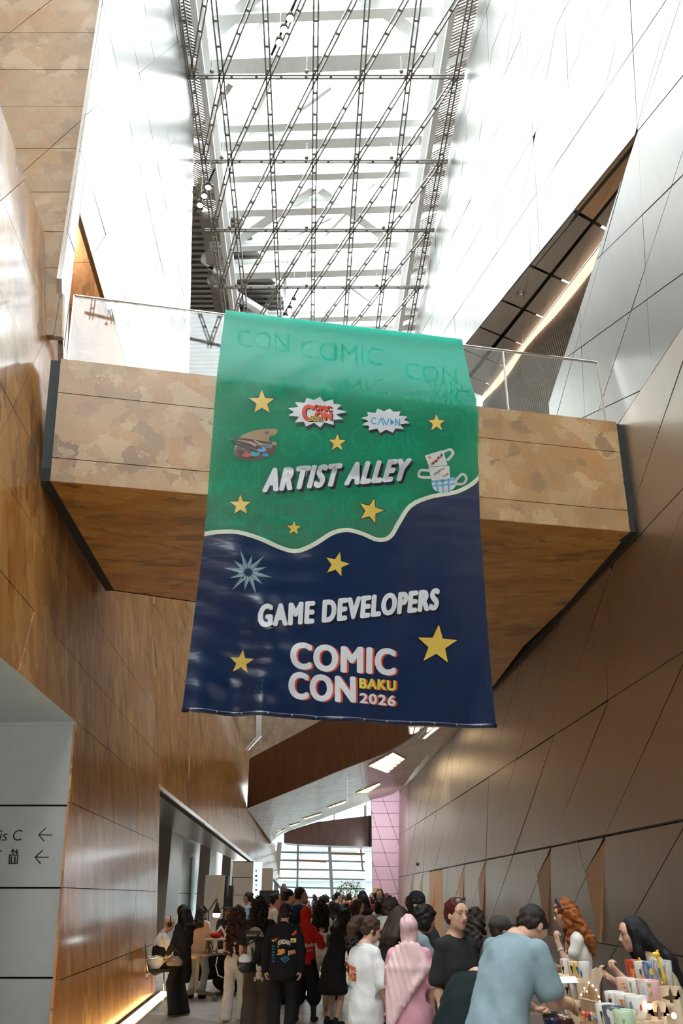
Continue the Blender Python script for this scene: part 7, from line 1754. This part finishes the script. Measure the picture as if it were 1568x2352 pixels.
# second stand further along, with charms hung on a clear castle shaped rack
sh2 = empty('mug_shelf', (1.9, 7.0, TT)); tag(sh2, 'narrow plywood mug stand with rounded upright, beyond the castle rack', 'shelf')
sh = sh2
rows2 = [[(1300, 2236, 7.5, .042, .105, glaze(WHT), [(-2.6, .3, .2, .3, BLK, 'leaf'), (-2.7, .7, .2, .2, SKN, 'o')], 'white mug farthest left on the upper far shelf'), (1318, 2241, 7.25, .042, .10, glaze((.62, .55, .40)), [(-2.3, .5, .3, .3, BLK, 'leaf'), (-2.0, .6, .2, .2, YLW, 'star')], 'cream mug with black and yellow figures, upper far shelf'), (1331, 2244, 7.1, .042, .10, glaze((.70, .50, .10)), [(-2.2, .5, .4, .3, BLU, 'leaf'), (-1.9, .3, .2, .2, WHT, 'star')], 'yellow and blue painted mug, upper far shelf'), (1344, 2249, 6.9, .046, .115, glaze(WHT), [(-2.7, .3, .2, .2, BLU, 'star')], 'large plain white mug at the right of the upper far shelf')],
         [(1288, 2284, 7.3, .046, .10, glaze((.02, .03, .05)), [(-2.3, .6, .3, .2, BLU, 'leaf')], 'glossy black and blue mug, middle far shelf'), (1308, 2289, 7.15, .044, .095, glaze((.50, .42, .32)), [(-2.4, .5, .3, .3, BLK, 'leaf')], 'mug with brown sketch, middle far shelf'), (1327, 2294, 6.95, .052, .10, glaze(WHT), [(-1.9, .5, .15, .36, ORG, 'leaf')], 'white mug with an orange giraffe figure, middle far shelf')],
         [(1287, 2328, 7.0, .044, .09, glaze((.10, .22, .36)), [(-2.6, .5, .3, .3, ORG, 'star'), (-2.0, .5, .3, .3, SKN, 'star')], 'mug with blue and orange diamonds, lower far shelf'), (1304, 2332, 6.85, .044, .085, glaze((.25, .22, .2)), [(-2.3, .5, .3, .3, WHT, 'leaf')], 'small dark mug with pale drawing, lower far shelf'), (1318, 2336, 6.7, .052, .10, glaze((.66, .58, .50)), [(-1.8, .5, .3, .35, BLK, 'leaf'), (-1.8, .65, .15, .15, WHT, 'o')], 'pale mug with a black panda, lower far shelf')],
         [(1265, 2356, 6.7, .055, .085, glaze(BLK), [], 'wide black mug at the left of the lowest far shelf'), (1272, 2372, 6.4, .055, .08, glaze((.02, .03, .10)), [], 'navy mug at the lower picture edge'), (1300, 2372, 6.35, .055, .08, glaze((.10, .03, .02)), [], 'dark brown mug at the lower picture edge')]]
for row in rows2:
    P_ = [aty(x, y, Y) for x, y, Y, *_ in row]
    for (x, y, Y, r, h, mt, mo, lb), q in zip(row, P_): mug(tuple(q), r, h, mt, lb, mo, group='handmade mugs on the far shelves', rz=.6)
    a, b = P_[0], P_[-1]; t = (b - a) / np.linalg.norm(b - a); n = np.array((t[1], -t[0], 0)); n = n if n[1] < 0 else -n; n /= np.linalg.norm(n); a2, b2 = a - t * .07, b + t * .09
    spar(MB().prism([a2 + n * .06 - (0, 0, .0005), b2 + n * .06 - (0, 0, .0005), b2 - n * .10 - (0, 0, .0005), a2 - n * .10 - (0, 0, .0005)], (0, 0, -.014)), 'shelf_board')
    for e_ in (a2 - n * .095, b2 - n * .095):
        spar(MB().prism([e_ - (0, 0, .0145), e_ + t * .012 - (0, 0, .0145), np.array((e_[0], e_[1], TT + .002)) + t * .012, np.array((e_[0], e_[1], TT + .002))], n * .14), 'bracket')
pl = [(1352, 2400), (1356, 2252), (1361, 2228), (1370, 2222), (1381, 2226), (1385, 2236), (1376, 2262), (1380, 2400)]
spar(MB().prism([aty(x, y, 6.62) for x, y in pl], (0, .02, 0)), 'upright')
# castle rack with charms
cr = empty('charm_rack', aty(1355, 2360, 5.9)); tag(cr, 'clear castle shaped rack with fairy lights, hung with bright charms', 'rack')
cas = [(1332, 2400), (1333, 2290), (1338, 2277), (1342, 2283), (1343, 2266), (1348, 2273), (1352, 2254), (1357, 2268), (1360, 2262), (1364, 2276), (1368, 2270), (1372, 2288), (1377, 2296), (1377, 2400)]
o = MB().prism([aty(x, y, 5.9) for x, y in cas], (0, .008, 0)).build('back_plate', glass_mat('frosted acrylic', (.86, .74, .62), .25)); under(cr, o)
o = MB().tube([aty(x, y, 5.89) for x, y in cas[1:-1]], .0035, 5).build('edge_line', WOOD, None, True); under(cr, o)
o = MB().tube([aty(1330, 2292, 5.86), aty(1379, 2304, 5.86)], .005, 6).build('hook_bar', WOOD, None, True); under(cr, o)
fb_ = emit('fairy bulb small', (1.0, .74, .45), 6)
for x, y in ((1334, 2285), (1342, 2270), (1352, 2257), (1361, 2264), (1369, 2274), (1375, 2289), (1377, 2300), (1347, 2277)): o = MB().ell(aty(x, y, 5.87), (.006, .006, .006), 8, 5).build('bulb', fb_, None, True); under(cr, o)
ORD = ['first', 'second', 'third', 'fourth', 'fifth', 'sixth', 'seventh', 'eighth', 'ninth', 'tenth', 'eleventh', 'twelfth', 'thirteenth', 'fourteenth', 'fifteenth', 'sixteenth']
cc_ = [ORG, RED, (.25, .45, .62), (.65, .05, .05), BLK, (.80, .55, .05), PNK, (.3, .5, .2), ORG, (.15, .25, .5)]
random.seed(11)
for k in range(14):
    x = 1336 + 3.1 * k; y = 2296 + .25 * (x - 1336); top = aty(x, y, 5.85); L_ = .05 + .025 * random.random() + (.06 if k % 3 == 2 else 0)
    ch = empty('charm', top); tag(ch, ORD[k] + ' key charm from the left on the castle rack, ' + ['orange', 'red', 'pale blue', 'dark red', 'black', 'yellow', 'pink', 'green', 'orange', 'navy'][k % 10], 'charm', 'key charms hanging from the castle rack')
    MB().tube([(0, 0, 0), (0, 0, -L_)], .0016, 5).build('cord', M['chrome'], ch)
    m = MB().ell((0, 0, -L_ - .016), (.013, .010, .017), 10, 6)
    if k % 2: m.ell((-.008, 0, -L_ - .002), (.005, .004, .009), 6, 5).ell((.008, 0, -L_ - .002), (.005, .004, .009), 6, 5)
    else: m.ell((0, -.003, -L_ - .036), (.009, .008, .010), 8, 5)
    m.build('figure', glaze(cc_[k % len(cc_)]), ch, True)
for k, (x, y, Y, lab, parts_) in enumerate(((1316, 2326, 6.45, 'small green and pink cactus figurine on the lower far shelf', (((0, 0, .02), (.024, .022, .022), (.42, .52, .04)), ((0, 0, .052), (.02, .018, .016), (.75, .05, .18)), ((-.016, 0, .055), (.012, .01, .012), (.75, .05, .18)), ((.016, 0, .055), (.012, .01, .012), (.75, .05, .18)))), (1394, 2344, 5.2, 'tiny red horned figurine beside the castle rack', (((0, 0, .02), (.016, .014, .022), RED), ((-.004, 0, .045), (.006, .006, .016), RED))))):
    q = aty(x, y, Y); e = empty('figurine', q); tag(e, lab, 'figurine')
    for j, (c, r, col) in enumerate(parts_): MB().ell(c, r, 10, 7).build('lump' if False else ('body' if j == 0 else 'top'), glaze(col), e, True)
    spar(MB().box((q[0], q[1], (q[2] + TT) / 2), (.05, .05, q[2] - TT - .001)), 'pedestal')
q = aty(1298, 2247, 6.75); cd = MB().box((0, 0, 0), (.13, .004, .06)).build('price_card', M['white']); cd.location = q + np.array((.02, -.0, -.01)); cd.rotation_euler = (-.9, 0, .1); tag(cd, 'white card below the upper far mug shelf', 'card')

# ------------------------------------------------------------------ left stall: wheeled table, lamp and bits, chairs
q0 = aty(483, 2192, 16.8); q1 = aty(600, 2188, 18.4); TZ = float(q0[2])
lt = empty('wheeled_table', ((q0[0] + q1[0]) / 2, (q0[1] + q1[1]) / 2, 0)); tag(lt, 'wheeled folding table of the left stall under the lamp', 'table'); lb_ = np.array(lt.location)
d_ = q1 - q0; d_[2] = 0; L_ = np.linalg.norm(d_); d_ /= L_; nn = np.array((-d_[1], d_[0], 0)); nn = nn if nn[0] < 0 else -nn
rect = lambda a, b, c, e: [q0 + d_ * a + nn * c, q0 + d_ * b + nn * c, q0 + d_ * b + nn * e, q0 + d_ * a + nn * e]
zset = lambda pts, z: [np.array((p[0], p[1], z)) - np.array((lb_[0], lb_[1], 0)) for p in pts]
MB().prism(zset(rect(-.1, L_, 0, .75), TZ - .03), (0, 0, .03)).build('table_top', plain('table laminate', (.30, .23, .17), .4), lt)
for a in (.15, L_ - .2):
    p = q0 + d_ * a + nn * .37; p0 = np.array((p[0], p[1], 0)) - np.array((lb_[0], lb_[1], 0))
    MB().beam(p0 + (0, 0, .12), p0 + (0, 0, TZ - .03), .06, .06).build('leg', M['steel_dark'], lt)
    ft_ = MB().beam(p0 + (0, 0, .14), p0 - nn * .42 + (0, 0, .09), .05, .05).beam(p0 + (0, 0, .14), p0 + nn * .40 + (0, 0, .09), .05, .05).build('foot', plain('green grey foot', (.03, .05, .045), .4), lt)
    for e_ in (-.42, .40):
        c = p0 + nn * (e_ if e_ > 0 else e_); MB().lathe([(.018, -.02), (.045, -.018), (.045, .018), (.018, .02)], c + (0, 0, .045), 14, (d_, (0, 0, 1), nn)).build('caster', M['steel_dark'], lt, True)
    if False: pass
MB().prism(zset(rect(.1, L_ - .1, .66, .68), .25), (0, 0, TZ - .32)).build('modesty_panel', M['black'], lt)
lmp = aty(497, 2100, 17.35)
dl = empty('desk_lamp', (lmp[0] - .05, lmp[1] + .2, TZ)); tag(dl, 'black desk lamp with glowing white bulb over the left stall table', 'lamp'); o3 = np.array(dl.location)
MB().lathe([(.08, 0), (.08, .015), (.02, .03)], (0, 0, 0), 16).build('base', M['black'], dl, True)
c = lmp - o3
MB().tube([(0, 0, .02), (-.12, .0, .35), (-.14, 0, c[2] + .05), (c[0] * .6, c[1] * .6, c[2] + .28), (c[0], c[1], c[2] + .2)], .012, 6).build('arm', M['black'], dl, True)
MB().lathe([(.03, .20), (.035, .14), (.06, .08), (.085, .02), (.08, .02)], c, 16).build('lamp_shade', M['black'], dl, True)
MB().lathe([(.001, -.055), (.05, -.05), (.072, -.02), (.072, .02), (.03, .03)], c, 16).build('bulb', emit('cool bulb', (.9, 1.0, 1.0), 12), dl, True)
ri = aty(497, 2133, 17.1); rw = MB().ell((0, 0, 0), (.12, .09, .05), 14, 8).ell((.06, 0, .04), (.05, .04, .035), 10, 6).build('red_plush', fabric((.45, .02, .02)), None, True); rw.location = (ri[0], ri[1], TZ + .30); tag(rw, 'red plush lying on the raised tray of the left stall', 'plush toy')
tr_ = MB().box((0, 0, 0), (.42, .34, .03)).box((-.18, 0, -.12), (.03, .3, .21)).box((.18, 0, -.12), (.03, .3, .21)).build('tray_stand', plain('beige tray', (.5, .40, .28), .5)); tr_.location = (ri[0], ri[1], TZ + .235); tag(tr_, 'beige stand raising the red plush on the left stall table', 'stand')
random.seed(5)
for k in range(8):
    col = [RED, WHT, (.05, .25, .12), PNK, WHT, RED, (.3, .3, .3), YLW][k]; q = q0 + d_ * (.05 + .05 * k) + nn * (.10 + .05 * (k % 3))
    b_ = empty('paint_bottle', (q[0], q[1], TZ)); tag(b_, None, 'bottle', 'small bottles on the left stall table'); b_['label'] = ORD[k] + ' small ' + ['red', 'white', 'green', 'pink', 'cream', 'scarlet', 'grey', 'yellow'][k] + ' bottle from the near end of the left stall table'
    hgt = .085 + .01 * (k % 2); MB().lathe([(.016, 0), (.018, .004), (.018, hgt * .7), (.008, hgt * .8), (.008, hgt * .86)], (0, 0, 0), 12).build('body', glaze(col), b_, True); MB().lathe([(.010, hgt * .86), (.010, hgt)], (0, 0, 0), 10).build('cap', glaze(RED if k % 2 else WHT), b_, True)
ho = MB().tube([(-.14, 0, 0), (-.12, 0, .10), (0, 0, .16), (.12, 0, .10), (.14, 0, 0)], .014, 8).build('wooden_hoop', plain('hoop wood', (.55, .40, .26), .5), None, True); q = aty(503, 2120, 17.5); ho.location = (q[0] + .02, q[1] + .15, TZ); ho.scale = (1, 1, 2.6); tag(ho, 'pale arched hoop standing behind the red plush', 'hoop')
hs = aty(500, 2215, 16.9); o = MB().tube([(0, 0, 0), (-.02, 0, -.15), (.03, 0, -.30), (.13, 0, -.34)], .012, 6).build('hanging_cable', plain('cream cable', (.6, .52, .4), .5), None, True); o.location = (hs[0], hs[1] - .10, TZ - .035); tag(o, 'cream cable drooping below the left stall table edge', 'cable')
bgk = aty(530, 2255, 18.2); f_ = Field((-.5, -.25, 0), (.5, .25, .6), .03); f_.ell((0, 0, .22), (.40, .18, .24), None, .05); f_.half((0, 0, .004), (0, 0, -1)); V_, F2 = f_.mesh(); o = bpy.data.objects.new('black_bag', fast_mesh('black_bag', V_, F2, fabric((.012, .012, .013)))); link(o); o.location = (bgk[0], bgk[1] + .2, 0); tag(o, 'big black holdall under the left stall table', 'bag')
def chair(x, y, rz, label):
    e = empty('conference_chair', (x, y, 0), rz); tag(e, label, 'chair', 'black metal legged chairs at the left stall')
    bm_ = MB().prism([(-.23, -.22, .44), (.23, -.22, .44), (.23, .22, .44), (-.23, .22, .44)], (0, 0, .05)); bm_.build('seat', fabric((.02, .022, .022)), e)
    MB().prism([(-.22, -.20, .56), (.22, -.20, .56), (.21, -.28, .92), (-.21, -.28, .92)], (0, -.04, 0)).build('backrest', fabric((.02, .03, .03)), e)
    for sx in (-1, 1):
        MB().tube([(sx * .22, .2, .44), (sx * .24, .24, 0.008)], .012, 7).build('leg', M['chrome'], e, True); MB().tube([(sx * .22, -.18, .44), (sx * .24, -.26, 0.008)], .012, 7).build('leg', M['chrome'], e, True)
        MB().tube([(sx * .225, -.19, .46), (sx * .225, -.24, .66), (sx * .25, .05, .67), (sx * .25, .12, .64)], .014, 7).build('armrest', M['chrome'], e, True)
P = PEOPLE['headphones']; x_, y_, _ = P['_pos']
hpv = P['_W']((0, -.02, 0)); chair(hpv[0], hpv[1], P['_rz'], 'black chair under the bald seated person with headphones')
q = aty(371, 2200, 18.5); chair(q[0], 18.5, -1.2, 'empty black chair nearest the end of the timber wall')
# bits deeper in the hall
q = aty(652, 2030, 30.0); tp_ = empty('carved_post', (q[0], 30.0, 0)); tag(tp_, 'dark brown carved post rising above the crowd at centre left', 'post')
k = M['bronze']; MB().lathe([(.14, 0), (.14, .3), (.11, .35), (.12, 1.2), (.09, 1.25), (.13, 1.5), (.12, q[2] - .15), (.05, q[2])], (0, 0, 0), 12).build('shaft', plain('dark carved wood', (.07, .035, .018), .6), tp_, True); MB().ell((.17, 0, q[2] - .5), (.08, .07, .2), 8, 6).ell((-.15, 0, q[2] - .75), (.06, .06, .1), 8, 6).build('arm', plain('dark carved wood b', (.07, .035, .018), .6), tp_, True)
q = aty(618, 2062, 28.0); mo_ = empty('monitor', (q[0], 28.0, 0)); tag(mo_, 'black display screen on a stand with a red dot, left of the post', 'monitor')
MB().box((0, 0, q[2]), (.62, .05, .42)).build('screen', M['black'], mo_); MB().tube([(0, .02, 0), (0, .02, q[2] - .2)], .03, 8).build('stand', M['black'], mo_); MB().lathe([(.25, 0), (.25, .02), (.04, .04)], (0, .02, 0), 14).build('base', M['black'], mo_); MB().ell((-.14, -.03, q[2]), (.05, .006, .05), 10, 6).build('red_dot', emit('red dot', (1, .03, .02), 1.2), mo_)
# potted tree far back
q = aty(803, 2050, 40.0); tr = empty('potted_tree', (q[0], 40.0, 0)); tag(tr, 'small leafy green tree in a pot before the far glazing', 'tree')
MB().lathe([(.22, 0), (.30, .05), (.34, .55), (.30, .55), (.001, .5)], (0, 0, 0), 18).build('pot', M['sign_white'], tr, True); MB().tube([(0, 0, .5), (.05, 0, 1.0), (-.03, 0, 1.5), (.02, 0, 2.0)], [.05, .045, .035, .02], 8).build('trunk', plain('bark', (.12, .08, .05), .8), tr, True)
random.seed(9); V_, F2 = [], []
for k in range(650):
    a, b = random.uniform(0, 6.283), math.acos(random.uniform(-1, 1)); r_ = .72 * random.uniform(.45, 1) ** .6; c = np.array((r_ * math.sin(b) * math.cos(a), r_ * math.sin(b) * math.sin(a), 1.75 + .62 * r_ / .72 * math.cos(b))); L2 = random.uniform(.10, .18); u = np.array((random.gauss(0, 1), random.gauss(0, 1), random.gauss(-.4, .7))); u /= np.linalg.norm(u); w = np.cross(u, (0, 0, 1)); w /= np.linalg.norm(w) + 1e-6; i0 = len(V_)
    V_ += [tuple(c), tuple(c + u * L2 * .5 + w * L2 * .22), tuple(c + u * L2), tuple(c + u * L2 * .5 - w * L2 * .22), tuple(c + u * L2 * .5 + np.array((0, 0, .015)))]; F2 += [(i0, i0 + 1, i0 + 4), (i0 + 1, i0 + 2, i0 + 4), (i0 + 2, i0 + 3, i0 + 4), (i0 + 3, i0, i0 + 4)]
o = obj('foliage', V_, F2, plain('leaf green', (.09, .17, .05), .5), tr); o['kind'] = 'stuff'

# ------------------------------------------------------------------ the deep crowd: a few figures built once, then copied one by one
random.seed(21)
ARCH = []
specs = [('dark haired person in black', dict(top=dict(col=BLACK, sleeve=.8, loose=.03), hair=dict(style='short', col=HB))), ('long haired person in dark top', dict(fem=True, top=dict(col=(.03, .025, .03), sleeve=.8, loose=.02), hair=dict(style='long', col=HB, len=.2))),
         ('person in white tee', dict(top=dict(col=(.66, .64, .60), sleeve=.9, loose=.03), hair=dict(style='short', col=HDB))), ('long haired person in beige top', dict(fem=True, top=dict(col=(.52, .42, .33), sleeve=1.6, loose=.03), hair=dict(style='long', col=HBR, len=.15))),
         ('person in navy top', dict(top=dict(col=(.02, .03, .08), sleeve=1.8, loose=.03), hair=dict(style='short', col=HB))), ('person with bun in pale blue top', dict(fem=True, top=dict(col=(.30, .38, .48), sleeve=.7, loose=.02), hair=dict(style='bun', col=HDB))),
         ('person in dark red top', dict(top=dict(col=(.25, .03, .03), sleeve=.9, loose=.03), hair=dict(style='bob', col=HB))), ('person with long black hair in light dress', dict(fem=True, top=dict(col=(.55, .48, .45), sleeve=.4, hem=-.3, loose=.02), bottom=dict(col=(.5, .44, .4), skirt=.5, name='skirt'), hair=dict(style='long', col=HB, len=.35)))]
for k, (lb, P) in enumerate(specs):
    P.setdefault('bottom', dict(col=[BLACK, jean, (.05, .06, .09)][k % 3])); P.update(shoes=BLACK, skin=['light', 'mid', 'tan'][k % 3], seed=40 + k); P.update(relaxed if k % 2 else dict(armR=fwdR, armL=fwdL))
    o = make_person('person', None, P, .022, 'people deep in the crowd'); o.location = (0, -50, 0); ARCH.append((lb, o))
occupied = [tuple(P['_pos'][:2]) for P in PEOPLE.values()] + [tuple(o.location[:2]) for o in (tr, mo_, tp_)] + [(tr.location[0] + dx, tr.location[1] + dy) for dx, dy in ((.6, 0), (-.6, 0), (0, .6), (0, -.6))] + [tuple(q0[:2]), tuple(q1[:2]), tuple(((q0 + q1) / 2)[:2])]
PLACED = []
def crowd(n, y0, y1, x0, x1, band_):
    k = 0; tries = 0
    while k < n and tries < 4000:
        tries += 1; Y = random.uniform(y0, y1); px = random.uniform(x0, x1); X = float(aty(px, 2080, Y)[0])
        if X > 3.9 - .042 * (Y - 6) or X < -4.2 or any((X - a) ** 2 + (Y - b) ** 2 < .42 for a, b in occupied): continue
        if Y < 27 and 690 < px < 800: continue
        occupied.append((X, Y)); lb, src = ARCH[(k * 5 + int(random.random() * 3)) % len(ARCH)]; c = copy_tree(src); s = random.uniform(.93, 1.05); c.location = (X, Y, 0); c.rotation_euler = (0, 0, random.choice([0, .4, -.5, 1.3, -1.4, 3.0, 2.4])); c.scale = (s, s, s)
        tag(c, lb + ' ' + band_, 'person', 'people deep in the crowd'); PLACED.append((lb, band_, px, c)); k += 1
crowd(16, 18.5, 27, 560, 960, 'in the middle depth of the crowd'); crowd(26, 27, 42, 590, 900, 'far back in the crowd near the glazing'); crowd(12, 42, 55, 640, 860, 'in the farthest rows of the crowd')
for lb, src in ARCH:
    for ch in list(src.children): bpy.data.objects.remove(ch)
    bpy.data.objects.remove(src)

from collections import defaultdict
_g = defaultdict(list)
for lb, bd_, px, c in PLACED: _g[(lb, bd_)].append((px, c))
for (lb, bd_), L in _g.items():
    L.sort(key=lambda q: q[0])
    if len(L) > 1:
        for i, (px, c) in enumerate(L): c['label'] = ('leftmost' if i == 0 else 'rightmost' if i == len(L) - 1 else ORD[i] + ' from left') + ' ' + lb.replace(' person', '').replace('person in ', '') + ', ' + bd_.replace('in the middle depth of the crowd', 'mid crowd').replace('far back in the crowd near the glazing', 'far back near the glazing').replace('in the farthest rows of the crowd', 'farthest rows')
